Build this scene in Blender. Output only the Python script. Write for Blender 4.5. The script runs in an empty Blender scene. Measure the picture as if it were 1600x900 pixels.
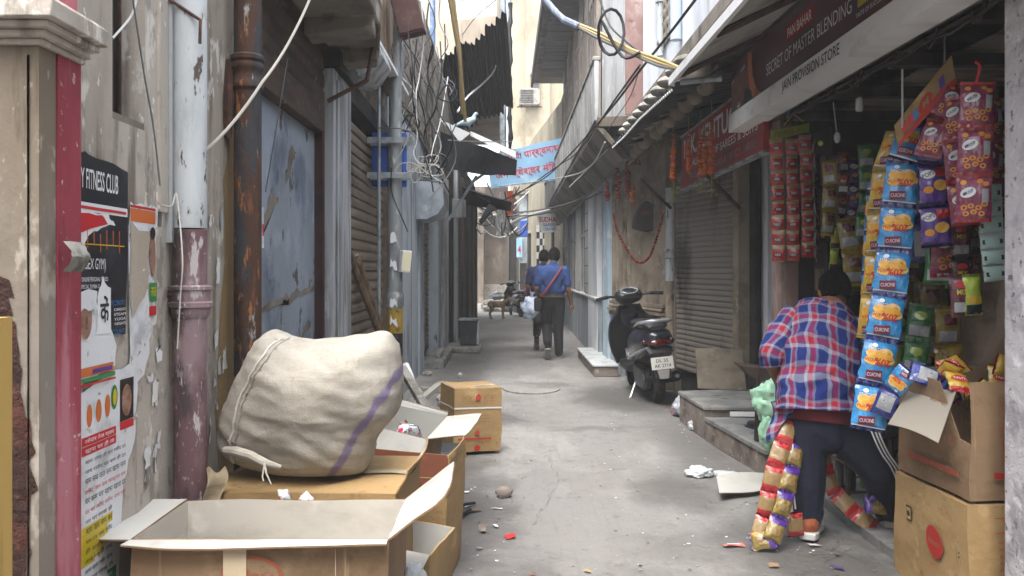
import bpy, math, random
from math import sin, cos, pi, radians, sqrt
from mathutils import Vector, Matrix, Euler, noise
S = bpy.context.scene
COL = S.collection
V = Vector
# ------------------------------------------------------------------ camera, sky, sun, exposure
F, PX, PY, H = 1250.0, 790.0, 425.0, 1.35     # focal length (px of a 1600 px frame), vanishing point, eye height
cam = bpy.data.cameras.new('camera'); camo = bpy.data.objects.new('camera', cam); COL.objects.link(camo)
camo.location = (0, 0, H); camo.rotation_euler = (pi / 2, 0, 0)
cam.sensor_width = 36; cam.lens = F / 1600 * 36
cam.shift_x = 10 / 1600; cam.shift_y = -25 / 1600
cam.clip_start = .05; cam.clip_end = 2000
S.camera = camo
SUN_EL, SUN_AZ = radians(66), radians(200)     # azimuth measured from +Y clockwise
w = bpy.data.worlds.new('World'); S.world = w; w.use_nodes = True
nt = w.node_tree; bg = nt.nodes['Background']
sky = nt.nodes.new('ShaderNodeTexSky'); sky.sky_type = 'NISHITA'; sky.sun_disc = False
sky.sun_elevation = SUN_EL; sky.sun_rotation = SUN_AZ; sky.air_density = 1.2; sky.dust_density = 4.0; sky.ozone_density = 1.0
hs = nt.nodes.new('ShaderNodeHueSaturation'); hs.inputs['Saturation'].default_value = .40
nt.links.new(sky.outputs[0], hs.inputs['Color']); nt.links.new(hs.outputs[0], bg.inputs['Color'])
bg.inputs['Strength'].default_value = .15
sl = bpy.data.lights.new('sun', 'SUN'); so = bpy.data.objects.new('sun', sl); COL.objects.link(so)
sl.energy = 1.2; sl.angle = radians(45); sl.color = (1, .96, .9)
sd = V((sin(SUN_AZ) * cos(SUN_EL), cos(SUN_AZ) * cos(SUN_EL), sin(SUN_EL)))
so.rotation_euler = sd.to_track_quat('Z', 'Y').to_euler(); so.location = (0, 0, 30)
S.view_settings.view_transform = 'Standard'; S.view_settings.look = 'None'
S.view_settings.exposure = 2.3; S.view_settings.gamma = 1
S.render.engine = 'CYCLES'
S.cycles.max_bounces = 8; S.cycles.diffuse_bounces = 5; S.cycles.glossy_bounces = 3; S.cycles.transparent_max_bounces = 6
S.cycles.use_denoising = True
S.cycles.sample_clamp_indirect = 6
random.seed(7)
# ------------------------------------------------------------------ helpers
def at(px, py, Y): return V(((px - PX) * Y / F, Y, H - (py - PY) * Y / F))
def onx(px, py, X): return at(px, py, F * X / (px - PX))
def ong(px, py, z=0): return at(px, py, F * (H - z) / (py - PY))
def c(h):
    h = h.lstrip('#'); o = []
    for i in (0, 2, 4):
        x = int(h[i:i + 2], 16) / 255
        o.append(x / 12.92 if x <= .04045 else ((x + .055) / 1.055) ** 2.4)
    return (*o, 1)
MATS = {}
def mat(name, col, rough=.8, metal=0, layers=(), bump=None, spec=.4, coat=0, trans=0, alpha=1, bump2=None, sheen=0):
    m = bpy.data.materials.new(name); MATS[name] = m; m.use_nodes = True
    n = m.node_tree.nodes; L = m.node_tree.links; b = n['Principled BSDF']
    b.inputs['Roughness'].default_value = rough; b.inputs['Metallic'].default_value = metal
    b.inputs['Specular IOR Level'].default_value = spec; b.inputs['Coat Weight'].default_value = coat
    b.inputs['Transmission Weight'].default_value = trans; b.inputs['Alpha'].default_value = alpha
    if sheen: b.inputs['Sheen Weight'].default_value = sheen
    base = c(col) if isinstance(col, str) else (*col, 1)
    b.inputs['Base Color'].default_value = base
    tc = n.new('ShaderNodeTexCoord'); cur = None
    def nz(scale, detail=6, rgh=.6):
        mp = n.new('ShaderNodeMapping'); L.new(tc.outputs['Object'], mp.inputs[0])
        mp.inputs['Scale'].default_value = scale if isinstance(scale, (tuple, list)) else (scale,) * 3
        mp.inputs['Location'].default_value = (random.uniform(0, 50),) * 3
        t = n.new('ShaderNodeTexNoise'); t.inputs['Scale'].default_value = 1; t.inputs['Detail'].default_value = detail
        t.inputs['Roughness'].default_value = rgh; L.new(mp.outputs[0], t.inputs['Vector']); return t.outputs['Fac']
    for ly in layers:
        lc, sc, lo, hi = ly[:4]; mx = ly[4] if len(ly) > 4 else 1
        mr = n.new('ShaderNodeMapRange'); mr.interpolation_type = 'SMOOTHSTEP'
        mr.inputs['From Min'].default_value = lo; mr.inputs['From Max'].default_value = hi; mr.inputs['To Max'].default_value = mx
        L.new(nz(sc), mr.inputs['Value'])
        mi = n.new('ShaderNodeMix'); mi.data_type = 'RGBA'
        L.new(mr.outputs[0], mi.inputs['Factor'])
        if cur is None: mi.inputs[6].default_value = base
        else: L.new(cur, mi.inputs[6])
        mi.inputs[7].default_value = c(lc) if isinstance(lc, str) else (*lc, 1)
        cur = mi.outputs[2]
    if cur is not None: L.new(cur, b.inputs['Base Color'])
    prev = None
    for bp in (bump, bump2):
        if bp:
            bn = n.new('ShaderNodeBump'); bn.inputs['Strength'].default_value = bp[1]; bn.inputs['Distance'].default_value = bp[2]
            L.new(nz(bp[0], 8), bn.inputs['Height'])
            if prev: L.new(prev, bn.inputs['Normal'])
            prev = bn.outputs[0]
    if prev: L.new(prev, b.inputs['Normal'])
    return m
class MB:
    def __init__(s): s.v = []; s.f = []; s.m = []; s.ml = []; s.uv = []
    def mi(s, m):
        if m not in s.ml: s.ml.append(m)
        return s.ml.index(m)
    def add(s, vs, fs, m, M=None, uvs=None):
        k = len(s.v); i = s.mi(m)
        s.v += [(M @ V(p)) if M else V(p) for p in vs]
        for q, f in enumerate(fs):
            s.f.append([k + a for a in f]); s.m.append(i); s.uv.append(uvs[q] if uvs else None)
        return s
    def box(s, a, b, m, M=None):
        x0, y0, z0 = a; x1, y1, z1 = b
        x0, x1 = min(x0, x1), max(x0, x1); y0, y1 = min(y0, y1), max(y0, y1); z0, z1 = min(z0, z1), max(z0, z1)
        vs = [(x0, y0, z0), (x1, y0, z0), (x1, y1, z0), (x0, y1, z0), (x0, y0, z1), (x1, y0, z1), (x1, y1, z1), (x0, y1, z1)]
        return s.add(vs, [(0, 3, 2, 1), (4, 5, 6, 7), (0, 1, 5, 4), (1, 2, 6, 5), (2, 3, 7, 6), (3, 0, 4, 7)], m, M)
    def tube(s, pts, r, m, seg=8, cap=True, M=None):
        pts = [V(p) for p in pts]; n = len(pts); rs = r if isinstance(r, (list, tuple)) else [r] * n
        vs = []; fs = []; up = None
        for i, p in enumerate(pts):
            d = (pts[min(i + 1, n - 1)] - pts[max(i - 1, 0)])
            d = d.normalized() if d.length > 1e-9 else V((0, 0, 1))
            if up is None: up = d.orthogonal().normalized()
            up = (up - d * up.dot(d)); up = up.normalized() if up.length > 1e-6 else d.orthogonal().normalized()
            q = d.cross(up)
            for k in range(seg):
                a = 2 * pi * k / seg; vs.append(p + (up * cos(a) + q * sin(a)) * rs[i])
        for i in range(n - 1):
            for k in range(seg):
                k2 = (k + 1) % seg
                fs.append((i * seg + k, i * seg + k2, (i + 1) * seg + k2, (i + 1) * seg + k))
        if cap: fs.append(tuple(range(seg - 1, -1, -1))); fs.append(tuple((n - 1) * seg + k for k in range(seg)))
        return s.add(vs, fs, m, M)
    def lathe(s, prof, m, seg=16, M=None):
        vs = []; fs = []; n = len(prof)
        for r, z in prof:
            for k in range(seg):
                a = 2 * pi * k / seg; vs.append((r * cos(a), r * sin(a), z))
        for i in range(n - 1):
            for k in range(seg):
                k2 = (k + 1) % seg; fs.append((i * seg + k, i * seg + k2, (i + 1) * seg + k2, (i + 1) * seg + k))
        fs.append(tuple(range(seg - 1, -1, -1))); fs.append(tuple((n - 1) * seg + k for k in range(seg)))
        return s.add(vs, fs, m, M)
    def ell(s, ce, r, m, seg=16, rings=10, M=None):
        vs = []; fs = []
        for i in range(rings + 1):
            t = pi * i / rings
            for k in range(seg):
                a = 2 * pi * k / seg; vs.append((ce[0] + r[0] * sin(t) * cos(a), ce[1] + r[1] * sin(t) * sin(a), ce[2] - r[2] * cos(t)))
        for i in range(rings):
            for k in range(seg):
                k2 = (k + 1) % seg; fs.append((i * seg + k, i * seg + k2, (i + 1) * seg + k2, (i + 1) * seg + k))
        return s.add(vs, fs, m, M)
    def prism(s, poly, d, m, M=None):      # polygon in local XY, extruded 0..d along local Z
        n = len(poly); vs = [(x, y, 0) for x, y in poly] + [(x, y, d) for x, y in poly]
        fs = [tuple(range(n - 1, -1, -1)), tuple(range(n, 2 * n))] + [(i, (i + 1) % n, n + (i + 1) % n, n + i) for i in range(n)]
        return s.add(vs, fs, m, M)
    def hull(s, pts, d, m):                # polygon of world points given a thickness vector
        pts = [V(p) for p in pts]; d = V(d); n = len(pts); vs = pts + [p + d for p in pts]
        fs = [tuple(range(n - 1, -1, -1)), tuple(range(n, 2 * n))] + [(i, (i + 1) % n, n + (i + 1) % n, n + i) for i in range(n)]
        return s.add(vs, fs, m)
    def grid(s, nu, nv, fn, m, closed=False, uvfn=None):
        vs = []; fs = []; us = []
        for j in range(nv + 1):
            for i in range(nu + (0 if closed else 1)): vs.append(fn(i / nu, j / nv))
        k = nu if closed else nu + 1
        for j in range(nv):
            for i in range(nu):
                i2 = (i + 1) % k
                fs.append((j * k + i, j * k + i2, (j + 1) * k + i2, (j + 1) * k + i))
                if uvfn: us.append([uvfn(i / nu, j / nv), uvfn((i + 1) / nu, j / nv), uvfn((i + 1) / nu, (j + 1) / nv), uvfn(i / nu, (j + 1) / nv)])
        return s.add(vs, fs, m, None, us if uvfn else None)
    def flat(s, tf, fn, m):                # 2-D art (verts, faces) laid on a surface
        return s.add([fn(x, y) for x, y in tf[0]], tf[1], m)
    def build(s, name, parent=None, sharp=35, bevel=0, local=False, loc=None):
        me = bpy.data.meshes.new(name); me.from_pydata([tuple(p) for p in s.v], [], s.f)
        for m in s.ml: me.materials.append(m)
        me.polygons.foreach_set('material_index', s.m)
        if any(s.uv):
            ul = me.uv_layers.new(name='UVMap')
            for p, u in zip(me.polygons, s.uv):
                if u:
                    for li, q in zip(p.loop_indices, u): ul.data[li].uv = q
        me.polygons.foreach_set('use_smooth', [True] * len(me.polygons)); me.update()
        me.set_sharp_from_angle(angle=radians(sharp))
        o = bpy.data.objects.new(name, me); COL.objects.link(o)
        if loc: o.location = loc
        if parent:
            o.parent = parent
            if not local: o.matrix_parent_inverse = Matrix.Translation(-parent.location)
        if bevel:
            b = o.modifiers.new('b', 'BEVEL'); b.width = bevel; b.segments = 2; b.limit_method = 'ANGLE'; b.angle_limit = radians(50)
        return o
def tag(o, label, cat=None, group=None, kind=None):
    o['label'] = label
    if cat: o['category'] = cat
    if group: o['group'] = group
    if kind: o['kind'] = kind
    return o
def thing(name, label, cat, loc=(0, 0, 0), rz=0, group=None):
    o = bpy.data.objects.new(name, None); COL.objects.link(o); o.location = loc; o.rotation_euler = (0, 0, rz) if not isinstance(rz, tuple) else rz
    o.empty_display_size = .1
    return tag(o, label, cat, group)
def struct(o): o['kind'] = 'structure'; return o
def copy_tree(o, parent=None):
    n = o.copy(); COL.objects.link(n)
    if parent: n.parent = parent
    for ch in list(o.children): copy_tree(ch, n)
    return n
_tc = {}
def text(body, size, align='CENTER', bold=0, sx=1, shear=0):   # -> 2-D art; origin: middle of the line's height
    k = (body, bold, shear)
    if k not in _tc:
        cu = bpy.data.curves.new('t', 'FONT'); cu.body = body; cu.size = 1; cu.resolution_u = 3; cu.offset = bold; cu.shear = shear
        o = bpy.data.objects.new('t', cu); me = o.to_mesh()
        _tc[k] = ([(v.co.x, v.co.y) for v in me.vertices], [tuple(p.vertices) for p in me.polygons])
        o.to_mesh_clear(); bpy.data.objects.remove(o); bpy.data.curves.remove(cu)
    vs, fs = _tc[k]
    if not vs: return ([], [])
    x0, x1 = min(p[0] for p in vs), max(p[0] for p in vs)
    dx = {'CENTER': (x0 + x1) / 2, 'LEFT': x0, 'RIGHT': x1}[align]
    return ([((x - dx) * size * sx, (y - .35) * size) for x, y in vs], fs)
def fit(body, wd, ht, bold=0, shear=0):        # text stretched to a width and cap height
    vs, fs = text(body, 1, 'CENTER', bold, 1, shear)
    x0, x1 = min(p[0] for p in vs), max(p[0] for p in vs); y0, y1 = min(p[1] for p in vs), max(p[1] for p in vs)
    return ([((x - (x0 + x1) / 2) / (x1 - x0) * wd, (y - (y0 + y1) / 2) / (y1 - y0) * ht) for x, y in vs], fs)
def mv(a, dx, dy, rot=0, k=1):
    cr, sr = cos(rot), sin(rot)
    return ([((x * cr - y * sr) * k + dx, (x * sr + y * cr) * k + dy) for x, y in a[0]], a[1])
def rect(x0, y0, x1, y1): return ([(x0, y0), (x1, y0), (x1, y1), (x0, y1)], [(0, 1, 2, 3)])
def poly(*p): return (list(p), [tuple(range(len(p)))])
def oval(cx, cy, rx, ry, n=24): return ([(cx + rx * cos(2 * pi * i / n), cy + ry * sin(2 * pi * i / n)) for i in range(n)], [tuple(range(n))])
def ragged(pts, amp, seed=0, sub=4):           # torn outline
    rnd = random.Random(seed); o = []
    for i, p in enumerate(pts):
        q = pts[(i + 1) % len(pts)]
        for k in range(sub):
            t = k / sub; o.append((p[0] + (q[0] - p[0]) * t + rnd.uniform(-amp, amp), p[1] + (q[1] - p[1]) * t + rnd.uniform(-amp, amp)))
    return (o, [tuple(range(len(o)))])
def plane_fn(o, u, v, off=0):
    o, u, v = V(o), V(u).normalized(), V(v).normalized(); n = u.cross(v)
    return lambda x, y, k=0: o + u * x + v * y + n * (off + k)
def sag(a, b, s, n=14, jit=0, rnd=random):
    a, b = V(a), V(b); o = []
    for i in range(n + 1):
        t = i / n; p = a.lerp(b, t); p.z -= s * 4 * t * (1 - t)
        if jit and 0 < i < n: p += V((rnd.uniform(-jit, jit), rnd.uniform(-jit, jit), rnd.uniform(-jit, jit)))
        o.append(p)
    return o
def spline(pts, n=8):
    pts = [V(p) for p in pts]; o = []
    for i in range(len(pts) - 1):
        p0, p1, p2, p3 = pts[max(i - 1, 0)], pts[i], pts[i + 1], pts[min(i + 2, len(pts) - 1)]
        for k in range(n):
            t = k / n
            o.append(.5 * ((2 * p1) + (p2 - p0) * t + (2 * p0 - 5 * p1 + 4 * p2 - p3) * t * t + (3 * p1 - p0 - 3 * p2 + p3) * t ** 3))
    return o + [pts[-1]]
def blob(name, caps, ells, m, parent, voxel=.012, smooth=4, local=False, loc=None):   # one continuous body from overlapping tapered limbs
    b = MB()
    for p0, r0, p1, r1 in caps:
        p0, p1 = V(p0), V(p1); d = (p1 - p0); L = d.length; d = d.normalized() if L > 1e-6 else V((0, 0, 1))
        pts = []; rs = []
        for k in range(5): a = pi / 2 * k / 4; pts.append(p0 - d * r0 * cos(a)); rs.append(max(r0 * sin(a), r0 * .05))
        for k in range(5): a = pi / 2 * k / 4; pts.append(p1 + d * r1 * sin(a)); rs.append(max(r1 * cos(a), r1 * .05))
        b.tube(pts, rs, m, 12)
    for e in ells:
        M = Matrix.Translation(V(e[0])) @ (Euler(e[2]).to_matrix().to_4x4() if len(e) > 2 else Matrix())
        b.ell((0, 0, 0), e[1], m, 18, 12, M)
    o = b.build(name, parent, 180, local=local, loc=loc)
    r = o.modifiers.new('r', 'REMESH'); r.mode = 'VOXEL'; r.voxel_size = voxel; r.use_smooth_shade = True
    if smooth: q = o.modifiers.new('s', 'SMOOTH'); q.iterations = smooth; q.factor = .5
    return o
def shutter(b, p0, p1, z0, z1, nrm, m, pitch=.075, dep=.016):   # ribbed roller shutter between two points
    p0, p1, nrm = V(p0), V(p1), V(nrm).normalized(); n = max(1, int((z1 - z0) / pitch)); ph = (z1 - z0) / n
    prof = []
    for i in range(n):
        z = z0 + i * ph
        prof += [(0, z), (dep * .8, z + ph * .12), (dep, z + ph * .4), (dep * .75, z + ph * .72), (dep * .1, z + ph * .9)]
    prof.append((0, z1)); vs = []; fs = []
    for d, z in prof:
        for p in (p0, p1): q = p + nrm * d; vs.append((q.x, q.y, z))
    for i in range(len(prof) - 1): fs.append((2 * i, 2 * i + 1, 2 * i + 3, 2 * i + 2))
    return b.add(vs, fs, m)
# ------------------------------------------------------------------ materials

def lane_mat():
    m = mat('lane', '#747270', .85, layers=[('#767573', .55, .45, .62, .6), ('#8c8b88', (1.6, .7, 1), .46, .66, .7), ('#77706a', 11, .55, .75, .6), ('#b4b2ae', 40, .66, .76, .6), ('#5a5958', (9, 7, 9), .6, .75, .5)], bump=(14, .5, .02), bump2=(70, .5, .006))
    n = m.node_tree.nodes; L = m.node_tree.links; bs = n['Principled BSDF']; base = bs.inputs['Base Color'].links[0].from_socket
    def nd(t, op=None, *v):
        q = n.new(t)
        if op: q.operation = op
        for i, x in enumerate(v):
            if hasattr(x, 'is_output'): L.new(x, q.inputs[i])
            elif x is not None: q.inputs[i].default_value = x
        return q
    tc = n.new('ShaderNodeTexCoord'); nz = n.new('ShaderNodeTexNoise'); nz.inputs['Scale'].default_value = 3.2; nz.inputs['Detail'].default_value = 8; nz.inputs['Roughness'].default_value = .65
    L.new(tc.outputs['Object'], nz.inputs['Vector']); off = nd('ShaderNodeVectorMath', 'SUBTRACT', nz.outputs['Color'], (.5, .5, .5)); sc = nd('ShaderNodeVectorMath', 'SCALE', off.outputs[0]); sc.inputs['Scale'].default_value = .75
    pos = nd('ShaderNodeVectorMath', 'ADD', tc.outputs['Object'], sc.outputs[0]); acc = None
    for cx, cy, rx, ry, amt in ((.45, 3.2, .42, .35, .75), (1.1, 4.9, .3, .4, .55), (-.45, 6.1, .35, 1.2, .7), (1.25, 8.6, .5, .9, .8), (-.6, 10.5, .35, 2.2, .7), (-.25, 4.4, .3, 1.0, .8), (.05, 3.3, .3, .5, .6), (-.1, 7.4, .3, .35, .6), (.75, 6.9, .35, .12, .4), (1.45, 5.9, .22, 1.3, .35), (1.45, 3.6, .4, .9, .8), (.9, 3.9, .3, .25, .3), (.2, 14, .7, .5, .4), (-.2, 18, .5, 2, .4), (.55, 9.6, .3, .25, .5)):
        a = nd('ShaderNodeVectorMath', 'SUBTRACT', pos.outputs[0], (cx, cy, 0)); d = nd('ShaderNodeVectorMath', 'MULTIPLY', a.outputs[0], (1 / rx, 1 / ry, 0)); ln = nd('ShaderNodeVectorMath', 'LENGTH', d.outputs[0])
        mr = n.new('ShaderNodeMapRange'); mr.interpolation_type = 'SMOOTHSTEP'; mr.inputs['From Min'].default_value = 1.5; mr.inputs['From Max'].default_value = .45; mr.inputs['To Max'].default_value = amt; L.new(ln.outputs['Value'], mr.inputs['Value'])
        acc = mr.outputs[0] if acc is None else nd('ShaderNodeMath', 'MAXIMUM', acc, mr.outputs[0]).outputs[0]
    mp = n.new('ShaderNodeMapping'); mp.inputs['Scale'].default_value = (7, .35, 1); L.new(tc.outputs['Object'], mp.inputs[0]); sn = n.new('ShaderNodeTexNoise'); sn.inputs['Detail'].default_value = 5; L.new(mp.outputs[0], sn.inputs['Vector'])
    big = n.new('ShaderNodeTexNoise'); big.inputs['Scale'].default_value = 1.1; big.inputs['Detail'].default_value = 9; big.inputs['Roughness'].default_value = .7; L.new(tc.outputs['Object'], big.inputs['Vector'])
    big2 = n.new('ShaderNodeTexNoise'); big2.inputs['Scale'].default_value = 5.5; big2.inputs['Detail'].default_value = 9; big2.inputs['Roughness'].default_value = .75; L.new(tc.outputs['Object'], big2.inputs['Vector'])
    for src, a, z, amt, col in ((sn.outputs[0], .54, .74, .3, '#5f5d5a'), (big.outputs[0], .5, .66, .45, '#6b665f'), (big2.outputs[0], .56, .66, .5, '#55524e')):
        mr = n.new('ShaderNodeMapRange'); mr.inputs['From Min'].default_value = a; mr.inputs['From Max'].default_value = z; mr.inputs['To Max'].default_value = amt; L.new(src, mr.inputs['Value'])
        m2 = n.new('ShaderNodeMix'); m2.data_type = 'RGBA'; L.new(mr.outputs[0], m2.inputs['Factor']); L.new(base, m2.inputs[6]); m2.inputs[7].default_value = c(col); base = m2.outputs[2]
    mi = n.new('ShaderNodeMix'); mi.data_type = 'RGBA'; L.new(acc, mi.inputs['Factor']); L.new(base, mi.inputs[6]); mi.inputs[7].default_value = c('#454341'); L.new(mi.outputs[2], bs.inputs['Base Color'])
    rr = n.new('ShaderNodeMapRange'); rr.inputs['To Min'].default_value = .85; rr.inputs['To Max'].default_value = .5; L.new(acc, rr.inputs['Value']); L.new(rr.outputs[0], bs.inputs['Roughness'])
    return m
m_lane = lane_mat()
m_patch = mat('patch', '#4c4a48', .65, layers=[('#6f6d69', 3, .45, .7), ('#8d8a85', 38, .62, .72, .8)], bump=(20, .6, .015))
m_plaster = mat('plaster', '#a59c90', .9, layers=[('#8f8271', (1.2, 1.2, .5), .45, .7, .8), ('#6d6154', (5, 5, 1.2), .57, .75, .8), ('#c9c2b6', (4, 4, 2), .58, .7, .6), ('#574c42', 22, .66, .76, .7)], bump=(9, .35, .02), bump2=(60, .3, .004))
m_plaster2 = mat('plaster_cream', '#a8a198', .9, layers=[('#857c70', (2, 2, .35), .42, .62, .8), ('#5f574c', (9, 9, .8), .52, .68, .85), ('#c9c6bf', (8, 8, 4), .58, .64, .75), ('#7d776d', (16, 16, 9), .56, .66, .7), ('#d3d2cd', (26, 26, 14), .64, .68, .7), ('#8f7c58', (3, 3, .3), .6, .78, .5)], bump=(11, .35, .015), bump2=(70, .3, .004))
m_column = mat('column', '#7b736a', .9, layers=[('#685c4d', (2, 2, .6), .42, .64, .85), ('#a39c91', (6, 6, 3), .56, .62, .75), ('#4a4035', (14, 14, 2), .54, .7, .8), ('#968d80', (30, 30, 14), .62, .68, .7)], bump=(10, .4, .015))
m_brick = mat('bare_brick', '#4a2a22', .95, layers=[('#2f1c18', 9, .4, .6), ('#6b4a3c', 25, .55, .7)], bump=(25, .8, .02))
m_dirt = mat('dirt_line', '#453c33', .95)
m_red = mat('red_paint', '#92394a', .75, layers=[('#7f2c38', (3, 3, 1), .45, .65), ('#a8707a', (9, 9, 1.2), .48, .64, .8), ('#5c2a2c', (16, 16, 4), .58, .7, .7), ('#b9a9a0', 40, .64, .7, .8)], bump=(30, .3, .004))
m_pink = mat('pink_paint', '#b0606a', .7, layers=[('#c8959a', (5, 5, 2), .5, .65)])
m_stone = mat('grey_stone', '#8b8880', .85, layers=[('#5f5c56', 4, .45, .65), ('#a9a69e', 14, .55, .7)], bump=(20, .4, .01))
m_slate = mat('slate_step', '#686a6a', .75, layers=[('#84837f', 4, .42, .62), ('#4d4c4a', 9, .55, .7)], bump=(18, .3, .006))
m_step = mat('step_side', '#7b716a', .9, layers=[('#5b524b', 5, .45, .65), ('#9a938a', 13, .55, .7)], bump=(18, .6, .015))
m_marble = mat('pale_marble', '#b9bdbd', .4, layers=[('#8f9394', 6, .45, .7)])
m_dark = mat('dark', '#1a1918', .8, layers=[('#2b2927', 5, .45, .65)])
m_black = mat('black_tarp', '#15171b', .7, layers=[('#262a30', (9, 9, 3), .5, .7)], bump=(16, .4, .02))
m_rust = mat('rust_pipe', '#412a1e', .75, layers=[('#303236', (9, 9, 2.2), .44, .53), ('#6b432b', (16, 16, 4), .58, .7, .8), ('#9da3a4', (24, 24, 6), .62, .68, .8), ('#1f1b19', (12, 12, 2), .54, .66, .85), ('#96602f', (30, 30, 7), .61, .68, .8)], bump=(30, .6, .01))
m_rustbeam = mat('rust_beam', '#43342a', .85, layers=[('#2f2620', (4, 2, 8), .45, .62), ('#66503f', 14, .58, .7)], bump=(20, .5, .008))
m_pipew = mat('white_pipe', '#b3b9bd', .6, layers=[('#8f9597', (4, 4, 1), .44, .64), ('#8c867d', (12, 12, 3), .57, .63), ('#4d443d', (26, 26, 9), .58, .63)], bump=(30, .3, .004))
m_pipep = mat('plum_pipe', '#61474b', .7, layers=[('#7d6a6e', (7, 7, 2), .45, .63), ('#43373a', (12, 12, 4), .5, .64), ('#a59fa0', (26, 26, 8), .58, .64), ('#8f8a88', (60, 60, 30), .6, .66, .8)], bump=(30, .4, .005))
m_blue = mat('blue_wall', '#818a93', .9, layers=[('#8a94a2', (1.5, 1.5, 1.2), .42, .6), ('#98a1ab', (4, 4, 3), .52, .68, .8), ('#4f4c47', (5, 5, 4), .59, .63), ('#545f70', (2.5, 2.5, 2), .5, .68, .8), ('#69768a', 9, .6, .75, .6)], bump=(8, .5, .015))
m_shut = mat('brown_shutter', '#665a4e', .65, .0, layers=[('#7d7163', (2, 2, 12), .5, .7), ('#33291f', (3, 3, 1), .55, .72), ('#8a7d6c', 40, .68, .76, .7)], bump=(40, .25, .003))
m_shut2 = mat('grey_shutter', '#79726b', .6, .0, layers=[('#7d736a', (2, 2, 9), .5, .7), ('#3a332f', (2, 2, .8), .52, .7)], bump=(40, .2, .003))
m_woodold = mat('old_wood', '#6c5a48', .85, layers=[('#4c3d30', (12, 12, 1), .45, .62), ('#8b7a66', (20, 20, 2), .58, .7)], bump=(40, .5, .006))
m_wooddk = mat('dark_wood', '#3b3029', .75, layers=[('#241c18', (10, 2, 2), .45, .62)], bump=(30, .3, .004))
m_bamboo = mat('bamboo', '#85744c', .6, layers=[('#7a6640', 18, .5, .65)])
m_greyp = mat('grey_pilaster', '#9a9da0', .8, layers=[('#6c6e6f', (9, 9, 1), .45, .63), ('#a8abab', (14, 14, 3), .56, .7), ('#5b4b3f', (9, 9, 1), .66, .73)], bump=(20, .3, .006))
m_bluegrey = mat('bluegrey_wall', '#9aa2a9', .85, layers=[('#6d757e', (2, 2, 1.2), .45, .68), ('#a3a9ae', (6, 6, 3), .56, .7), ('#4d4f50', (7, 7, 1.6), .63, .71)], bump=(12, .4, .01))
m_concrete = mat('old_concrete', '#7a736a', .92, layers=[('#544d45', 1.6, .42, .64), ('#948c80', 4, .55, .72), ('#3c362f', (3, 3, 1.5), .6, .75)], bump=(10, .5, .02))
m_tan = mat('tan_wall', '#918575', .85, layers=[('#6f6557', 2.5, .42, .64), ('#514a40', (5, 5, 2), .56, .72), ('#a39b8c', 7, .58, .72)], bump=(20, .3, .008))
m_yellow = mat('yellow_wall', '#a39a85', .9, layers=[('#857b68', (1, 1, .5), .45, .68), ('#b5ad99', 2, .55, .75)], bump=(8, .3, .02))
m_yellow2 = mat('dull_yellow_wall', '#8f8672', .9, layers=[('#6f6757', (1, 1, .5), .45, .68), ('#a59c86', 2, .55, .75)], bump=(8, .3, .02))
m_whitewall = mat('white_wall', '#cfd3d8', .9, layers=[('#b0b4b9', (1.2, 1.2, .6), .45, .68), ('#8d8c88', (4, 4, .7), .62, .75)], bump=(10, .3, .01))
m_pinkbr = mat('pinkish_pilaster', '#7d625d', .85, layers=[('#978582', (4, 4, 2), .5, .68), ('#5f4b47', 6, .55, .7)])
m_facade = mat('right_facade', '#a8a8a6', .85, layers=[('#86888a', (1.5, 1.5, .8), .45, .66), ('#c4c2bd', 4, .56, .72), ('#6b625a', (5, 5, 1), .63, .75)], bump=(12, .3, .008))
m_dado = mat('grey_dado', '#8c959b', .8, layers=[('#6a7076', (8, 8, .8), .45, .64), ('#54504b', (5, 5, 1), .6, .75)], bump=(14, .4, .008))
m_endwall = mat('end_wall', '#6b6157', .95, layers=[('#4f4740', 1.3, .42, .66), ('#857a6d', (2, 2, .8), .55, .72), ('#6f6d69', .8, .58, .7)], bump=(6, .5, .03))
m_pillarw = mat('flaking_pillar', '#b3afb2', .85, layers=[('#938f93', 7, .45, .62), ('#6c6663', 24, .6, .68), ('#d0cdd0', 10, .57, .7)], bump=(26, .9, .014))
m_steel = mat('galvanised', '#8f979b', .45, .5, layers=[('#6d7478', 8, .45, .65)])
m_pole = mat('pole', '#84898b', .6, .3, layers=[('#666b6e', (9, 9, 2), .45, .64), ('#a7abab', (16, 16, 5), .58, .7), ('#7d6a55', (14, 14, 6), .67, .73)], bump=(25, .3, .004))
m_yel = mat('yellow_band', '#8f7420', .7, layers=[('#5a4a22', 16, .47, .62), ('#c9c4b4', 30, .68, .73)])
m_blk = mat('black_band', '#17181b', .65, layers=[('#34353a', 22, .55, .68)])
m_wireb = mat('black_wire', '#141519', .5)
m_wireg = mat('grey_wire', '#5f6164', .55)
m_wirew = mat('white_wire', '#b0b2b2', .5)
m_wiret = mat('tan_cable', '#8f7d52', .5)
m_iron = mat('rusty_iron', '#3b2620', .8, layers=[('#5b392b', 14, .5, .65)], bump=(40, .4, .003))
m_glassdk = mat('dark_glass', '#20242a', .15, spec=.6)
m_roofsl = mat('eave_boards', '#5d5552', .85, layers=[('#44403f', (1, 8, 1), .45, .65)])
m_parapet = mat('grey_parapet', '#9fa0a0', .9, layers=[('#7b7c7c', (3, 1.2, .7), .42, .62, .9), ('#b9bab9', (5, 5, 2), .56, .7), ('#5f5c58', (7, 7, .9), .58, .72, .8)], bump=(12, .4, .01))
m_winbr = mat('brown_frames', '#81776e', .8, layers=[('#978d83', 5, .5, .7)])
m_sheetd = mat('dark_sheet', '#3a3e42', .6, .2, layers=[('#2a2d30', (3, 6, 1), .45, .65), ('#53585c', 12, .58, .72)], bump=(15, .3, .006))
m_sheetw = mat('pale_sheet', '#a3a099', .7, layers=[('#7f7b73', 4, .45, .66)])
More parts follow.
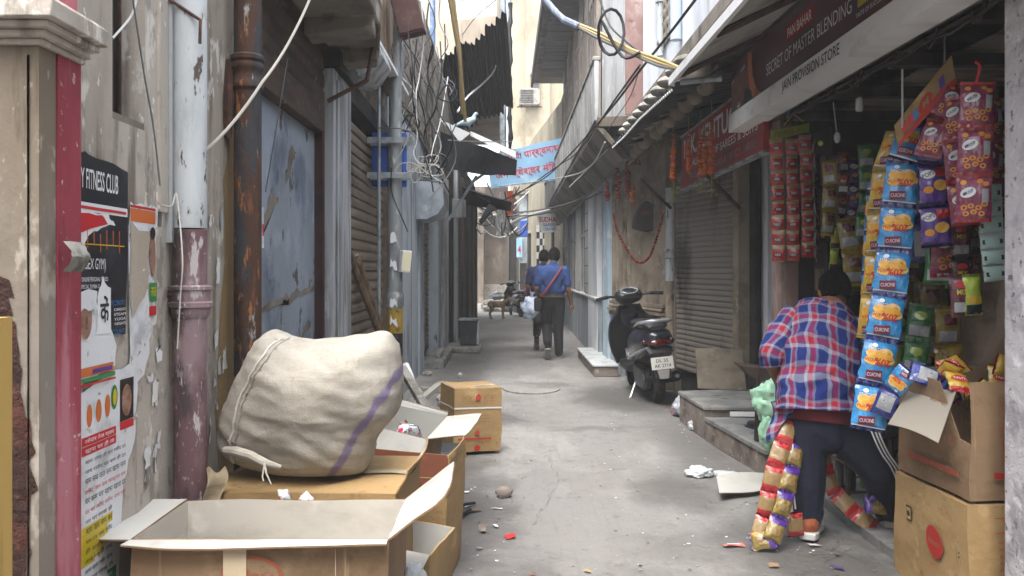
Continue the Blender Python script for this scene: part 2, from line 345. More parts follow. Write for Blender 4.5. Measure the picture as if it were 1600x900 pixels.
m_white = mat('white_paint', '#d5d6d6', .6, layers=[('#b7b8b7', 5, .5, .7)])
m_paper = mat('paper', '#cfd0cf', .8, layers=[('#b3b4b1', 12, .5, .7)])
m_ground = mat('earth', '#7d7a75', .95, layers=[('#69655f', .3, .4, .6)])
XL = -1.15
def yl(px, X=XL): return F * X / (px - PX)
def zat(py, Y): return H - (py - PY) * Y / F
# ------------------------------------------------------------------ ground
b = MB(); b.box((-40, -22, -.3), (40, 70, -.09), m_ground); struct(b.build('ground'))
b = MB()
def lane_xy(u, v):
    y = -6 + 46 * v ** 1.6
    x0, x1 = -2.5, 3.0
    x = x0 + (x1 - x0) * u
    z = .012 * noise.noise(V((x * 1.3, y * 1.1, 0))) + .006 * noise.noise(V((x * 4, y * 4, 3))) - .03 * max(0, 1 - abs(x - .3) / .5) * .3
    return V((x, y, z))
b.grid(44, 150, lane_xy, m_lane); lane = b.build('lane', sharp=180); tag(lane, 'worn grey concrete lane running between the buildings'); struct(lane)
def lane_h(x, y, d=0):
    z = .012 * noise.noise(V((x * 1.3, y * 1.1, 0))) + .006 * noise.noise(V((x * 4, y * 4, 3))) - .03 * max(0, 1 - abs(x - .3) / .5) * .3
    return V((x, y, z + d))
# ------------------------------------------------------------------ left: beige plaster house with the posters
hA = thing('plaster_house', 'stained beige plaster house with red painted corner strip and old posters', 'house', (-1.6, 2.6, 0))
yw0, yw1 = 2.34, 2.55; zs = 1.80
b = MB()
for (a0, a1, z0, z1) in ((2.072, yw0, 0, 5.2), (yw1, 3.42, 0, 5.2), (yw0, yw1, 0, zs), (yw0, yw1, 2.75, 5.2)):
    b.box((-1.5, a0, z0), (XL, a1, z1), m_plaster2)
b.box((-4.5, 2.072, 0), (-1.5, 3.42, 5.2), m_plaster2)
b.box((XL, 2.64, 1.55), (XL + .012, 2.70, 5.1), m_plaster2); b.box((XL, 2.705, 1.45), (XL + .022, 2.735, 5.1), m_greyp)
b.flat(ragged([(3.18, .0), (3.42, .0), (3.42, 2.3), (3.27, 1.7), (3.2, .8)], .03, 5, 6), lambda x, y: V((XL + .003, x, y)), mat('ochre_stain', '#8a7350', .9, layers=[('#5d4e3c', (9, 9, 2), .5, .7)], bump=(20, .4, .01)))
b.build('wall', hA)
b = MB(); b.box((-1.25, yw0, zs), (-1.235, yw1, 2.75), m_dark)
for k in range(4): b.tube([(-1.215, yw0 + .03 + k * .05, zs), (-1.215, yw0 + .03 + k * .05, 2.75)], .005, m_iron, 6)
b.hull([(-1.234, yw0 + .001, zs + .001), (XL - .002, yw0 + .001, zs + .001), (XL - .002, yw1 - .001, zs + .001), (-1.234, yw1 - .001, zs + .001)], (0, 0, .02), m_concrete)
b.build('window', hA)
b = MB(); b.box((-4.5, 1.889, 0), (-1.102, 1.9595, 5.2), m_column); b.box((-4.5, 1.9595, 0), (-1.16, 2.071, 5.2), m_column)
b.flat(ragged([(-1.30, .45), (-1.145, .45), (-1.125, .65), (-1.112, .85), (-1.125, 1.02), (-1.155, 1.2), (-1.175, 1.32), (-1.30, 1.45)], .012, 9, 6), lambda x, y: V((x, 1.8865, y)), m_brick); b.flat(ragged([(-1.128, .3), (-1.125, .3), (-1.124, 1.86), (-1.127, 1.86)], .0024, 3, 40), lambda x, y: V((x, 1.8860, y)), m_dirt)
b.build('corner_pier', hA)
b = MB()
b.box((-1.158, 1.9625, 0), (-1.098, 2.0695, 1.905), m_red); b.box((-1.158, 1.9625, 2.02), (-1.108, 2.0695, 5.1), m_pink)
b.build('red_strip', hA)
b = MB()
for dx, z0, z1 in ((.012, 1.885, 1.9), (.028, 1.9, 1.917), (.045, 1.917, 1.934), (.064, 1.934, 1.978), (.056, 1.978, 1.986)):
    b.box((-4.5, 1.889 - dx, z0), (-1.1 + dx, 2.07 + dx * .3, z1), m_plaster2)
b.build('capital', hA, bevel=.004)
# ------------------------------------------------------------------ left: blue recess shop and brown shutter
hB = thing('shuttered_shop', 'old shop front with peeling blue recess, rusty lintel and brown roller shutter', 'shop', (-1.6, 5.5, 0))
b = MB()
b.box((-4.5, 3.421, 0), (-1.212, 5.07, 2.23), m_blue)
b.flat(ragged([(3.62, .02), (5.06, .02), (5.06, .88), (4.6, .80), (4.2, .84), (3.9, .74), (3.62, .78)], .03, 77, 10), lambda x, y: V((-1.2108, x, y)), mat('pale_blue_wall', '#949ea8', .9, layers=[('#78848f', (3, 3, 2), .42, .62, .9), ('#5f5c56', (4, 4, 3), .58, .64), ('#a9aeb2', 9, .58, .7)], bump=(9, .5, .015))); b.build('blue_wall', hB)
b = MB(); cr = spline([(3.75, 1.17), (3.95, 1.15), (4.2, 1.19), (4.5, 1.21), (4.8, 1.2), (5.04, 1.23)], 6)
b2 = []
pts = [V((p[0], p[1], 0)) if len(p) == 2 else p for p in []]
for (y0, z0, y1, z1, s) in ((3.8, 1.14, 4.45, 1.2, 11), (4.35, 1.17, 5.05, 1.26, 12), (3.8, .72, 5.05, .86, 13), (3.95, 1.5, 4.25, 1.75, 14), (4.4, 1.85, 4.6, 2.05, 15), (4.75, .95, 4.95, 1.05, 16)):
    b.flat(ragged([(y0, z0), (y1, z1 - .03), (y1, z1), ((y0 + y1) / 2, z1 - .005), (y0, z0 + .04)], .022, s, 6), lambda x, y: V((-1.2095, x, y)), m_concrete)
b.build('bare_patches', hB)
b = MB(); b.box((-1.5, 3.422, 2.231), (-1.148, 5.08, 2.41), m_rustbeam)
b.build('lintel', hB, bevel=.006)
b = MB(); shutter(b, (-1.165, 3.43, 0), (-1.165, 5.1, 0), 2.412, 2.95, (1, 0, 0), m_rustbeam, .09, .012); b.build('rolled_shutter', hB)
b = MB(); b.box((-4.5, 5.07, 0), (-1.16, 5.13, 2.411), mat('maroon_jamb', '#3a2422', .8, layers=[('#241a1a', 8, .5, .65)])); b.build('jamb', hB)
b = MB(); b.box((-4.5, 5.132, 0), (-1.10, 5.70, 2.66), m_greyp); b.box((-1.10, 5.2, 0), (-1.085, 5.62, 2.6), m_greyp); b.box((-4.5, 5.12, 2.66), (-1.06, 5.74, 2.78), m_dark)
b.build('pilaster', hB, bevel=.008)
b = MB(); shutter(b, (-1.2, 5.78, 0), (-1.2, 7.72, 0), .03, 2.52, (1, 0, 0), m_shut, .082, .018)
b.box((-1.23, 5.70, 0), (-1.13, 5.78, 2.6), m_shut); b.box((-1.23, 7.72, 0), (-1.14, 7.78, 2.6), m_shut)
b.box((-1.19, 6.45, 1.33), (-1.172, 6.6, 1.43), m_woodold); b.box((-1.19, 6.9, 1.0), (-1.17, 6.93, 1.06), m_iron)
b.build('roller_shutter', hB)
b = MB(); b.box((-1.55, 5.74, 2.6), (-1.13, 7.8, 2.76), m_dark); b.box((-1.55, 5.745, 2.761), (-1.17, 7.8, 3.0), m_concrete); b.build('shutter_box', hB, bevel=.01)
b = MB(); b.box((-4.5, 3.421, 2.96), (-1.17, 5.4, 4.2), m_plaster); b.box((-4.5, 5.41, 3.0), (-1.18, 7.8, 4.6), m_concrete); b.box((-4.5, 5.75, 0), (-1.24, 7.78, 3.0), m_dark)
b.build('upper_wall', hB)
b = MB()       # balcony slab with cross beams seen from below
b.hull([(-1.15, 3.6, 2.80), (-.70, 3.6, 2.80), (-.74, 4.75, 2.80), (-.86, 5.45, 2.80), (-1.15, 5.5, 2.80)], (0, 0, .12), m_concrete)
b.hull([(-1.15, 3.8, 2.72), (-.72, 3.8, 2.74), (-.72, 3.98, 2.74), (-1.15, 3.98, 2.72)], (0, 0, .079), m_concrete)
b.hull([(-1.15, 4.55, 2.70), (-.75, 4.55, 2.73), (-.77, 4.75, 2.73), (-1.15, 4.75, 2.70)], (0, 0, .099), m_concrete)
b.hull([(-1.15, 5.2, 2.70), (-.83, 5.2, 2.73), (-.86, 5.4, 2.73), (-1.15, 5.4, 2.70)], (0, 0, .099), m_concrete)
b.hull([(-.75, 3.6, 2.921), (-.69, 3.6, 2.921), (-.73, 4.75, 2.921), (-.85, 5.45, 2.921), (-.9, 5.42, 2.921)], (0, 0, .8), m_plaster)
b.build('balcony', hB, bevel=.012)
b = MB(); M = Matrix.Translation((0, 6.3, 0)) @ Matrix.Rotation(pi / 2, 4, 'X')
b.prism([(-1.16, 2.78), (-1.16, 3.02), (-.93, 3.04), (-.90, 2.93), (-.99, 2.80), (-1.06, 2.77)], .5, m_greyp, M); b.build('corbel', hB, bevel=.01)
b = MB()
for k in range(9): b.box((-1.15, 5.5 + k * .25, 3.05), (-1.02 + (k % 2) * .008, 5.745 + k * .25, 4.6), m_woodold)
b.box((-1.0, 5.6, 3.02), (-.92, 7.6, 3.05), m_white)
b.build('plank_screen', hB)
b = MB(); b.tube([at(512, 158, 5.1), at(573, 126, 5.15)], .014, m_iron, 6); b.tube([at(573, 126, 5.15), at(594, 15, 5.2)], .016, m_iron, 6)
b.build('strut', hB)
# ------------------------------------------------------------------ left: blue-grey house with the narrow shutter
hC = thing('bluegrey_house', 'blue-grey painted house with narrow brown shutter and chipped beam end', 'house', (-1.8, 10.5, 0))
b = MB(); b.box((-4.5, 7.8, 0), (-1.15, 11.1, 3.1), m_bluegrey); b.box((-1.15, 7.95, 0), (-1.13, 10.35, 2.75), m_bluegrey); b.box((-1.15, 10.42, 0), (-1.118, 11.0, 2.3), m_bluegrey)
b.box((-4.5, 13.0, 0), (-1.09, 14.6, 3.1), m_bluegrey); b.box((-4.5, 11.1, 2.35), (-1.2, 13.0, 3.1), m_bluegrey)
for yy in (8.7, 9.55): b.box((-1.13, yy, .1), (-1.126, yy + .02, 2.7), m_dark)
b.build('wall', hC, bevel=.006)
b = MB(); shutter(b, (-1.27, 11.1, 0), (-1.27, 13.0, 0), .12, 2.35, (1, 0, 0), m_shut, .08, .02); b.box((-4.5, 11.11, 0), (-1.3, 12.99, 2.34), m_dark); b.build('roller_shutter', hC)
b = MB(); M = Matrix.Translation((0, 10.9, 0)) @ Matrix.Rotation(pi / 2, 4, 'X')
b.prism([(-1.2, 2.02), (-1.2, 2.5), (-.86, 2.49), (-.79, 2.40), (-.78, 2.2), (-.86, 2.08), (-1.0, 2.02)], .8, m_bluegrey, M); b.build('beam_end', hC)
b = MB(); b.box((-1.15, 11.1, 0), (-.86, 13.0, .12), m_slate); b.box((-1.0, 11.4, .121), (-.93, 12.2, .2), m_stone); b.build('doorstep', hC, bevel=.01)
b = MB(); b.tube([(-1.06, 13.5, 0), (-1.06, 13.5, 3.0)], .045, m_greyp, 10); b.tube([(-1.05, 14.3, 0), (-1.05, 14.3, 3.0)], .035, m_greyp, 10); b.build('downpipe', hC)
b = MB(); b.box((-4.5, 7.8, 3.12), (-1.13, 14.6, 4.9), m_concrete)
for k in range(8):
    for j in range(9): b.box((-1.13, 8.2 + k * .75, 3.2 + j * .19), (-1.115, 8.2 + k * .75 + .6, 3.2 + j * .19 + .17), m_concrete)
b.build('screen_wall', hC)
# ------------------------------------------------------------------ left: dark timber fronts and projecting upper storey
hD = thing('timber_house', 'dark timber shop fronts under a projecting beige upper storey', 'house', (-1.4, 17, 0))
b = MB(); b.hull([(-4.5, 14.61, 0), (-.98, 14.61, 0), (-.92, 17.3, 0), (-.80, 20.5, 0), (-.88, 24.5, 0), (-4.5, 24.5, 0)], (0, 0, 3.6), m_dark); b.build('wall', hD)
b = MB()
for k in range(5):
    y = 14.9 + k * 1.55; x = -.97 + k * .036
    b.box((x, y, 0), (x + .07, y + .35, 3.3), (m_greyp, m_wooddk, m_dark, m_wooddk, m_dark)[k], Matrix.Identity(4))
b.build('posts', hD, bevel=.01)
b = MB()
for k in range(4):
    y = 15.3 + k * 1.55; x = -.985 + k * .036
    shutter(b, (x, y, 0), (x + .03, y + 1.1, 0), .1, 2.4, (1, 0, 0), m_wooddk, .1, .02)
b.build('plank_doors', hD)
b = MB(); b.box((-4.5, 14.62, 3.61), (-1.15, 24.4, 5.2), m_concrete); b.box((-4.5, 16.2, 5.21), (-.12, 24.3, 7.4), m_plaster); b.box((-4.5, 16.1, 5.05), (-.08, 16.19, 5.2), m_concrete)
b.build('upper_storey', hD)
b = MB(); b.tube([at(676, -40, 13), at(676, 190, 13)], .045, mat('blue_pipe', '#50678c', .6, layers=[('#7e8da3', 8, .5, .66)]), 10); b.build('vent_pipe', hD)
b = MB(); b.tube([(-.05, 16.0, 3.6), (-.05, 16.0, 9.4)], .07, m_steel, 10); b.tube([(.08, 16.0, 3.9), (.08, 16.0, 9.4)], .035, m_greyp, 8); b.build('rain_pipe', hD)
# ------------------------------------------------------------------ far end of the lane
hE = thing('end_house', 'weathered brown plaster wall closing the far end of the lane', 'house', (-.5, 37, 0))
b = MB(); b.box((-6, 36, 0), (.12, 44, 5.2), m_endwall); b.box((-1.3, 35.7, 0), (.1, 35.99, .8), m_stone); b.box((-6, 34.6, 0), (-.95, 35.99, 3.9), m_endwall); b.build('wall', hE)
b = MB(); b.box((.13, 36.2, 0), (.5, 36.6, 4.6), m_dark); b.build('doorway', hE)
b = MB(); b.box((-1.6, 35.2, 3.95), (.2, 35.98, 4.25), m_concrete); b.box((-.9, 35.4, 4.26), (.1, 35.9, 5.1), m_wooddk); b.build('ledge', hE)
hF = thing('tall_house', 'tall pale yellow house with bright upper wall and air conditioner high up', 'house', (1.5, 40, 0))
b = MB(); b.box((.25, 36.7, 4.7), (6, 46, 17), m_yellow); b.box((.9, 36.2, 5.2), (2.0, 36.69, 17), m_yellow); b.box((.2, 36.1, 6.9), (2.2, 36.69, 7.05), m_yellow); b.box((.51, 36.7, 0), (6, 46, 4.69), m_yellow)
b.build('wall', hF)
b = MB(); b.box((1.15, 35.9, 8.8), (1.5, 36.19, 10.2), m_glassdk); b.box((1.1, 35.85, 10.21), (1.55, 36.19, 10.35), m_greyp); b.build('window', hF)
hG = thing('pale_house', 'narrow pale yellow house on the right at the bend of the lane', 'house', (2, 28, 0))
b = MB(); b.hull([(1.62, 22.2, 0), (5, 22.2, 0), (5, 36, 0), (.75, 36, 0), (.82, 33, 0), (1.0, 29, 0)], (0, 0, 6.2), m_yellow2); b.build('wall', hG)
for (y, w, z0, z1) in ((24, 1.0, 0, 2.6), (26.4, 1.2, .6, 2.6), (30, .9, 1.0, 2.8)):
    x = 1.62 - (y - 22.2) * .091
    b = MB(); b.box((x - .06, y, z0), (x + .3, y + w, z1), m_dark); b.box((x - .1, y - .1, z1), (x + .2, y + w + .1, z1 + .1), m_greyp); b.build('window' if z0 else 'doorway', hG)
b = MB()
for k in range(9):
    for j in range(3):
        if (k + j) % 2: b.box((1.17 + j * .1 - .16, 26.1, .9 + k * .22), (1.27 + j * .1 - .16, 26.2, 1.12 + k * .22), m_dark)
        else: b.box((1.17 + j * .1 - .16, 26.1, .9 + k * .22), (1.27 + j * .1 - .16, 26.2, 1.12 + k * .22), m_white)
b.build('checked_panel', hG)
b = MB(); b.box((.55, 31.5, 0), (.85, 31.9, 4.4), m_bluegrey); b.box((.56, 31.48, 0), (.84, 31.499, 1.7), m_dark); b.box((.3, 31.3, 4.4), (1.1, 32, 4.55), m_concrete); b.build('porch_post', hG)
# ------------------------------------------------------------------ right: long stone-faced building
hR = thing('stone_building', 'long grey stone faced building with tall windows, dado and jutting balcony', 'building', (3, 15, 0))
b = MB(); b.hull([(1.44, 11.6, 0), (5, 11.6, 0), (5, 22.19, 0), (1.63, 22.19, 0)], (0, 0, 2.95), m_facade)
b.hull([(1.5, 8.9, 2.96), (5, 8.9, 2.96), (5, 12.4, 2.96), (1.53, 12.4, 2.96)], (0, 0, 2.6), m_facade); b.hull([(1.53, 12.4, 2.96), (5, 12.4, 2.96), (5, 22.19, 2.96), (1.6, 22.19, 2.96)], (0, 0, 4.0), m_facade)
b.build('wall', hR)
b = MB(); b.hull([(1.38, 11.9, 0), (1.44, 11.9, 0), (1.63, 22.1, 0), (1.57, 22.1, 0)], (0, 0, .93), m_dado); b.hull([(1.34, 11.85, .931), (1.46, 11.85, .931), (1.64, 22.1, .931), (1.53, 22.1, .931)], (0, 0, .04), m_white); b.build('dado', hR, bevel=.006)
b = MB(); b.box((1.37, 12.0, 0), (1.45, 13.3, 2.93), m_whitewall); b.build('pilaster', hR, bevel=.008); b = MB(); b.box((1.385, 13.31, .975), (1.46, 14.0, 2.93), m_facade)
for k in range(6): b.box((1.383, 13.305, 1.15 + k * .3), (1.384, 13.99, 1.165 + k * .3), m_dark)
b.build('pilaster', hR, bevel=.008)
b = MB(); b.box((1.43, 15.6, .975), (1.52, 16.3, 2.93), m_facade); b.build('pilaster', hR, bevel=.008)
b = MB(); b.box((1.49, 18.6, .975), (1.58, 19.3, 2.93), m_facade); b.build('pilaster', hR, bevel=.008)
for y0, y1 in ((14.2, 15.4), (16.5, 18.4), (19.5, 21.5)):
    b = MB(); x = 1.44 + (y0 - 11.6) * .018; b.box((x - .02, y0, 1.0), (x + .25, y1, 2.85), m_glassdk)
    for k in range(4): yy = y0 + (y1 - y0) * k / 3; b.box((x - .04, yy - .03, 1.0), (x, yy + .03, 2.85), m_greyp)
    b.box((x - .045, y0, 2.0), (x, y1, 2.06), m_greyp); b.build('window', hR)
b = MB(); b.hull([(1.02, 9.0, 2.98), (1.5, 8.9, 2.98), (1.6, 22, 2.98), (1.1, 22, 2.98)], (0, 0, .12), m_concrete); b.hull([(1.0, 9.0, 3.05), (1.05, 9.0, 3.05), (1.13, 22, 3.05), (1.08, 22, 3.05)], (0, 0, .68), m_parapet); b.hull([(.98, 9.0, 3.731), (1.07, 9.0, 3.731), (1.15, 22, 3.731), (1.06, 22, 3.731)], (0, 0, .05), m_stone)
for k in range(20): b.box((.993 + k * .004, 9.3 + k * .62, 3.08), (1.02 + k * .004, 9.34 + k * .62, 3.72), m_stone)
b.hull([(1.02, 9.0, 2.975), (1.1, 9.0, 2.975), (1.18, 22, 2.975), (1.1, 22, 2.975)], (.30, 0, -.35), m_concrete)
b.build('balcony', hR, bevel=.01)
b = MB()
for k in range(2, 8):
    y = 9.6 + k * 1.55; x = 1.49 + k * .011
    b.box((x - .06, y, 3.8), (x, y + .2, 6.95), m_winbr); b.box((x - .03, y + .2, 3.9), (x + .01, y + 1.35, 5.9), m_glassdk if k % 3 else m_winbr); b.box((x - .05, y + .2, 5.9), (x + .01, y + 1.35, 6.05), m_winbr)
    for q in range(3): b.box((x - .05, y + .5 + q * .28, 3.9), (x - .031, y + .53 + q * .28, 5.9), m_winbr)
b.build('casement_row', hR)
b = MB()
for k in range(26): b.box((.86 + k * .006, 12.5 + k * .42, 6.86 + (k % 2) * .012), (1.62, 12.5 + k * .42 + .40, 6.9), m_roofsl)
b.box((.80, 12.4, 6.91), (2.2, 23.6, 7.0), m_concrete); b.box((.74, 12.4, 6.80), (.80, 23.6, 7.05), m_wooddk)
b.build('eave', hR)
b = MB(); b.box((1.33, 8.86, 3.1), (1.52, 8.895, 6.8), m_pinkbr); b.build('corner_strip', hR)
# ------------------------------------------------------------------ right: temple niche, grey shutter and white upper wall
e = thing('rear_light_block', 'unseen plain house block added on the left behind the camera to shade the near wall', 'house', (-2.5, -3, 0)); b = MB(); b.box((-4.5, -9, 0), (-1.12, -.9, 4.6), m_concrete); b.build('wall', e)  # out of frame; added to cut the open light on the near left
e = thing('rear_light_block', 'unseen plain house block added on the right behind the camera to shade the near lane', 'house', (3, -3, 0)); b = MB(); b.box((1.75, -9, 0), (4.6, .6, 5.2), m_concrete); b.build('wall', e)  # unseen counterpart on the right, added to darken the near end
hT = thing('niche_house', 'tan fluted house front beside a closed grey roller shutter', 'house', (2.6, 8, 0))
N0, N1 = V((1.46, 10.9, 0)), V((1.86, 9.3, 0)); nd = (N1 - N0).normalized(); nn = V((-nd.y, nd.x, 0)) * 1
if nn.x > 0: nn = -nn
b = MB(); b.hull([N0, N1, N1 + V((2.5, 0, 0)), V((4.5, 11.58, 0)), V((1.46, 11.58, 0))], (0, 0, 2.9), m_tan)
L = (N1 - N0).length
for k in range(5):
    a = N0 + nd * (.08 + k * .13); b.tube([a + V((0, 0, .95)), a + V((0, 0, 2.6))], .042, m_tan, 10)
b.build('wall', hT)
b = MB(); q = N0 + nn * .001; b.hull([q, q + nd * L, q + nd * L + nn * .03, q + nn * .03], (0, 0, .78), m_dado); b.build('dado', hT)
b = MB()
for z, d, h in ((.78, .06, .05), (.84, .09, .03), (.93, .05, .04)): b.hull([N0 + V((0, 0, z)), N0 + nd * L + V((0, 0, z)), N0 + nd * L + nn * d + V((0, 0, z)), N0 + nn * d + V((0, 0, z))], (0, 0, h), m_tan)
for k in range(38): a = N0 + nd * (L * (k + .5) / 38) + nn * .05; b.ell((a.x, a.y, .90), (.02, .02, .022), m_tan, 8, 6)
b.build('moulding', hT)
b = MB(); b.box((1.40, 10.95, 0), (1.47, 11.55, 2.9), mat('pale_blue', '#9fb4c2', .8, layers=[('#c9cfd2', 6, .5, .7)])); b.build('blue_strip', hT)
b = MB(); b.box((1.14, 10.3, 0), (1.45, 12.6, .13), m_step); b.box((1.12, 10.28, .131), (1.45, 12.6, .16), m_marble); b.build('doorstep', hT, bevel=.006)
K0, K1 = V((1.93, 9.0, 0)), V((2.2, 7.62, 0))
b = MB(); kn = V((-(K1 - K0).y, (K1 - K0).x, 0)).normalized(); kn = kn if kn.x < 0 else -kn
shutter(b, K0, K1, .27, 2.45, kn, m_shut2, .055, .012)
b.hull([K0 - kn * .05, K0 + kn * .03, K0 + kn * .03 - (K1 - K0) * .04, K0 - kn * .05 - (K1 - K0) * .04], (0, 0, 2.5), m_shut2)
b.build('roller_shutter', hT)
b = MB(); b.hull([K0 - kn * .06, K1 - kn * .06, V((4.5, 7.62, 0)), V((4.5, 9.25, 0)), V((1.98, 9.25, 0))], (0, 0, 2.9), m_dark)
b.hull([K1 + kn * .04, K1 + kn * .04 + V((.02, -.12, 0)), V((2.45, 7.46, 0)), V((2.45, 7.61, 0))], (0, 0, 2.9), m_tan); b.box((2.46, 5.62, 0), (2.6, 7.6, 2.9), m_dark)
b.build('jamb', hT)
b = MB(); b.box((1.52, 5.2, 3.02), (4, 8.85, 4.4), m_whitewall); b.hull([(1.36, 4.6, 2.98), (4, 4.6, 2.98), (4, 11, 2.98), (1.36, 11, 2.98)], (0, 0, .1), m_concrete); b.box((1.52, 2.0, 3.1), (4, 5.19, 3.6), m_whitewall); b.build('upper_wall', hT)
b = MB(); b.box((1.50, 6.9, 3.5), (1.53, 7.9, 4.3), m_stone)
for i in range(7):
    for j in range(7): b.ell((1.50, 6.97 + i * .145, 3.55 + j * .115), (.012, .05, .05), m_tan, 8, 6)
b.build('jali_screen', hT)
for k in range(15):       # carved corbels below the slab
    b = MB(); y = 6.0 + k * .33
    b.ell((1.44, y, 2.86), (.11, .075, .10), m_tan, 12, 8); b.ell((1.36, y, 2.93), (.10, .1, .05), m_stone, 12, 8); b.ell((1.50, y, 2.74), (.07, .06, .07), m_tan, 12, 8); b.build('corbel', hT)
# ledge in front of the shutter
st = thing('stone_ledge', 'two level stone ledge with grey slab tops beside the shop', 'step', (1.9, 6, 0))
b = MB(); b.hull([(1.575, 7.25, 0), (1.60, 6.45, 0), (2.44, 6.40, 0), (2.44, 7.45, 0)], (0, 0, .235), m_step); b.hull([(1.565, 7.27, .236), (1.59, 6.43, .236), (2.44, 6.38, .236), (2.44, 7.45, .236)], (0, 0, .035), m_slate); b.build('upper_step', st, bevel=.008)
b = MB(); b.hull([(1.60, 6.42, 0), (1.70, 5.25, 0), (2.3, 5.2, 0), (2.3, 6.37, 0)], (0, 0, .155), m_step); b.hull([(1.592, 6.42, .156), (1.69, 5.23, .156), (2.3, 5.18, .156), (2.3, 6.37, .156)], (0, 0, .03), m_slate)
b.hull([(1.80, 6.424, .19), (2.2, 6.395, .19), (2.2, 6.396, .23), (1.80, 6.425, .23)], (0, -.005, 0), m_white); b.build('lower_step', st, bevel=.008)
# ------------------------------------------------------------------ right: open provision shop
hS = thing('provision_shop', 'open provision shop with dark interior hung with snack packets', 'shop', (2.4, 4.2, 0))
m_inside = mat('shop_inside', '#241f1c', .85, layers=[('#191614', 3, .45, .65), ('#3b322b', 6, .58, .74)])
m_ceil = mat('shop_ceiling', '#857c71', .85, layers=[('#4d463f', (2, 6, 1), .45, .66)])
b = MB(); b.box((1.9, 2.2, 0), (4.3, 5.44, .04), m_step); b.hull([(1.84, 5.2, .0), (1.79, 2.2, 0), (4.2, 2.2, 0), (4.2, 5.2, 0)], (0, 0, .045), m_slate); b.build('shop_floor', hS)
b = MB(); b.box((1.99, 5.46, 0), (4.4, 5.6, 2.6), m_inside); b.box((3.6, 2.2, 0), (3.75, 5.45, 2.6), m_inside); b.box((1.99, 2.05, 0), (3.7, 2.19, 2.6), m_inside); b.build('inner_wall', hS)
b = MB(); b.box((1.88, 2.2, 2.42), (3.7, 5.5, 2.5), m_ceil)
for k in range(5): b.box((1.9, 2.5 + k * .7, 2.36), (3.6, 2.56 + k * .7, 2.419), m_wooddk)
b.build('shop_ceiling', hS)
b = MB(); b.box((1.86, 5.42, 0), (1.99, 5.6, 2.5), mat('pink_brown_pillar', '#7d665f', .85, layers=[('#9d8b84', (8, 8, 2), .5, .66), ('#5b4640', (5, 5, 1), .55, .7)], bump=(22, .6, .01))); b.build('door_pillar', hS, bevel=.01)
b = MB(); b.box((2.26, 6.9, .272), (2.44, 7.1, 2.6), m_whitewall); b.build('side_panel', hS)
b = MB()
for z in (.45, .85, 1.2, 1.55, 1.9): b.box((2.1, 5.2, z), (3.58, 5.455, z + .025), m_wooddk)
for x in (2.1, 2.6, 3.1): b.box((x, 5.22, .05), (x + .03, 5.455, 2.3), m_wooddk)
b.build('shelf', hS)
b = MB(); b.box((2.35, 2.5, .6), (2.95, 3.9, .68), m_wooddk); b.box((2.4, 2.5, .046), (2.9, 3.85, .6), m_inside); b.build('counter', hS, bevel=.01)
pl = MB(); pl.box((1.852, 2.45, 0), (2.6, 2.98, 5.0), m_pillarw); tag(pl.build('shop_pillar', bevel=.015), 'flaking whitewashed pillar at the right edge of the shop', 'pillar')
b = MB(); b.tube([(2.20, 7.05, .272), (2.20, 7.05, 2.9)], .05, m_dark, 12); tag(b.build('drain_pipe'), 'black drain pipe beside the shop door pillar', 'pipe')
# ------------------------------------------------------------------ drain pipes, posters and scraps on the left wall
b = thing('drain_pipe', 'thick drain pipe, white above and flaking plum below, between posters and rusty pipe', 'pipe', (-1.085, 2.755, 0))
q = MB(); q.tube([(-1.085, 2.755, 1.50), (-1.085, 2.755, 5)], .054, m_pipew, 20); q.build('upper_pipe', b)
q = MB(); q.tube([(-1.085, 2.755, 0), (-1.085, 2.755, 1.495)], .055, m_pipep, 20); q.build('lower_pipe', b)
q = MB(); q.lathe([(.056, 1.19), (.066, 1.21), (.066, 1.225), (.074, 1.23), (.074, 1.245), (.066, 1.25), (.066, 1.285), (.074, 1.29), (.074, 1.30), (.056, 1.305)], m_pipep, 20, Matrix.Translation((-1.085, 2.755, 0)))
q.tube([(-1.15, 2.72, 1.27), (-1.10, 2.70, 1.265)], .006, m_iron, 6); q.build('collar', b)
q = MB(); q.tube([(-1.15, 2.70, 2.28), (-1.03, 2.70, 2.20), (-1.03, 2.695, 2.12)], .006, m_iron, 6); q.build('bracket', b)
b = thing('drain_pipe', 'rusty iron drain pipe with ribbed collar beside the blue recess', 'pipe', (-1.07, 3.32, 0))
q = MB(); q.tube([(-1.07, 3.32, 0), (-1.07, 3.32, 5)], .056, m_rust, 20); q.build('pipe', b)
q = MB(); q.lathe([(.057, 2.10), (.066, 2.11), (.066, 2.13), (.06, 2.14), (.06, 2.18), (.067, 2.19), (.067, 2.205), (.062, 2.215), (.07, 2.225), (.07, 2.24), (.057, 2.25)], m_rust, 20, Matrix.Translation((-1.07, 3.32, 0)))
q.tube([(-1.14, 3.3, 2.22), (-1.13, 3.26, 2.05), (-1.14, 3.28, 1.9)], .02, m_iron, 6); q.build('collar', b)
m_posterk = mat('poster_black', '#1b1d24', .45, layers=[('#2f323b', 9, .5, .7), ('#8b8d90', 40, .70, .76)])
m_posterw = mat('poster_white', '#c9ccd0', .55, layers=[('#a4a7aa', 8, .5, .7), ('#8e8a83', 26, .62, .7)])
m_ink = mat('ink', '#20222b', .6); m_inkr = mat('red_ink', '#b02028', .5); m_inkw = mat('white_ink', '#d0d2d4', .5); m_inkb = mat('blue_ink', '#2c68a0', .5)
m_inky = mat('yellow_ink', '#b9a51c', .5); m_inkg = mat('green_ink', '#2d7a44', .5); m_inko = mat('orange_ink', '#b8602a', .5); m_inkp = mat('purple_ink', '#4a2a7c', .5)
m_skinp = mat('print_skin', '#8a695a', .5, layers=[('#6f5144', 30, .45, .62), ('#a08070', 22, .56, .7)]); m_skinp2 = mat('print_skin_dark', '#6e4c40', .5); m_hairp = mat('print_hair', '#1c1917', .5)
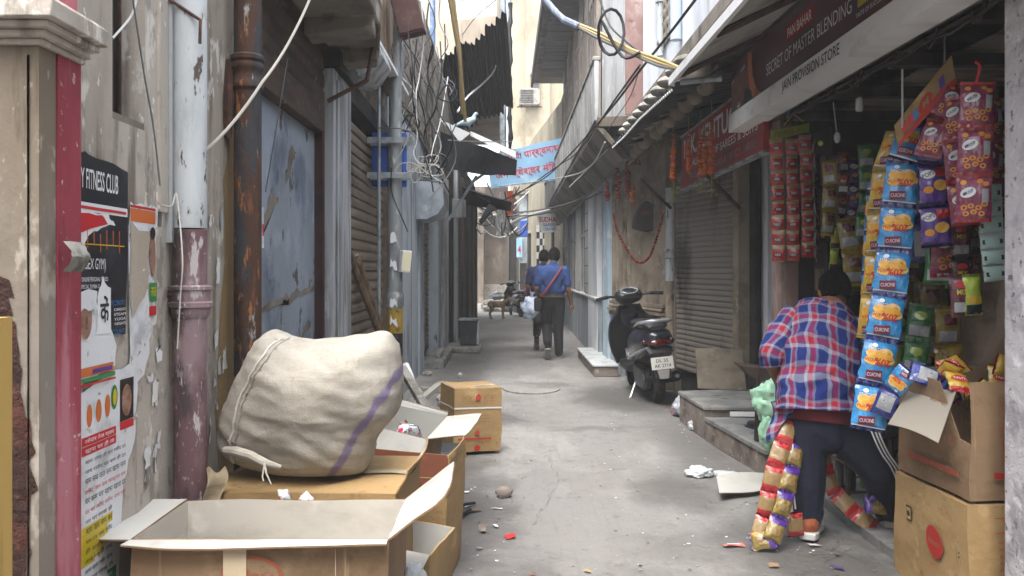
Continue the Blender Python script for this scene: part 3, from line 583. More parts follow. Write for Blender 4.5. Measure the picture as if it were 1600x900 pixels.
def wall_fn(off):
    return lambda x, y: V((XL + off + .003 * noise.noise(V((x * 9, y * 9, 1))) + .003, x, y))
W = [wall_fn(.004 + .0015 * k) for k in range(6)]
def P(px, py): y = F * XL / (px - PX); return (y, H - (py - PY) * y / F)
def pr(x0, y0, x1, y1): a = P(x0, y0); d = P(x1, y1); z0 = (a[1]); return rect(a[0], d[1], d[0], a[1])
def dense(pts, n): # polygon outline refined so that it hugs the wall
    return ragged(pts, 0.0, 0, n)
b = MB(); y0, y1, z1, z0 = 2.095, 2.425, 1.675, 1.165
b.flat(ragged([(y0, z0 + .02), (y1 - .02, z0), (y1, z1 - .02), (y0 + .1, z1), (y0, z1)], .004, 2, 5), W[0], m_posterk)
b.flat(mv(fit('Y FITNESS CLUB', .21, .055, .01), y0 + .155, 1.605), W[2], m_inkw)
b.flat(rect(y0, 1.515, y1 - .01, 1.54), W[1], m_inkw); b.flat(rect(y0, 1.522, y1 - .02, 1.530), W[2], m_inkr)
b.flat(ragged([(y0, 1.34), (y0 + .03, 1.40), (y0 + .12, 1.46), (y0 + .24, 1.49), (y0 + .2, 1.515), (y0, 1.515)], .006, 4, 4), W[1], m_inkw)
b.flat(ragged([(y0 + .01, 1.45), (y0 + .2, 1.485), (y0 + .17, 1.51), (y0 + .01, 1.51)], .004, 6, 4), W[2], m_inkr)
for k in range(7): b.flat(rect(y0 + .05 + k * .036, 1.405 + (k % 3) * .01, y0 + .054 + k * .036, 1.47), W[1], m_inko)
b.flat(rect(y0 + .03, 1.425, y1 - .03, 1.428), W[1], m_inky)
b.flat(mv(fit('(UNISEX GYM)', .16, .04), y0 + .105, 1.368), W[2], m_inkw)
b.flat(mv(fit('A/C. ONLINE PERSONAL FITNESS', .17, .012), y0 + .115, 1.33), W[2], m_inkw); b.flat(mv(fit('SPECIAL ZUMBA CLASSES', .14, .011), y0 + .12, 1.31), W[2], m_inkw)
b.flat(mv(fit('Change Your', .10, .02, .01), y0 + .075, 1.285), W[2], m_inkw); b.flat(mv(fit('Life', .05, .022, .01), y0 + .075, 1.257), W[2], m_inkw)
b.flat(mv(fit('SPECIALITY', .09, .014), y1 - .075, 1.26), W[2], m_inkb); b.flat(mv(fit('DISCOUNT', .1, .015), y1 - .085, 1.175), W[2], m_inkb)
for k in range(4): b.flat(mv(fit(('CARDIO', 'STEAM', 'YOGA', 'WEIGHTS')[k], .07, .008), y1 - .06, 1.24 - k * .014), W[2], m_inkw)
tag(b.build('poster', sharp=180), 'torn black gym poster with white headline, high on the beige wall', 'poster')
b = MB()   # pasted over: man in white shirt
b.flat(ragged([(2.10, 1.12), (2.12, 1.22), (2.17, 1.28), (2.24, 1.25), (2.3, 1.2), (2.34, 1.13), (2.33, 1.08), (2.1, 1.04)], .003, 3, 3), W[3], m_posterw)
b.flat(mv(oval(0, 0, .034, .058), 2.165, 1.225), W[4], m_skinp); b.flat(ragged([(2.11, 1.235), (2.16, 1.25), (2.22, 1.24), (2.23, 1.30), (2.11, 1.30)], .006, 31, 4), W[5], m_posterw); b.flat(mv(oval(0, 0, .010, .0025, 10), 2.168, 1.197), W[5], m_skinp2); b.flat(mv(oval(0, 0, .005, .012, 10), 2.168, 1.218), W[5], m_skinp2)
b.flat(rect(2.11, 1.065, 2.32, 1.09), W[4], m_inko); b.flat(rect(2.2, 1.07, 2.31, 1.082), W[5], m_inkp); b.flat(rect(2.11, 1.05, 2.33, 1.062), W[4], m_inkg); b.flat(rect(2.11, 1.04, 2.33, 1.046), W[5], m_inkr)
tag(b.build('poster', sharp=180), 'torn half poster of a figure in a white shirt pasted over the black poster', 'poster')
b = MB(); b.flat(ragged([(2.225, 1.17), (2.30, 1.18), (2.31, 1.30), (2.26, 1.335), (2.235, 1.28)], .006, 8, 3), W[4], m_inkw); b.flat(mv(fit('\u0915\u0947\u0902', .05, .075, .02), 2.268, 1.245), W[5], m_ink)
tag(b.build('paper_scrap', sharp=180), 'torn white scrap with thick dark Hindi letters on the black poster', 'paper scrap')
b = MB(); yy0, yy1 = 2.145, 2.475
b.flat(ragged([(yy0 - .02, .30), (yy1 - .12, .34), (yy1 - .08, .72), (yy1, .86), (yy1 + .01, 1.08), (yy0 + .1, 1.045), (yy0, 1.02)], .005, 12, 5), W[0], m_posterw)
for k, yy in enumerate((.05, .1, .15)): b.flat(mv(oval(0, 0, .015, .032), yy0 + yy, .955 + k * .006), W[1], m_inko)
b.flat(mv(oval(0, 0, .02, .036), yy0 + .19, .985), W[1], m_inkg); b.flat(mv(oval(0, 0, .012, .024), yy0 + .19, .985), W[2], m_inky)
b.flat(rect(yy0 + .225, .905, yy1 - .02, 1.03), W[1], m_hairp); b.flat(mv(oval(0, 0, .03, .048), yy0 + .265, .965), W[2], m_skinp); b.flat(rect(yy0 + .225, .88, yy1 - .02, .904), W[1], m_inkr)
for z, tx in ((.888, '\u0930\u0938\u0947\u0926\u093e\u0930 \u0924\u0947\u091c \u0938\u094d\u0935\u093e\u0926'), (.862, '\u0916\u093e\u0928\u093e \u0918\u0930 \u0939\u0940 \u0932\u093e')):
    b.flat(rect(yy0 + .01, z - .012, yy0 + .2, z + .012), W[1], m_inkr); b.flat(mv(fit(tx, .16, .017), yy0 + .105, z), W[2], m_inkw)
rl = random.Random(5); hw = ['\u0930\u0938\u0940\u0926', '\u0915\u092e', '\u0918\u0930', '\u0928\u093e\u092e', '\u0932\u093e\u0916', '\u0939\u0940', '\u0938\u092c', '\u0926\u0930', '\u091c\u0932', '\u0916\u093e\u0938']
for k in range(18):
    z = .832 - k * .027; wd = .28 if k < 6 else .2
    if z < .4: break
    yel = k in (7, 8, 9, 10); gr = k in (13, 14)
    if yel: b.flat(rect(yy0 - .005, z - .0132, yy0 + wd - .02 - (k - 7) * .01, z + .0132), W[1], m_inky)
    if gr: b.flat(rect(yy0 + .03, z - .0132, yy0 + wd, z + .0132), W[1], m_inkg)
    tx = ' '.join(rl.choice(hw) for _ in range(6 if k < 6 else 4))
    b.flat(mv(fit(tx, wd - .05, .015), yy0 + wd / 2, z), W[2], m_inkw if gr else (m_inkr if k in (3, 5) else m_ink))
b.flat(rect(yy0 - .01, .305, yy0 + .12, .35), W[1], m_inkp); b.flat(mv(fit('UNISEX CO', .1, .02), yy0 + .055, .328), W[2], m_inkw)
tag(b.build('poster', sharp=180), 'long white Hindi notice with red, yellow and green bands below the gym poster', 'poster')
b = MB(); b.flat(ragged([(2.43, 1.0), (2.53, 1.02), (2.60, 1.2), (2.62, 1.56), (2.43, 1.565)], .01, 14, 5), W[0], m_posterw)
b.flat(rect(2.435, 1.505, 2.61, 1.545), W[1], m_inko); b.flat(rect(2.435, 1.548, 2.61, 1.556), W[1], m_inkr); b.flat(ragged([(2.435, 1.2), (2.55, 1.3), (2.56, 1.48), (2.435, 1.5)], .012, 2, 4), W[2], m_plaster)
b.flat(mv(oval(0, 0, .022, .075), 2.585, 1.41), W[2], m_skinp); b.flat(mv(oval(0, 0, .02, .02), 2.585, 1.475), W[3], m_hairp)
b.flat(rect(2.56, 1.255, 2.615, 1.315), W[2], m_inkg); b.flat(mv(fit('\u0932\u093e\u0916', .04, .03), 2.587, 1.285), W[3], m_inky); b.flat(rect(2.56, 1.21, 2.61, 1.24), W[2], m_inkr)
tag(b.build('poster', sharp=180), 'mostly torn away poster with orange top band, right of the gym poster', 'poster')
rl = random.Random(11)
for k in range(64):
    lo = k < 10
    y = rl.uniform(2.46, 2.66) if k % 3 == 0 else (rl.uniform(2.86, 3.06) if k % 3 == 1 else rl.uniform(2.9, 3.26)); z = rl.uniform(.45, 1.0) if lo else rl.uniform(.7, 1.7)
    wd, ht = rl.uniform(.006, .022), rl.uniform(.012, .06)
    b = MB(); o = ragged([(y - wd, z - ht), (y + wd, z - ht * .8), (y + wd * .8, z + ht), (y - wd * .6, z + ht * .7)], .008, k, 3)
    b.flat(o, lambda x, yy: V((XL + .004 + .012 * abs(noise.noise(V((x * 30, yy * 30, k)))), x, yy)), rl.choice([m_posterw, m_posterw, m_paper, m_paper, m_paper, m_stone, m_greyp]))
    tag(b.build('paper_scrap', sharp=180), 'small torn remnant of an old poster stuck to the beige wall', 'paper scrap', 'torn poster remnants on the beige wall')
m_rag = mat('rag', '#82807a', .95, layers=[('#5f5d58', 18, .45, .65)], bump=(40, .6, .006)); b = MB()
b.grid(8, 10, lambda u, v: onx(113, 390, -1.07) + V((.022 * sin(v * 3.1) + .006 * noise.noise(V((u * 5, v * 5, 0))), (u - .5) * .085, .02 - v * .075 + .004 * noise.noise(V((u * 6, v * 4, 7))))), m_rag)
tag(b.build('folded_rag'), 'crumpled grey rag stuck across the red corner strip', 'rag')
b = MB(); b.flat(dense([(3.2, 1.45), (3.23, 1.45), (3.23, 1.62), (3.2, 1.62)], 2), lambda x, y: V((-1.012, x + .12, y)), m_posterw); b.flat(rect(3.205, 1.5, 3.225, 1.55), lambda x, y: V((-1.0105, x + .12, y)), m_inkr)
tag(b.build('sticker'), 'small white and red sticker on the rusty drain pipe', 'sticker')
b = MB(); b.box((-1.2, 1.46, -.01), (-.925, 1.5, 1.266), mat('yellow_board', '#a98c4d', .7, layers=[('#8a6f38', (30, 30, 1), .5, .65)])); tag(b.build('wooden_board'), 'yellowish wooden board standing upright at the left edge', 'board')
# ------------------------------------------------------------------ electric pole
YP, XP = 6.9, -.955
e = thing('electric_pole', 'grey steel electric pole with yellow and black painted foot by the brown shutter', 'pole', (XP, YP, 0))
b = MB(); b.tube([(XP, YP, .0), (XP, YP, 2.0)], .066, m_pole, 16); b.tube([(XP, YP, 2.0), (XP + .005, YP, 3.0), (XP + .03, YP, 3.1), (XP + .035, YP, 5.0)], [.060, .056, .045, .042], m_pole, 14); b.build('shaft', e)
b = MB()
for z0, z1, m in ((0, .2, m_yel), (.2, .46, m_blk), (.46, .63, m_yel), (.63, .825, m_blk), (.825, 1.035, m_yel)): b.tube([(XP, YP, z0), (XP, YP, z1 - .001)], .069, m, 16)
b.lathe([(.068, 1.04), (.078, 1.06), (.078, 1.15), (.068, 1.18)], m_pole, 16, Matrix.Translation((XP, YP, 0))); b.build('painted_foot', e)
for z in (2.45, 2.15):
    b = MB(); b.box((-1.18, YP - .09, z), (-.80, YP - .07, z + .05), m_steel); b.box((-1.18, YP + .071, z), (-.80, YP + .09, z + .05), m_steel); b.build('clamp', e)
for z, m in ((.90, m_posterw), (1.38, m_posterw), (1.6, m_paper), (1.06, m_posterw)):
    b = MB(); b.flat(ragged([(-.5, 0), (.5, 0), (.35, .06), (-.4, .07)], .03, int(z * 10), 3), lambda x, y: V((XP + .0805 * sin(x * .8), YP - .0805 * cos(x * .8), z + y)), m); b.build('peeled_notice', e)
b = thing('blue_board', 'blue metal distribution board clamped behind the electric pole', 'distribution board', (-1.02, 7.05, 2.3))
q = MB(); q.box((-1.17, 7.0, 2.10), (-.87, 7.08, 2.57), mat('blue_metal', '#2a51a8', .5, layers=[('#1d3a7a', 7, .5, .68), ('#6d7fae', 30, .66, .72)])); q.build('box', b, bevel=.008)
q = MB(); q.box((-1.16, 6.994, 2.2), (-1.03, 6.9995, 2.44), MATS['blue_metal']); q.build('door', b, bevel=.002)
b = thing('meter_box', 'small cream meter box fixed to the side of the electric pole', 'meter box', (-.86, 6.88, 1.44))
q = MB(); M = Matrix.Translation((-.865, 6.86, 1.44)) @ Matrix.Rotation(.1, 4, 'Y') @ Matrix.Rotation(.5, 4, 'Z'); q.box((-.042, -.045, -.095), (.042, .045, .095), m_white, M); q.build('case', b, bevel=.006)
q = MB(); q.box((-.034, -.050, -.08), (.034, -.046, .08), mat('cream', '#c9c3a8', .6), M); q.build('cover', b)
b = MB(); b.tube([(-1.075, 6.8, .02), (-1.075, 6.8, 3.5)], .015, m_steel, 8); tag(b.build('conduit'), 'thin steel conduit running up beside the brown shutter', 'conduit')
b = thing('wooden_box', 'dark maroon wooden box hung high on the electric pole among wires', 'box', (-.82, 6.75, 3.5))
q = MB(); M = Matrix.Translation((-.82, 6.75, 3.5)) @ Matrix.Rotation(-.25, 4, 'Y'); q.box((-.11, -.07, -.16), (.11, .07, .18), mat('maroon_wood', '#3e2624', .8, layers=[('#59403a', 9, .5, .66)]), M); q.build('case', b, bevel=.006)
q = MB(); q.box((-.1, -.08, -.14), (.1, -.071, .16), MATS['maroon_wood'], M); q.build('lid', b)
# planks leaning on the shutter
for i, (a, d, lab) in enumerate(((at(542, 388, 6.1), at(612, 575, 6.9), 'long grey pole leaning across the brown shutter'), (at(556, 398, 6.3), at(608, 560, 6.95), 'shorter grey pole leaning beside the longer one on the shutter'))):
    b = MB(); b.tube([a, a.lerp(d, .5) + V((.01, 0, -.015)), d], .03, m_woodold, 8); tag(b.build('wooden_pole'), lab, 'pole')
for i, (a, d, r, lab) in enumerate(((at(628, 575, 6.8), at(672, 648, 6.0), .035, 'thick grey timber leaning down behind the cartons'), (at(690, 598, 7.2), at(640, 640, 6.6), .03, 'grey timber slanting across the debris by the pole'), (at(640, 605, 7.3), at(700, 612, 7.4), .025, 'flat grey lath lying across the debris'))):
    b = MB(); M = (d - a).to_track_quat('Z', 'Y').to_matrix().to_4x4(); M.translation = a; b.box((-r, -r * .7, 0), (r, r * .7, (d - a).length), m_stone, M); tag(b.build('timber', bevel=.004), lab, 'timber')
b = MB(); b.tube([at(634, 570, 7.0), at(640, 590, 6.9), at(648, 612, 6.85)], [.03, .04, .03], m_white, 8); tag(b.build('paper_roll'), 'crumpled white paper roll stuck in the debris by the pole', 'paper')
rl = random.Random(3)
for k in range(9):
    p = ong(rl.uniform(640, 730), rl.uniform(585, 640)); b = MB(); b.ell((0, 0, .02), (rl.uniform(.03, .08), rl.uniform(.03, .07), rl.uniform(.02, .05)), m_stone, 9, 6, Matrix.Translation(p) @ Matrix.Rotation(rl.uniform(0, 3), 4, 'Z'))
    for i, v in enumerate(b.v): b.v[i] = v + V((1, 1, .5)) * .02 * noise.noise(v * 25)
    tag(b.build('rubble_stone', sharp=30), 'grey lump of rubble at the foot of the blue-grey wall', 'stone', 'rubble at the foot of the left wall')
# dustbin and plinth
p = V((-.62, 13.8, 0)); e = thing('dustbin', 'square dark grey dustbin on a low plinth at the left wall', 'dustbin', p)
b = MB(); b.hull([(-.15, -.2, .1), (.13, -.2, .1), (.13, .2, .1), (-.15, .2, .1)], (0, 0, .42), m_sheetd); b.v = [V((v.x * (1 + .12 * (v.z - .1) / .42), v.y * (1 + .12 * (v.z - .1) / .42), v.z)) for v in b.v]; b.build('bin_body', e, local=True, bevel=.01)
b = MB(); b.box((-.18, -.24, .52), (.16, .24, .55), m_greyp); b.build('rim', e, local=True, bevel=.008)
b = MB(); b.box((.13, -.21, .12), (.155, .21, .5), m_white); b.build('pale_side', e, local=True)
b = MB(); b.box((-1.0, 13.3, 0), (-.42, 14.3, .095), m_stone); tag(b.build('plinth', bevel=.02), 'low stone plinth under the dark dustbin', 'plinth')
# ------------------------------------------------------------------ left awnings, banners, sheets
m_tin = mat('corrugated_dark', '#0e1014', .6, 0, layers=[('#171b21', (5, 5, 5), .48, .68)], spec=.2)
def corrug(b, A, B, C, D, n, amp, m, rows=6, jag=0, seed=0):   # sheet A-B (top edge) to D-C (bottom edge), ribs running A->D
    A, B, C, D = map(V, (A, B, C, D)); nn = (B - A).cross(D - A).normalized(); rnd = random.Random(seed)
    jg = [rnd.uniform(-jag, jag) for _ in range(n + 1)]; jb = [rnd.uniform(-jag, jag) for _ in range(n + 1)]
    def fn(u, v):
        i = min(n, int(u * n)); vv = v + (jg[i] * (1 - v) + jb[i] * v)
        return (A.lerp(B, u)).lerp(D.lerp(C, u), vv) + nn * amp * sin(u * n * 2 * pi)
    return b.grid(n * 6, rows, fn, m)
b = MB(); A = [at(700, 60, 14.5), at(792, 25, 12.5), at(797, 150, 12.5), at(735, 200, 14.5)]
corrug(b, at(688, 98, 11.5), at(792, 22, 10.5), at(802, 165, 13.6), at(712, 205, 14.2), 13, .035, m_tin, 6, .05, 4); tag(b.build('corrugated_sheet', sharp=60), 'dark corrugated sheet with wavy torn edge hanging high on the left', 'sheet')
e = thing('tarpaulin_awning', 'black tarpaulin awning with pale top edge jutting over the lane from the left', 'awning', (-.5, 10.5, 2.9))
b = MB(); A, B = at(688, 205, 9.6), at(808, 250, 10.6); C2, D2 = at(806, 274, 10.7), at(690, 262, 9.7)
def tarp(u, v): p = A.lerp(B, u).lerp(D2.lerp(C2, u), v); p.y += .04 * sin(u * 9 + v * 3); p.z += -.03 * sin(u * pi) * v + .015 * noise.noise(V((u * 6, v * 4, 2))); return p
b.grid(24, 8, tarp, m_black); b.build('front_valance', e)
b = MB(); b.grid(16, 12, lambda u, v: tarp(u, 0) + V((-.15 * v * (1 - u), 3.4 * v, .25 * v + .03 * sin(u * 7) * v)), m_black); b.build('roof_sheet', e)
b = MB(); A3, B3 = at(735, 212, 9.75), at(806, 247, 10.5); b.hull([A3, B3, B3 + V((0, .02, .09)), A3 + V((0, .02, .06))], (0, .05, 0), m_white); b.build('top_edge', e)
b = MB(); b.hull([at(686, 186, 9.4), at(735, 208, 9.6), at(718, 222, 9.55), at(705, 205, 9.5)], (0, .01, 0), m_white); b.build('torn_flap', e)
for a, d in ((at(700, 345, 10.4), at(745, 275, 10.3)), (at(730, 290, 11), at(770, 262, 10.8))): b = MB(); b.tube([a, d], .02, m_steel, 8); b.build('strut', e)
e = thing('tin_awning', 'small dark tin awning further down the left side under the blue banner', 'awning', (-.6, 15, 3))
b = MB(); b.hull([at(722, 292, 14.7), at(752, 304, 14.4), at(800, 316, 15.2), at(798, 330, 15.2), at(770, 326, 15), at(725, 320, 14.7)], (0, .9, .1), m_tin); b.build('sheet', e)
b = MB(); b.hull([at(706, 310, 14.5), at(728, 312, 14.5), at(728, 340, 14.5), at(706, 340, 14.5)], (0, .08, 0), m_greyp); b.build('hung_panel', e, bevel=.01)
b = MB(); b.hull([at(764, 318, 14.6), at(775, 324, 14.7), at(752, 352, 14.5), at(748, 346, 14.4)], (0, .04, 0), m_sheetd); b.build('drop_panel', e)
b = MB(); b.tube([at(744, 355, 14.4), at(752, 366, 14.4), at(762, 362, 14.5)], .015, m_wirew, 6); b.build('loose_pipe', e)
m_cloth = mat('cream_cloth', '#d5d2c8', .9, layers=[('#b9b6aa', 5, .5, .7)], bump=(12, .4, .01))
b = MB(); o = at(733, 4, 15.2); b.grid(16, 10, lambda u, v: at(690 + 86 * u, -34 + 62 * v + 3 * sin(u * 5), 15.2 + .04 * sin(u * 11 + v * 2)), m_cloth)
b.flat(mv(fit('\u092e \u092e\u0902\u093f\u091c\u0932', .72, .2), 0, 0), lambda x, y: V((o.x + x, 15.13, o.z + .06 + y)), mat('faded_blue', '#6f8db0', .8)); b.flat(rect(-.42, -.12, .42, -.105), lambda x, y: V((o.x + x, 15.13, o.z + .02 + y)), MATS['faded_blue'])
tag(b.build('cloth_banner', sharp=180), 'cream cloth banner with faded blue Hindi lettering at the top', 'banner')
m_skyb = mat('sky_banner', '#86b4d4', .75, layers=[('#a5c6da', 4, .5, .7)]); m_ban_r = mat('banner_red', '#b5303f', .7)
b = MB(); TL, TR, BR, BL = at(760, 242, 17), at(879, 216, 17), at(889, 279, 17), at(767, 294, 17)
def ban(u, v): p = TL.lerp(TR, u).lerp(BL.lerp(BR, u), v); p.y += .06 * sin(u * 6 + v * 2); return p
b.grid(24, 10, ban, m_skyb); bw, bh = (TR - TL).length, (TL - BL).length
bf = lambda x, y: ban(.5 + x / bw, .5 - y / bh) + V((0, -.012, 0))
b.flat(mv(fit('\u093f\u091a\u0902\u0924\u093e\u092e\u093f\u0923 \u092a\u093e\u0930\u094d\u0936\u094d\u0935\u0928\u093e\u0925', 1.45, .21, .012), 0, .2), bf, m_ban_r)
b.flat(mv(fit('\u091c\u0948\u0928 \u0936\u094d\u0935\u0947\u0936\u094d\u0935\u0930 \u092e\u0902\u093f\u0926\u0930', 1.4, .21, .012), 0, -.12), bf, m_ban_r)
b.flat(rect(-.78, -.30, .78, -.29), bf, m_inkb); b.flat(mv(fit('\u0915\u0940\u0928\u093e\u0930\u0940 \u092c\u093e\u091c\u093e\u0930, \u091a\u093e\u0902\u0926\u0928\u0940 \u091a\u094c\u0915', 1.3, .07), 0, -.36), bf, m_inkb)
tag(b.build('cloth_banner', sharp=180), 'sky blue banner with red Hindi lettering strung across the lane', 'banner')
for k, (a, d, lab) in enumerate(((at(699, -20, 8.5), at(727, 190, 9.2), 'longer bamboo stick leaning up beside the wire tangle'), (at(706, -20, 8.7), at(722, 178, 9.2), 'shorter bamboo stick close against the longer one'))):
    b = MB(); b.tube([a, a.lerp(d, .5) + V((.03, 0, 0)), d], .02, m_bamboo, 8); tag(b.build('bamboo_stick'), lab, 'stick')
b = MB(); pts = [at(797 + 1.2 * sin(k), 5 + k * 10, 14) for k in range(24)]; b.tube(pts, [.03 + .02 * (k % 3 == 0) for k in range(24)], m_wireb, 6); tag(b.build('hanging_cable'), 'knobbly black cable hanging straight down in the bright gap', 'cable')
# pigeon
pg = at(733, 191, 9.7)
o = blob('pigeon', [(pg + V((-.09, 0, -.01)), .03, pg + V((-.02, 0, .0)), .05), (pg + V((-.02, 0, 0)), .05, pg + V((.05, 0, .035)), .035), (pg + V((-.09, 0, -.01)), .025, pg + V((-.2, 0, -.05)), .012), (pg + V((.05, 0, .04)), .03, pg + V((.075, 0, .10)), .02), (pg + V((.075, 0, .1)), .021, pg + V((.085, 0, .105)), .02), (pg + V((.09, 0, .1)), .008, pg + V((.125, 0, .092)), .003), (pg + V((0, .01, -.03)), .008, pg + V((.0, .01, -.085)), .005), (pg + V((0, -.02, -.03)), .008, pg + V((.0, -.02, -.085)), .005)], [], mat('pigeon', '#8fa3ad', .7, layers=[('#5f7680', 14, .5, .65), ('#b9c3c7', 9, .55, .7)]), None, .007, 3)
tag(o, 'grey pigeon standing on the pale edge of the black awning', 'pigeon')
# ------------------------------------------------------------------ wires
rw = random.Random(21); m_cabp = mat('pale_cable', '#a09d95', .6)
def wire(pts, r, m, lab, group=None, name='wire', cat='wire'):
    b = MB(); b.tube(pts, r, m, 6); return tag(b.build(name), lab, cat, group)
wire(sag(at(486, -6, 3.6), at(410, 128, 3.12), .03, 10) + sag(at(410, 128, 3.12), at(320, 236, 2.85), .02, 8)[1:], .006, m_cabp, 'pale cable slanting down across the rusty pipe', name='cable', cat='cable')
wire(sag(at(450, 90, 3.6), at(415, 300, 3.75), .0, 6), .003, m_wireg, 'thin wire end dangling in front of the blue recess')
wire(spline([onx(245, 300, -1.12), onx(248, 318, -1.11), onx(268, 322, -1.1), onx(276, 305, -1.1), onx(285, 400, -1.02), onx(282, 460, -1.02), onx(277, 545, -1.03)], 6), .0026, m_cabp, 'white wire looping down over the plum drain pipe')
wire(spline([onx(207, -5, -1.12), onx(226, 120, -1.12), onx(240, 200, -1.12), onx(250, 290, -1.12)], 5), .003, m_wireg, 'thin wire hanging down past the barred window')
wire(spline([onx(176, 60, -1.13), onx(205, 25, -1.13), onx(214, -5, -1.13)], 5), .0035, m_wirew, 'short white wire across the barred window')
# thick taped bundle and black loop, upper right
b = thing('cable_bundle', 'thick cable bundle, blue-grey taped then tan, sweeping to the right awning', 'cable', at(905, 38, 6))
q = MB(); q.tube(spline([at(842, -12, 6.6), at(862, 12, 6.5), at(880, 30, 6.4), at(905, 42, 6.3)], 6), [.028] * 13 + [.032] * 6, mat('tape', '#5a6373', .5, layers=[('#7a8494', (30, 3, 3), .5, .6)]), 10); q.build('taped_part', b)
for k, dz in enumerate((0, .025, -.022)):
    q = MB(); q.tube(spline([at(903, 40, 6.3) + V((0, 0, dz * .5)), at(940, 58, 6.2) + V((0, 0, dz)), at(985, 80, 6.0) + V((0, 0, dz * .6)), at(1030, 98, 5.8) + V((0, 0, dz)), at(1066, 108, 5.6)], 6), .013, m_wiret if k < 2 else m_wireg, 8); q.build('tan_strand', b)
lp = [at(955 + 20 * sin(a), 50 + 36 * -cos(a), 6.05 + .05 * sin(a * 2)) for a in [2 * pi * i / 28 * 1.85 for i in range(29)]]
wire(lp + spline([lp[-1], at(972, 88, 6.0), at(1000, 82, 5.9)], 5)[1:], .012, m_wireb, 'coiled loop of black cable hanging on the tan bundle', name='cable_loop', cat='cable')
for k, (pts, r, m, lab) in enumerate((
    ([at(1092, -8, 5.2), at(1052, 45, 5.8), at(1000, 110, 6.6), at(950, 175, 8), at(880, 252, 11), at(840, 285, 14), at(768, 322, 16)], .011, m_wireb, 'long black cable running diagonally from the top across the blue banner'),
    ([at(1000, 102, 6.6), at(958, 160, 8), at(905, 235, 10.5), at(868, 262, 13), at(800, 310, 16)], .010, m_wireb, 'second black cable just below the long diagonal one'),
    ([at(935, -8, 6.6), at(952, 38, 6.5), at(975, 62, 6.3), at(1000, 82, 6.0)], .008, m_wireb, 'short black cable dropping from the top onto the tan bundle'),
    ([at(950, 280, 10), at(910, 310, 12), at(855, 326, 14), at(800, 330, 15.5), at(745, 305, 14.5)], .012, m_wireg, 'grey cable sagging across the lane below the blue banner'),
    ([at(940, 300, 10), at(900, 318, 12.5), at(845, 335, 15), at(790, 338, 16)], .010, m_wireb, 'black cable sagging above the white shop sign'),
    ([at(945, 222, 9), at(920, 262, 10.5), at(875, 278, 13), at(770, 292, 16.5)], .010, m_wirew, 'white cable along the underside of the right balcony'),
    ([at(1000, 105, 6.6), at(985, 150, 7), at(962, 185, 8), at(945, 210, 9)], .004, m_wireg, 'thin grey wire beside the diagonal black cables'),
    ([at(778, 80, 12), at(772, 110, 12), at(755, 130, 12), at(730, 152, 11), at(715, 175, 10.5)], .014, m_wirew, 'white cable curving in front of the corrugated sheet'),
    ([at(775, 0, 12), at(745, 25, 12), at(722, 55, 12)], .006, m_wireb, 'thin black wire over the cream banner'))):
    wire(spline(pts, 6), r, m, lab, name='cable' if r > .009 else 'wire', cat='cable' if r > .009 else 'wire')
wire(sag(at(700, 219, 7.6), at(800, 221, 9.8), .01, 8), .006, m_wireg, 'straight grey wire stretched before the black awning')
for k in range(20):   # tangle around the pole
    y = rw.uniform(6.5, 8.6); x0 = rw.uniform(612, 705); t = rw.uniform(-20, 120); L = rw.uniform(120, 260)
    pts = [at(x0, t, y)]
    for j in range(4): pts.append(at(x0 + rw.uniform(-16, 22) + j * rw.uniform(-2, 7), t + L * (j + 1) / 4, y + rw.uniform(-.15, .15)))
    if k % 4 == 0:
        cx, cy = x0 + rw.uniform(-5, 25), min(t + L, 285); pts += [at(cx + 14, cy + 10, y), at(cx + 22, cy - 6, y), at(cx + 6, cy - 16, y), at(cx - 8, cy + 4, y)]
    wm = rw.choice([m_wireb, m_wireb, m_wireb, m_wireg, m_wireg, m_wirew]); nm = {m_wireb: 'black', m_wireg: 'grey', m_wirew: 'white'}[wm]
    wire(spline(pts, 5), rw.choice([.004, .005, .006, .008]), wm, f'{nm} wire hanging in the tangle round the electric pole', f'{nm} tangled wires by the pole')
hub = at(655, 256, 6.7)
for k in range(8):
    a = (.3, .9, 3.5, 3.9, 4.4, 5.0, 5.5, 5.9)[k] + rw.uniform(-.2, .2); L = rw.uniform(.07, .24); d = V((cos(a), rw.uniform(-.15, .15), sin(a) * .9)); s2 = V((-sin(a), 0, cos(a)))
    wire(spline([hub, hub + d * L * .6 + s2 * .04, hub + d * L, hub + d * L * .6 - s2 * .05, hub + V((0, 0, -.02))], 5), .004, m_cabp, 'pale wire loop in the star shaped knot beside the pole', 'pale wire loops of the knot beside the pole')
for pts, lab in (([at(657, -6, 6.8), at(662, 60, 6.8), at(655, 120, 6.8), at(650, 150, 6.7), at(652, 215, 6.7), at(646, 240, 6.7), at(655, 256, 6.7)], 'stout white wire running down from the maroon box to the knot'), ([at(700, 120, 8), at(688, 190, 7.8), at(676, 232, 7.6), at(672, 270, 7.5), at(690, 284, 7.5)], 'white wire running down right of the knot'), ([at(612, 262, 6.7), at(612, 300, 6.75), at(630, 345, 6.7), at(637, 362, 6.7)], 'black wire end hanging over the grey pole'), ([at(590, 200, 6.8), at(615, 200, 6.7), at(640, 205, 6.7), at(655, 222, 6.7)], 'grey wire tied round the pole above the blue board')):
    wire(spline(pts, 6), .0055, m_wirew if 'white' in lab else (m_wireb if 'black' in lab else m_wireg), lab)
for k in range(18):   # wires at the far end
    y = rw.uniform(18, 30); a = at(rw.uniform(735, 800), rw.uniform(285, 350), y); d = at(rw.uniform(780, 835), rw.uniform(290, 370), y + 2)
    wire(sag(a, d, rw.uniform(.1, .6), 8), .02, rw.choice([m_wireb, m_wirew, m_wirew]), 'far wire in the clutter above the end of the lane', 'far wires above the end of the lane')
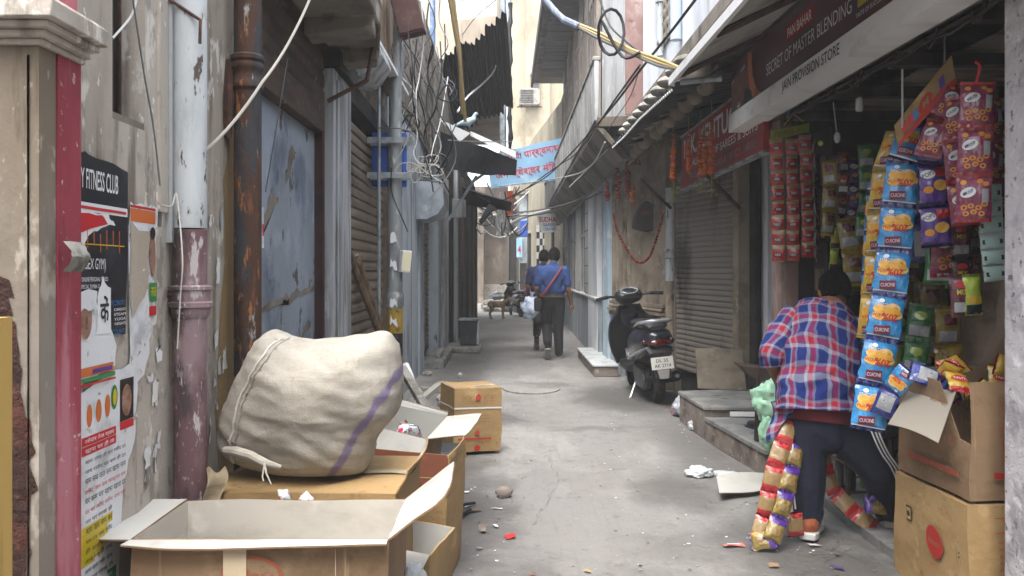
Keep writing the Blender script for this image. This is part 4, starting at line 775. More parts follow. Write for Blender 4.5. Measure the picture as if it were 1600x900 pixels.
for k in range(10):
    y = rw.uniform(20, 28); x0 = rw.uniform(782, 800)
    wire(spline([at(x0, 300, y), at(x0 - 4, 325, y), at(x0 + rw.uniform(-12, 4), 350, y), at(x0 + rw.uniform(-10, 8), 368, y)], 4), .035, m_wirew, 'white pipe like cable dropping in the far clutter', 'white cables dropping at the end of the lane')
# ------------------------------------------------------------------ cartons and sack
m_kraft = mat('kraft', '#927851', .8, layers=[('#83693f', (1.5, 1.5, 3), .48, .7), ('#bda176', 5, .56, .74, .7), ('#6f5738', 16, .6, .72, .7), ('#5d482f', (3, 3, 40), .66, .74, .6)], bump=((60, 60, 6), .2, .004), bump2=(5, .6, .025))
m_kraftd = mat('kraft_dull', '#80684f', .82, layers=[('#67523b', (2, 2, 3), .48, .7), ('#927b60', 6, .56, .74, .7), ('#57452f', 14, .6, .72, .6), ('#a38d70', (40, 3, 3), .6, .7, .5)], bump=((60, 60, 6), .2, .004), bump2=(5, .6, .025))
m_kraftr = mat('kraft_red', '#7d4a35', .8, layers=[('#5d3324', 5, .48, .7), ('#94624a', 9, .58, .74)], bump=(8, .25, .01))
m_board = mat('board_inside', '#b9b4aa', .85, layers=[('#a19b90', (2, 2, 4), .48, .7), ('#cbc7be', 5, .58, .74)], bump=(7, .25, .01))
m_boardw = mat('board_white', '#a8a7a2', .8, layers=[('#94928b', 3, .5, .7), ('#8d877c', 30, .69, .76, .7)], bump=(7, .25, .01))
m_tape = mat('clear_tape', '#b0a188', .25, layers=[('#9b8b6f', (3, 3, 20), .5, .65)], bump=(18, .3, .004))
m_strap = mat('white_strap', '#cfcfca', .4)
m_cred = mat('carton_red', '#a3231f', .65, layers=[('#8d3a2c', 30, .5, .7)]); m_credd = mat('carton_red_dull', '#8c4630', .7, layers=[('#94705a', 30, .55, .7)])
def carton(label, loc, size, rot=(0, 0, 0), mo=m_kraft, mi_=m_boardw, open_=True, flaps=None, art=None, group=None, strap=False, tape=False, t=.006, cut=None, bot=True, mw=None):
    wx, wy, wz = size
    e = thing('cardboard_carton', label, 'carton', loc, rot, group)
    sides = {'-y': (V((-wx / 2, -wy / 2, 0)), V((1, 0, 0)), wx), '+x': (V((wx / 2, -wy / 2, 0)), V((0, 1, 0)), wy), '+y': (V((wx / 2, wy / 2, 0)), V((-1, 0, 0)), wx), '-x': (V((-wx / 2, wy / 2, 0)), V((0, -1, 0)), wy)}
    Z = V((0, 0, 1)); b = MB(); rnd = random.Random(len(label) + int(wx * 100))
    for s, (o, u, L) in sides.items():
        n = u.cross(Z); ph = rnd.uniform(0, 9)
        def warp(x, z): return n * (.006 * noise.noise(V((x * 5 + ph, z * 5, ph))) + .005 * sin(pi * x / L) * sin(pi * z / wz * .8))
        nx, nz_ = 8, 6
        top = (lambda x: wz) if not (cut and s in cut) else cut[s]
        b.grid(nx, nz_, lambda a, v: o + u * (a * L) + Z * (v * top(a * L)) + (warp(a * L, v * wz) if 0 < a < 1 else V((0, 0, 0))), mo)
        b.grid(nx, nz_, lambda a, v: o + u * (t + a * (L - 2 * t)) + Z * (v * top(a * L)) - n * t + (warp(a * L, v * wz) if 0 < a < 1 else V((0, 0, 0))), mw or mi_)
        b.grid(nx, 1, lambda a, v: o + u * (v * t + a * (L - 2 * t * v)) + Z * top(a * L) - n * t * v + (warp(a * L, wz) if 0 < a < 1 else V((0, 0, 0))), mo)
    if bot: b.box((-wx / 2 + t, -wy / 2 + t, .002), (wx / 2 - t, wy / 2 - t, .008), mi_)
    if not open_:
        b.grid(12, 10, lambda a, v: V(((a - .5) * wx, (v - .5) * wy, wz + .001 + (.012 * noise.noise(V((a * 3, v * 3, ph))) - .01 * sin(pi * a) * sin(pi * v)) * (1 if 0 < a < 1 and 0 < v < 1 else 0))), mo)
        if tape: b.grid(12, 2, lambda a, v: V(((a - .5) * wx, (v - .5) * .06, wz + .004 + (.012 * noise.noise(V((a * 3, .5, ph))) - .01 * sin(pi * a)) * (1 if 0 < a < 1 else 0))), m_tape)
    if tape and open_ is False:
        pass
    if strap:
        zz = wz * .68
        for s, (o, u, L) in sides.items():
            n = u.cross(Z); b.grid(4, 1, lambda a, v: o + n * .008 + u * (a * L) + Z * (zz + v * .012), m_strap)
    for s, ar, m, k in (art or []):
        o, u, L = sides[s]; n = u.cross(Z); ph = 0
        b.flat(ar, (lambda x, y, o=o, u=u, n=n, L=L, k=k: o + u * x + Z * y + n * (.0135 + .0015 * k)), m)
    cph = len(label) * 1.7; b.v = [v + V((noise.noise(v * 4 + V((cph, 0, 0))), noise.noise(v * 4 + V((0, cph, 0))), .5 * noise.noise(v * 5 + V((0, 0, cph))))) * .011 + V((noise.noise(v * 13 + V((cph, 9, 0))), noise.noise(v * 13 + V((3, cph, 0))), 0)) * .005 for v in b.v]
    b.build('body', e, local=True, sharp=30)
    for s, ang, fl, l0, l1 in (flaps or []):
        o, u, L = sides[s]; n = u.cross(Z); a = radians(ang); d = Z * cos(a) + n * sin(a); fn_ = n * cos(a) - Z * sin(a); ph = rnd.uniform(0, 9)
        b = MB(); base = o + Z * wz
        def fp(x, v): return base + u * (L * x + (l0 * (1 - x) - l1 * x) * v * fl) + d * (fl * v) + fn_ * (.012 * noise.noise(V((x * 3 + ph, v * 2, ph))) * v + .01 * sin(pi * x) * v)
        b.grid(10, 6, lambda x, v: fp(x, v) + fn_ * .0025, mo); b.grid(10, 6, lambda x, v: fp(x, v) - fn_ * .0025, mi_)
        for f0, f1 in (((0, 1), (1, 1)), ((0, 0), (0, 1)), ((1, 0), (1, 1))):
            b.grid(6, 1, lambda x, v: fp(f0[0] + (f1[0] - f0[0]) * x, f0[1] + (f1[1] - f0[1]) * x) + fn_ * (.005 * v - .0025), mo)
        b.build('flap', e, local=True, sharp=40)
    return e
def logo(cx, cy, rx, ry): return oval(cx, cy, rx, ry, 28)
def bars(x0, y0, n, w, h, gap, vert=True, seed=0):
    r = random.Random(seed); vs = []; fs = []
    for k in range(n):
        if r.random() < .12: continue
        x = x0 + k * gap; hh = h * r.uniform(.7, 1)
        vs += [(x, y0), (x + w, y0), (x + w, y0 + hh), (x, y0 + hh)] if vert else [(y0, x), (y0 + hh, x), (y0 + hh, x + w), (y0, x + w)]; fs.append(tuple(range(len(vs) - 4, len(vs))))
    return (vs, fs)
# front carton
A, Bc = at(203, 850, 2.22), at(606, 845, 2.22); wx = Bc.x - A.x
art = [('-y', logo(wx * .48, .515, .083, .05), m_credd, 0), ('-y', logo(wx * .48, .515, .074, .043), m_kraftd, 1), ('-y', mv(fit("Haldiram's", .12, .035), wx * .48, .515), m_credd, 2)]
art += [('-y', rect(wx * .375, .0, wx * .46, .588), m_tape, 3), ('-y', rect(wx * .80, .0, wx * .803, .588), m_tape, 1)]
carton('big open brown carton at the front left with white flaps spread wide', ((A.x + Bc.x) / 2, 2.42, 0), (wx, .40, .605), (0, 0, .0), m_kraftd, m_boardw, True,
       [('-y', 91, .04, -.2, .02), ('+x', 52, .2, -.05, -.02), ('-x', 92, .13, .1, .25)], art, None, False, False, .006, None, True, m_board)
# carton under the sack
carton('closed yellowish carton with torn corner under the jute sack', (-.69, 2.99, 0), (.66, .55, .60), (0, 0, -.04), m_kraft, m_board, False, [('+x', 28, .09, .0, .3)], [('-y', bars(.05, .3, 9, .008, .06, .018, True, 3), m_credd, 0)], None, False, True)
b = MB(); o = at(338, 745, 2.72)
b.grid(8, 8, lambda u, v: o + V((-.03 + .06 * u + .01 * sin(v * 5), -.015 * sin(u * 4 + v * 3) - .012, .03 - .12 * v + .012 * sin(u * 7))), m_tape); tag(b.build('torn_tape'), 'torn piece of brown tape hanging from the carton under the sack', 'tape')
# small packets peeping from carton gaps are built with the packets
cD = carton('open reddish brown carton tilted behind the sack with white flap and sweets', (-.67, 4.35, .22), (.50, .42, .36), (.10, .20, -.16), m_kraftd, m_boardw, True, [('-y', 152, .15, .0, .05), ('+x', 72, .20, .05, .0), ('+y', 4, .03, 0, 0)],
            [('-y', rect(.02, .02, .46, .2), m_kraftr, 0), ('-y', rect(0, .075, .5, .082), m_strap, 1), ('+x', rect(0, .075, .42, .082), m_strap, 1)])
cE = carton('open carton with red rim half hidden behind the front carton, holding green packets', (-.50, 3.62, 0), (.52, .42, .49), (0, .06, -.12), m_kraft, m_kraftr, True, [('-x', 20, .1, 0, 0), ('+x', -8, .10, 0, .1)],
            [('-y', rect(.0, .44, .52, .488), m_kraftr, 0)])
lg = [('-y', poly((.165, .385), (.205, .385), (.205, .415), (.185, .435), (.165, .415)), m_cred, 0), ('-y', mv(fit('H', .012, .02), .185, .405), m_kraft, 1), ('-y', rect(.05, .378, .155, .38), m_credd, 0), ('-y', rect(.05, .418, .155, .42), m_credd, 0), ('-y', rect(.215, .378, .32, .38), m_credd, 0), ('-y', rect(.215, .418, .32, .42), m_credd, 0),
      ('-y', mv(fit('11  Y', .08, .02), .1, .4), m_credd, 0), ('-y', mv(fit('Y  4', .08, .02), .265, .4), m_credd, 0), ('-y', rect(.03, .095, .29, .108), m_cred, 0), ('-y', poly((.16, .13), (.2, .13), (.2, .15), (.18, .17), (.16, .15)), m_cred, 0), ('-y', oval(.185, .03, .025, .02), m_cred, 0)]
for k in range(3): lg.append(('-y', mv(fit('NET QTY 48 PKTS BATCH NO', .22, .009), .17, .27 - k * .022), m_credd, 0))
for k in range(4): lg.append(('-y', mv(fit('STORE DRY', .07, .008), .065, .19 - k * .016), m_credd, 0))
carton('closed tan carton with red prints and white strap, farthest of the left cartons', (-.275, 6.08, .02), (.375, .36, .47), (.0, .03, .36), m_kraft, m_board, False, None, lg, None, True, True)
b = MB(); b.hull([at(690, 742, 5.35), at(722, 735, 5.35), at(716, 706, 5.5), at(684, 706, 5.5)], (.0, .28, 0), m_sheetd); tag(b.build('crushed_carton'), 'grey flattened carton scrap propping up the tan strapped carton', 'carton')
carton('low tan carton side showing below the white flap of the front carton', (-.44, 2.88, 0), (.34, .30, .42), (0, .12, -.2), m_kraft, m_boardw, True, [('-y', 120, .14, 0, .1)])
# right hand stack
zb = .45
art = [('-x', logo(.34, .24, .062, .066), m_cred, 0), ('-x', mv(fit("Haldiram's", .085, .028), .34, .24), m_kraft, 1), ('-x', mv(fit('NAMKEEN', .06, .014), .34, .145), m_cred, 0), ('-x', rect(.12, .27, .165, .335), m_hairp, 0), ('-x', rect(.126, .276, .159, .329), m_kraft, 1), ('-x', oval(.1425, .302, .011, .013, 12), m_hairp, 2),
       ('-x', mv(fit('KEEP DRY STORE COOL', .1, .01), .42, .39), m_credd, 0), ('-x', mv(fit('HANDLE WITH CARE', .1, .01), .2, .395), m_credd, 0), ('-x', rect(.34, .03, .5, .05), m_cred, 0), ('-x', mv(fit('4Y', .035, .04), .47, .12), m_credd, 0), ('-x', mv(fit('( =', .02, .07), .5, .24), m_hairp, 0)]
for k in range(9): art.append(('-y', mv(fit(('INGREDIENTS', 'NET WEIGHT', 'BATCH NO', 'MFD DATE', 'MRP RS', 'STORE IN COOL', 'DRY PLACE', 'LIC NO', 'PACKED BY')[k], .12, .011), .17, .31 - k * .026), m_cred, 0))
art += [('-y', rect(.1, .345, .25, .348), m_cred, 0), ('-y', rect(.1, .40, .25, .403), m_cred, 0), ('-y', mv(fit('24 PKT', .07, .03), .175, .375), m_cred, 0)]
bx = lambda off: (2.045 + off, 3.36, 0)
carton('lower carton of the right stack, yellowish with red oval print, on the shop edge', (2.03, 3.36, 0), (.52, .54, zb), (0, 0, .04), m_kraft, m_board, False, None, art)
art2 = [('-x', rect(.1, .08, .48, .105), m_credd, 0), ('-x', mv(fit('POP CORN', .11, .03), .33, .35), m_credd, 0), ('-x', mv(fit('A', .04, .05), .44, .22), m_credd, 0), ('-x', mv(fit('13', .035, .05), .28, .22), m_credd, 0), ('-x', mv(fit('TASTY SNACKS', .12, .015), .18, .2), m_credd, 0), ('-y', rect(.09, .09, .25, .115), m_cred, 0), ('-y', mv(fit('MAHA', .07, .10), .16, .19), m_cred, 0)]
for k in range(9): art2.append(('-y', mv(fit('MIX NAMKEEN', .13, .013), .17, .37 - k * .014 if k > 4 else .40 - k * .015), m_credd, 0))
cutx = lambda x: .44 if x < .33 else (.44 - (x - .33) * 1.6 if x < .48 else .22)
cU = carton('upper torn open carton of the right stack, brown, full of yellow snack packets', (2.045, 3.37, zb + .012), (.51, .53, .46), (0, 0, .02), m_kraftd, m_board, True, [], art2, None, False, False, .006, {'-x': cutx}, True, m_kraftd)
m_boardg = mat('board_grey', '#8a8479', .85, layers=[('#766f64', 3, .48, .7)], bump=(7, .3, .01)); b = MB(); A1, A2 = at(1428, 598, 3.58), at(1492, 612, 3.28); C1, C2 = at(1386, 662, 3.42), at(1462, 692, 3.1)
b.grid(10, 8, lambda u, v: A1.lerp(A2, u).lerp(C1.lerp(C2, u), v) + V((0, 0, .012 * sin(u * 3) * v)), m_boardg); b.grid(10, 8, lambda u, v: A1.lerp(A2, u).lerp(C1.lerp(C2, u), v) + V((.004, .004, -.004 + .012 * sin(u * 3) * v)), m_kraftd)
b.build('flap', cU, sharp=60)
# ------------------------------------------------------------------ jute sack
m_jute = mat('jute', '#9f9b92', .95, layers=[('#858077', (2, 2, 3), .46, .68), ('#aeaaa2', 3.5, .56, .74, .8), ('#968b7b', (60, 60, 8), .5, .7, .6), ('#857a69', (7, 7, 150), .5, .7, .35)], bump=((180, 180, 180), .5, .003), bump2=(7, .5, .02), spec=.1)
out = [(350, 700), (349, 662), (362, 615), (385, 565), (402, 533), (416, 519), (432, 515), (450, 524), (478, 530), (520, 528), (560, 523), (596, 519), (615, 531), (626, 572), (628, 610), (619, 645), (598, 672), (586, 705), (572, 735), (530, 742), (480, 743), (425, 737), (375, 722)]
SY = 2.98
o2 = spline([at(x, y, SY) for x, y in out + [out[0]]], 4)[:-1]; ce = at(487, 640, SY)
def sack_pt(th, ph):      # th 0..1 round the outline, ph -1..1 front..back pole
    k = th * len(o2); i = int(k) % len(o2); p = o2[i].lerp(o2[(i + 1) % len(o2)], k - int(k)); rho = cos(ph * pi / 2) ** .85 * .985 if abs(ph) < 1 else 0
    q = ce + (p - ce) * rho; hz = max(0, min(1, (q.z - .6) / .5))
    dep = .27 * (.75 + .25 * hz)
    q = q + V((0, dep * (1 if ph > 0 else -1) * abs(sin(ph * pi / 2)) ** .8 , 0))
    nw = .016 * noise.noise(V((q.x * 4, q.y * 4, q.z * 5))) + .007 * noise.noise(V((q.x * 7 + 3, q.y * 7, q.z * 26 + q.x * 9))) + .010 * abs(noise.noise(V((q.x * 5 + 9, q.y * 5, q.z * 15 + q.x * 7)))) + .004 * noise.noise(V((q.x * 20, q.y * 20, q.z * 50)))
    d = (q - ce).normalized(); q = q + d * nw * (1 if q.z > .66 else .3)
    q.z = max(q.z, .612); return q
m_twine = mat('twine', '#b5b2aa', .8)
e = thing('jute_sack', 'bulging beige jute sack with purple stripe lying on a carton', 'sack', (ce.x, SY, .6))
b = MB(); b.grid(120, 70, lambda u, v: sack_pt(u, -1 + 2 * v), m_jute, True); b.build('sack_body', e, sharp=180)
def sack_front(px, py, off=.004):         # point of the sack's near face seen at that spot
    d = (at(px, py, 1) - V((0, 0, H))); best = None
    th0 = None
    import bisect
    lo = None
    tgt = V((px, py))
    p = at(px, py, SY); ang = math.atan2(p.z - ce.z, p.x - ce.x)
    bi, n = 0, len(o2)
    for i in range(n):
        d0, d1 = [((math.atan2(q.z - ce.z, q.x - ce.x) - ang + pi) % (2 * pi) - pi) for q in (o2[i], o2[(i + 1) % n])]
        if d0 * d1 <= 0 and abs(d0 - d1) < 1: bi = i + abs(d0) / max(abs(d0 - d1), 1e-9); break
    i = int(bi) % n; oe = o2[i].lerp(o2[(i + 1) % n], bi - int(bi))
    rho = min(.999, (p - ce).length / max((oe - ce).length, 1e-6) / .985); 
    ph = -2 / pi * math.acos(min(1, rho ** (1 / .85)))
    q = sack_pt(bi / len(o2), ph); dn = (q - ce).normalized(); return q + V((0, -off, 0)) + dn * off * .5
def dye(m):      # purple paint stripe printed across the sack
    n = m.node_tree.nodes; L = m.node_tree.links; bs = n['Principled BSDF']; base = bs.inputs['Base Color'].links[0].from_socket
    tc = n.new('ShaderNodeTexCoord'); nz = n.new('ShaderNodeTexNoise'); nz.inputs['Scale'].default_value = 14; nz.inputs['Detail'].default_value = 6; L.new(tc.outputs['Object'], nz.inputs['Vector'])
    dt = n.new('ShaderNodeVectorMath'); dt.operation = 'DOT_PRODUCT'; dt.inputs[1].default_value = (.84, 0, -.543); L.new(tc.outputs['Object'], dt.inputs[0])
    ad = n.new('ShaderNodeMath'); ad.operation = 'MULTIPLY_ADD'; ad.inputs[1].default_value = .04; ad.inputs[2].default_value = .860 - .02; L.new(nz.outputs[0], ad.inputs[0])
    sm = n.new('ShaderNodeMath'); sm.operation = 'ADD'; L.new(ad.outputs[0], sm.inputs[0]); L.new(dt.outputs['Value'], sm.inputs[1])
    ab = n.new('ShaderNodeMath'); ab.operation = 'ABSOLUTE'; L.new(sm.outputs[0], ab.inputs[0])
    mr = n.new('ShaderNodeMapRange'); mr.interpolation_type = 'SMOOTHSTEP'; mr.inputs['From Min'].default_value = .020; mr.inputs['From Max'].default_value = .007; mr.inputs['To Max'].default_value = .65; L.new(ab.outputs[0], mr.inputs['Value'])
    mi = n.new('ShaderNodeMix'); mi.data_type = 'RGBA'; L.new(mr.outputs[0], mi.inputs['Factor']); L.new(base, mi.inputs[6]); mi.inputs[7].default_value = c('#584a80'); L.new(mi.outputs[2], bs.inputs['Base Color'])
dye(m_jute)
b = MB(); sm = [(448, 527), (430, 560), (412, 590), (400, 612), (392, 645), (384, 680), (380, 712)]
for dx, r in ((0, .0045), (8, .003)): b.tube([sack_front(p.x + dx, p.y, .002) for p in spline([V((x, y, 0)) for x, y in sm], 5)], r, m_twine if dx == 0 else m_jute, 6)
for k in range(16): p = spline([V((x, y, 0)) for x, y in sm], 5)[k * 2]; b.tube([sack_front(p.x - 4, p.y, .002), sack_front(p.x + 11, p.y + 2, .002)], .0015, m_jute, 5)
b.build('stitched_seam', e)
b = MB(); b.tube([at(352, 704, 2.76), at(370, 706, 2.72), at(392, 712, 2.69), at(415, 724, 2.68), at(438, 730, 2.70)], [.014, .018, .016, .015, .008], m_jute, 10); b.tube([at(413, 724, 2.665), at(416, 740, 2.64), at(424, 757, 2.63)], [.004, .003, .002], m_jute, 5); b.tube([at(413, 724, 2.665), at(410, 745, 2.64), at(412, 752, 2.63)], .0025, m_jute, 5); b.build('rolled_mouth', e)
# ------------------------------------------------------------------ litter, bags, scraps
m_bagw = mat('white_plastic', '#c9cdd0', .35, layers=[('#b0b6ba', 12, .5, .7)], bump=(20, .4, .01), trans=.15)
m_bagg = mat('green_plastic', '#9cc9ad', .35, layers=[('#bbdcc6', 9, .5, .7)], bump=(16, .5, .015), trans=.15)
def bag(name, label, cat, ce, r, m, seed, knot=None):
    b = MB(); ce = V(ce)
    def f(u, v):
        a, t = u * 2 * pi, v * pi; d = V((sin(t) * cos(a), sin(t) * sin(a), -cos(t))); k = 1 + .35 * noise.noise(d * 1.7 + V((seed, 0, 0))) + .18 * noise.noise(d * 5 + V((0, seed, 0))) + .08 * noise.noise(d * 12)
        p = ce + V((d.x * r[0], d.y * r[1], d.z * r[2])) * k; return V((p.x, p.y, max(p.z, .008)))
    b.grid(40, 26, f, m, True)
    if knot: b.tube([ce + V((0, 0, r[2] * .8)), ce + V((.005, 0, r[2] * 1.1)), ce + V((knot, 0, r[2] * 1.5))], [r[0] * .35, r[0] * .12, r[0] * .3], m, 8)
    return tag(b.build(name, sharp=60), label, cat)
p = ong(1084, 672); bag('plastic_bag', 'small knotted white plastic bag at the foot of the stone ledge', 'plastic bag', (p.x, p.y, .04), (.05, .05, .045), m_bagw, 1, .02)
p = ong(1092, 744); bag('plastic_bag', 'flat crumpled white plastic bag lying beside the grey cardboard sheet', 'plastic bag', (p.x, p.y, .025), (.085, .08, .035), m_bagw, 4)
p = ong(1132, 742); bag('plastic_wrap', 'thin clear plastic wrap lying between white bag and cardboard sheet', 'plastic wrap', (p.x, p.y, .012), (.09, .05, .014), m_bagw, 9)
p = at(642, 896, 2.6); bag('plastic_bag', 'white plastic bag tucked against the front carton at the bottom edge', 'plastic bag', (p.x, p.y, .28), (.07, .09, .1), m_bagw, 6)
p = at(1203, 625, 4.75); bag('plastic_bag', 'pale green plastic bag bulging beside the crouching customer in checks', 'plastic bag', (p.x, p.y, p.z), (.115, .1, .11), m_bagg, 3)
p = at(1200, 672, 4.7); bag('plastic_bag', 'drooping lower end of pale green plastic behind the checked shirt', 'plastic bag', (p.x, p.y, p.z), (.05, .04, .10), m_bagg, 8)
b = MB(); q = [at(1120, 745, 4.85), at(1198, 741, 4.6), at(1200, 768, 4.2), at(1124, 776, 4.3)]; q = [V((v.x, v.y, .10 if i < 2 else .045)) for i, v in enumerate((ong(1119, 748, .08), ong(1200, 742, .08), ong(1200, 764, .04), ong(1124, 774, .04)))]
b.grid(8, 6, lambda u, v: q[0].lerp(q[1], u).lerp(q[3].lerp(q[2], u), v) + V((0, 0, .01 * sin(u * 4 + v * 2))), m_boardw); b.grid(8, 6, lambda u, v: q[0].lerp(q[1], u).lerp(q[3].lerp(q[2], u), v) + V((0, 0, -.006 + .01 * sin(u * 4 + v * 2))), m_kraftd); tag(b.build('cardboard_sheet', sharp=60), 'flat greyish cardboard sheet lying by the ledge corner', 'cardboard')
def scrap(px, py, w, h, rot, m, lab, seed, m2=None, name='litter_scrap', group=None):
    p = ong(px, py); b = MB(); o = mv(ragged([(-w, -h), (w, -h * .8), (w * .9, h), (-w * .85, h * .9)], min(w, h) * .25, seed, 3), 0, 0, rot)
    z0 = lane_h(p.x, p.y).z
    b.flat(o, lambda x, y: V((p.x + x, p.y + y, z0 + .012 + .012 * noise.noise(V((x * 20, y * 20, seed))))), m)
    if m2: b.flat(mv(rect(-w * .6, -h * .3, w * .6, h * .2), 0, 0, rot), lambda x, y: V((p.x + x, p.y + y, z0 + .016 + .012 * noise.noise(V((x * 20, y * 20, seed))))), m2)
    tag(b.build(name, sharp=60), lab, 'litter', group)
scrap(676, 822, .055, .06, .1, m_inkr, 'red and yellow printed wrapper lying by the front cartons', 1, m_inky)
scrap(1146, 854, .055, .018, .05, mat('salmon_paper', '#b8675f', .6), 'salmon pink paper strip lying left of the golden packets', 2, m_paper)
scrap(797, 838, .03, .025, .4, m_cred, 'small dark red wrapper in the middle of the lane', 3)
scrap(918, 893, .018, .008, -.6, m_kraft, 'tiny yellow wrapper near the bottom of the lane', 4)
scrap(832, 898, .014, .010, .2, m_kraftr, 'tiny orange wrapper at the bottom edge of the lane', 5)
scrap(738, 800, .06, .02, .5, mat('brown_scrap', '#6d4b3c', .8), 'brown leaf of torn paper near the grey stone', 6)
scrap(722, 770, .05, .015, -.3, m_posterw, 'pale paper strip behind the litter on the left', 7)
scrap(1272, 855, .03, .02, .3, m_bagw, 'crumpled silvery wrapper right of the orange shoe', 8)
scrap(1308, 890, .03, .015, -.4, m_inkp, 'pinkish purple wrapper on the shop edge at the bottom', 9)
p = ong(787, 777); b = MB(); b.ell((0, 0, .03), (.05, .04, .035), m_step, 10, 7, Matrix.Translation(p)); b.v = [v + V((1, 1, .6)) * .015 * noise.noise(v * 22) for v in b.v]; tag(b.build('loose_stone', sharp=30), 'single loose grey stone lying in the lane', 'stone')
for k, (a, d) in enumerate((((705, 802), (742, 790)), ((720, 812), (735, 800)), ((655, 835), (690, 822)))):
    b = MB(); pa, pd = ong(*a), ong(*d); b.tube([pa + V((0, 0, .02)), pa.lerp(pd, .5) + V((.01, .03, .02)), pd + V((0, 0, .015))], .009, m_dark, 6); tag(b.build('twig'), 'dark twig lying among the litter by the cartons', 'twig', 'dark twigs by the cartons')
b = MB(); b.tube(spline([ong(655, 850), ong(668, 862, .05), ong(676, 885, .03), ong(660, 895), ong(640, 880, .02)], 6), .006, m_wirew, 6); tag(b.build('wire_loop'), 'bent white wire lying beside the front carton', 'wire')
b = MB(); p = ong(830, 607); b.tube([p + V((.33 * cos(a), .42 * sin(a), .004)) for a in [pi * 1.02 + pi * .98 * k / 20 for k in range(21)]], .007, m_step, 6); tag(b.build('drain_cover'), 'curved dark rim of a drain cover set in the lane', 'drain cover')
rl = random.Random(41)
for k in range(18):
    px, py = ((rl.uniform(660, 790), rl.uniform(750, 860)) if k < 12 else (rl.uniform(1150, 1360), rl.uniform(800, 895)))
    scrap(px, py, rl.uniform(.012, .045), rl.uniform(.008, .02), rl.uniform(-1.5, 1.5), rl.choice([m_posterw, m_step, m_kraftd, m_paper]), 'small torn paper scrap lying near the left cartons' if k < 12 else 'small torn paper scrap lying near the customer', 60 + k, None, 'litter_scrap', 'paper scraps by the left cartons' if k < 12 else 'paper scraps near the customer')
rl = random.Random(88)
for path in ([(.15, 4.3), (.35, 5.2), (.3, 6.0)], [(-.3, 6.9), (.3, 6.75), (.9, 6.95), (1.5, 6.8)], [(.5, 3.1), (.85, 3.5), (1.3, 3.55), (1.7, 3.9)], [(.1, 9.8), (.6, 9.6), (1.3, 9.9)], [(.35, 5.2), (.8, 5.5), (1.5, 5.35)], [(-.5, 11.5), (.2, 11.8), (1.0, 11.4)]):
    b = MB(); cen = []
    for i in range(len(path) - 1):
        n = max(3, int((V((*path[i + 1], 0)) - V((*path[i], 0))).length / .035))
        for k in range(n): t = k / n; cen.append((path[i][0] + (path[i + 1][0] - path[i][0]) * t + rl.uniform(-.014, .014), path[i][1] + (path[i + 1][1] - path[i][1]) * t + rl.uniform(-.014, .014)))
    for i in range(len(cen) - 1):
        if rl.random() < .25: continue
        (x0, y0), (x1, y1) = cen[i], cen[i + 1]; d = V((y0 - y1, x1 - x0, 0)).normalized() * rl.uniform(.0006, .0028); a, e_ = lane_h(x0, y0, .004), lane_h(x1, y1, .004); b.add([a - d, a + d, e_ + d, e_ - d], [(0, 1, 2, 3)], m_patch)
    o = b.build('lane_crack', sharp=10); struct(o)
rl = random.Random(17); b = MB()
for k in range(2600):
    y = 2.6 + 12 * rl.random() ** 1.7; x = rl.uniform(-.9, 1.75) if rl.random() < .4 else rl.choice([rl.gauss(-.75, .16), rl.gauss(1.52, .10), rl.gauss(-.35, .22), rl.gauss(1.2, .3)])
    if not -1.0 < x < 1.7: continue
    s = rl.uniform(.002, .012); z0 = lane_h(x, y).z + .004; a = rl.uniform(0, 3)
    o = [(cos(a + j * 2 * pi / 5) * s * rl.uniform(.5, 1.2), sin(a + j * 2 * pi / 5) * s * rl.uniform(.4, 1)) for j in range(5)]
    b.add([V((x + p[0], y + p[1], z0 + rl.uniform(0, s * .3))) for p in o], [(0, 1, 2, 3, 4)], rl.choice([m_paper, m_step, m_step, m_dark, m_stone, m_woodold, m_stone, m_patch]))
tag(b.build('fine_litter', sharp=10), 'fine scattered paper bits and grit over the lane', None, None, 'stuff')
# ------------------------------------------------------------------ right side: signs, awnings, garlands
m_signdk = mat('sign_maroon', '#542730', .3, layers=[('#402028', 2, .45, .65), ('#6b3430', (1.2, 1.2, 2), .58, .78)])
m_signrd = mat('sign_red', '#94121f', .45, layers=[('#7a0f1a', 3, .5, .7)])
m_signw = mat('sign_white', '#dededc', .5, layers=[('#c4c4c0', (1, 4, 8), .5, .7)])
X0 = 1.70
e = thing('shop_sign', 'dark maroon shop fascia with white lower band and silver lettering over the provision shop', 'sign', (X0, 4.3, 2.6))
ys0, ys1, zb0 = 6.02, 2.1, 2.40
bz = (X0, zb0)
b = MB(); b.box((X0, ys1, zb0 + .13), (X0 + .08, ys0, 2.90), m_signdk)
sf = lambda k: (lambda x, y: V((X0 - .003 - .0015 * k, ys0 - x, y)))       # x runs from the far end towards the camera
b.flat(ragged([(.0, 2.53), (.52, 2.53), (.44, 2.62), (.40, 2.75), (.3, 2.80), (.0, 2.78)], .01, 2, 5), sf(0), mat('sign_photo_brown', '#6b4c42', .35, layers=[('#94695a', 6, .5, .7)]))
b.flat(ragged([(.50, 2.53), (.72, 2.53), (.60, 2.60), (.52, 2.72), (.50, 2.86), (.42, 2.9), (.42, 2.74)], .008, 6, 5), sf(1), mat('sign_photo_skin', '#b06a4a', .35, layers=[('#8a5238', 7, .5, .7)]))
b.flat(ragged([(.30, 2.53), (.56, 2.53), (.50, 2.60), (.36, 2.66)], .008, 4, 4), sf(2), mat('sign_photo_dark', '#12151d', .35))
b.flat(ragged([(.02, 2.745), (.36, 2.80), (.36, 2.825), (.02, 2.77)], .004, 4, 4), sf(2), m_greyp)
b.flat(rect(1.18, 2.735, 1.62, 2.83), sf(1), m_cred); b.flat(mv(fit('PAN BAHAR', .38, .06, .01), 1.40, 2.782), sf(2), m_signw)
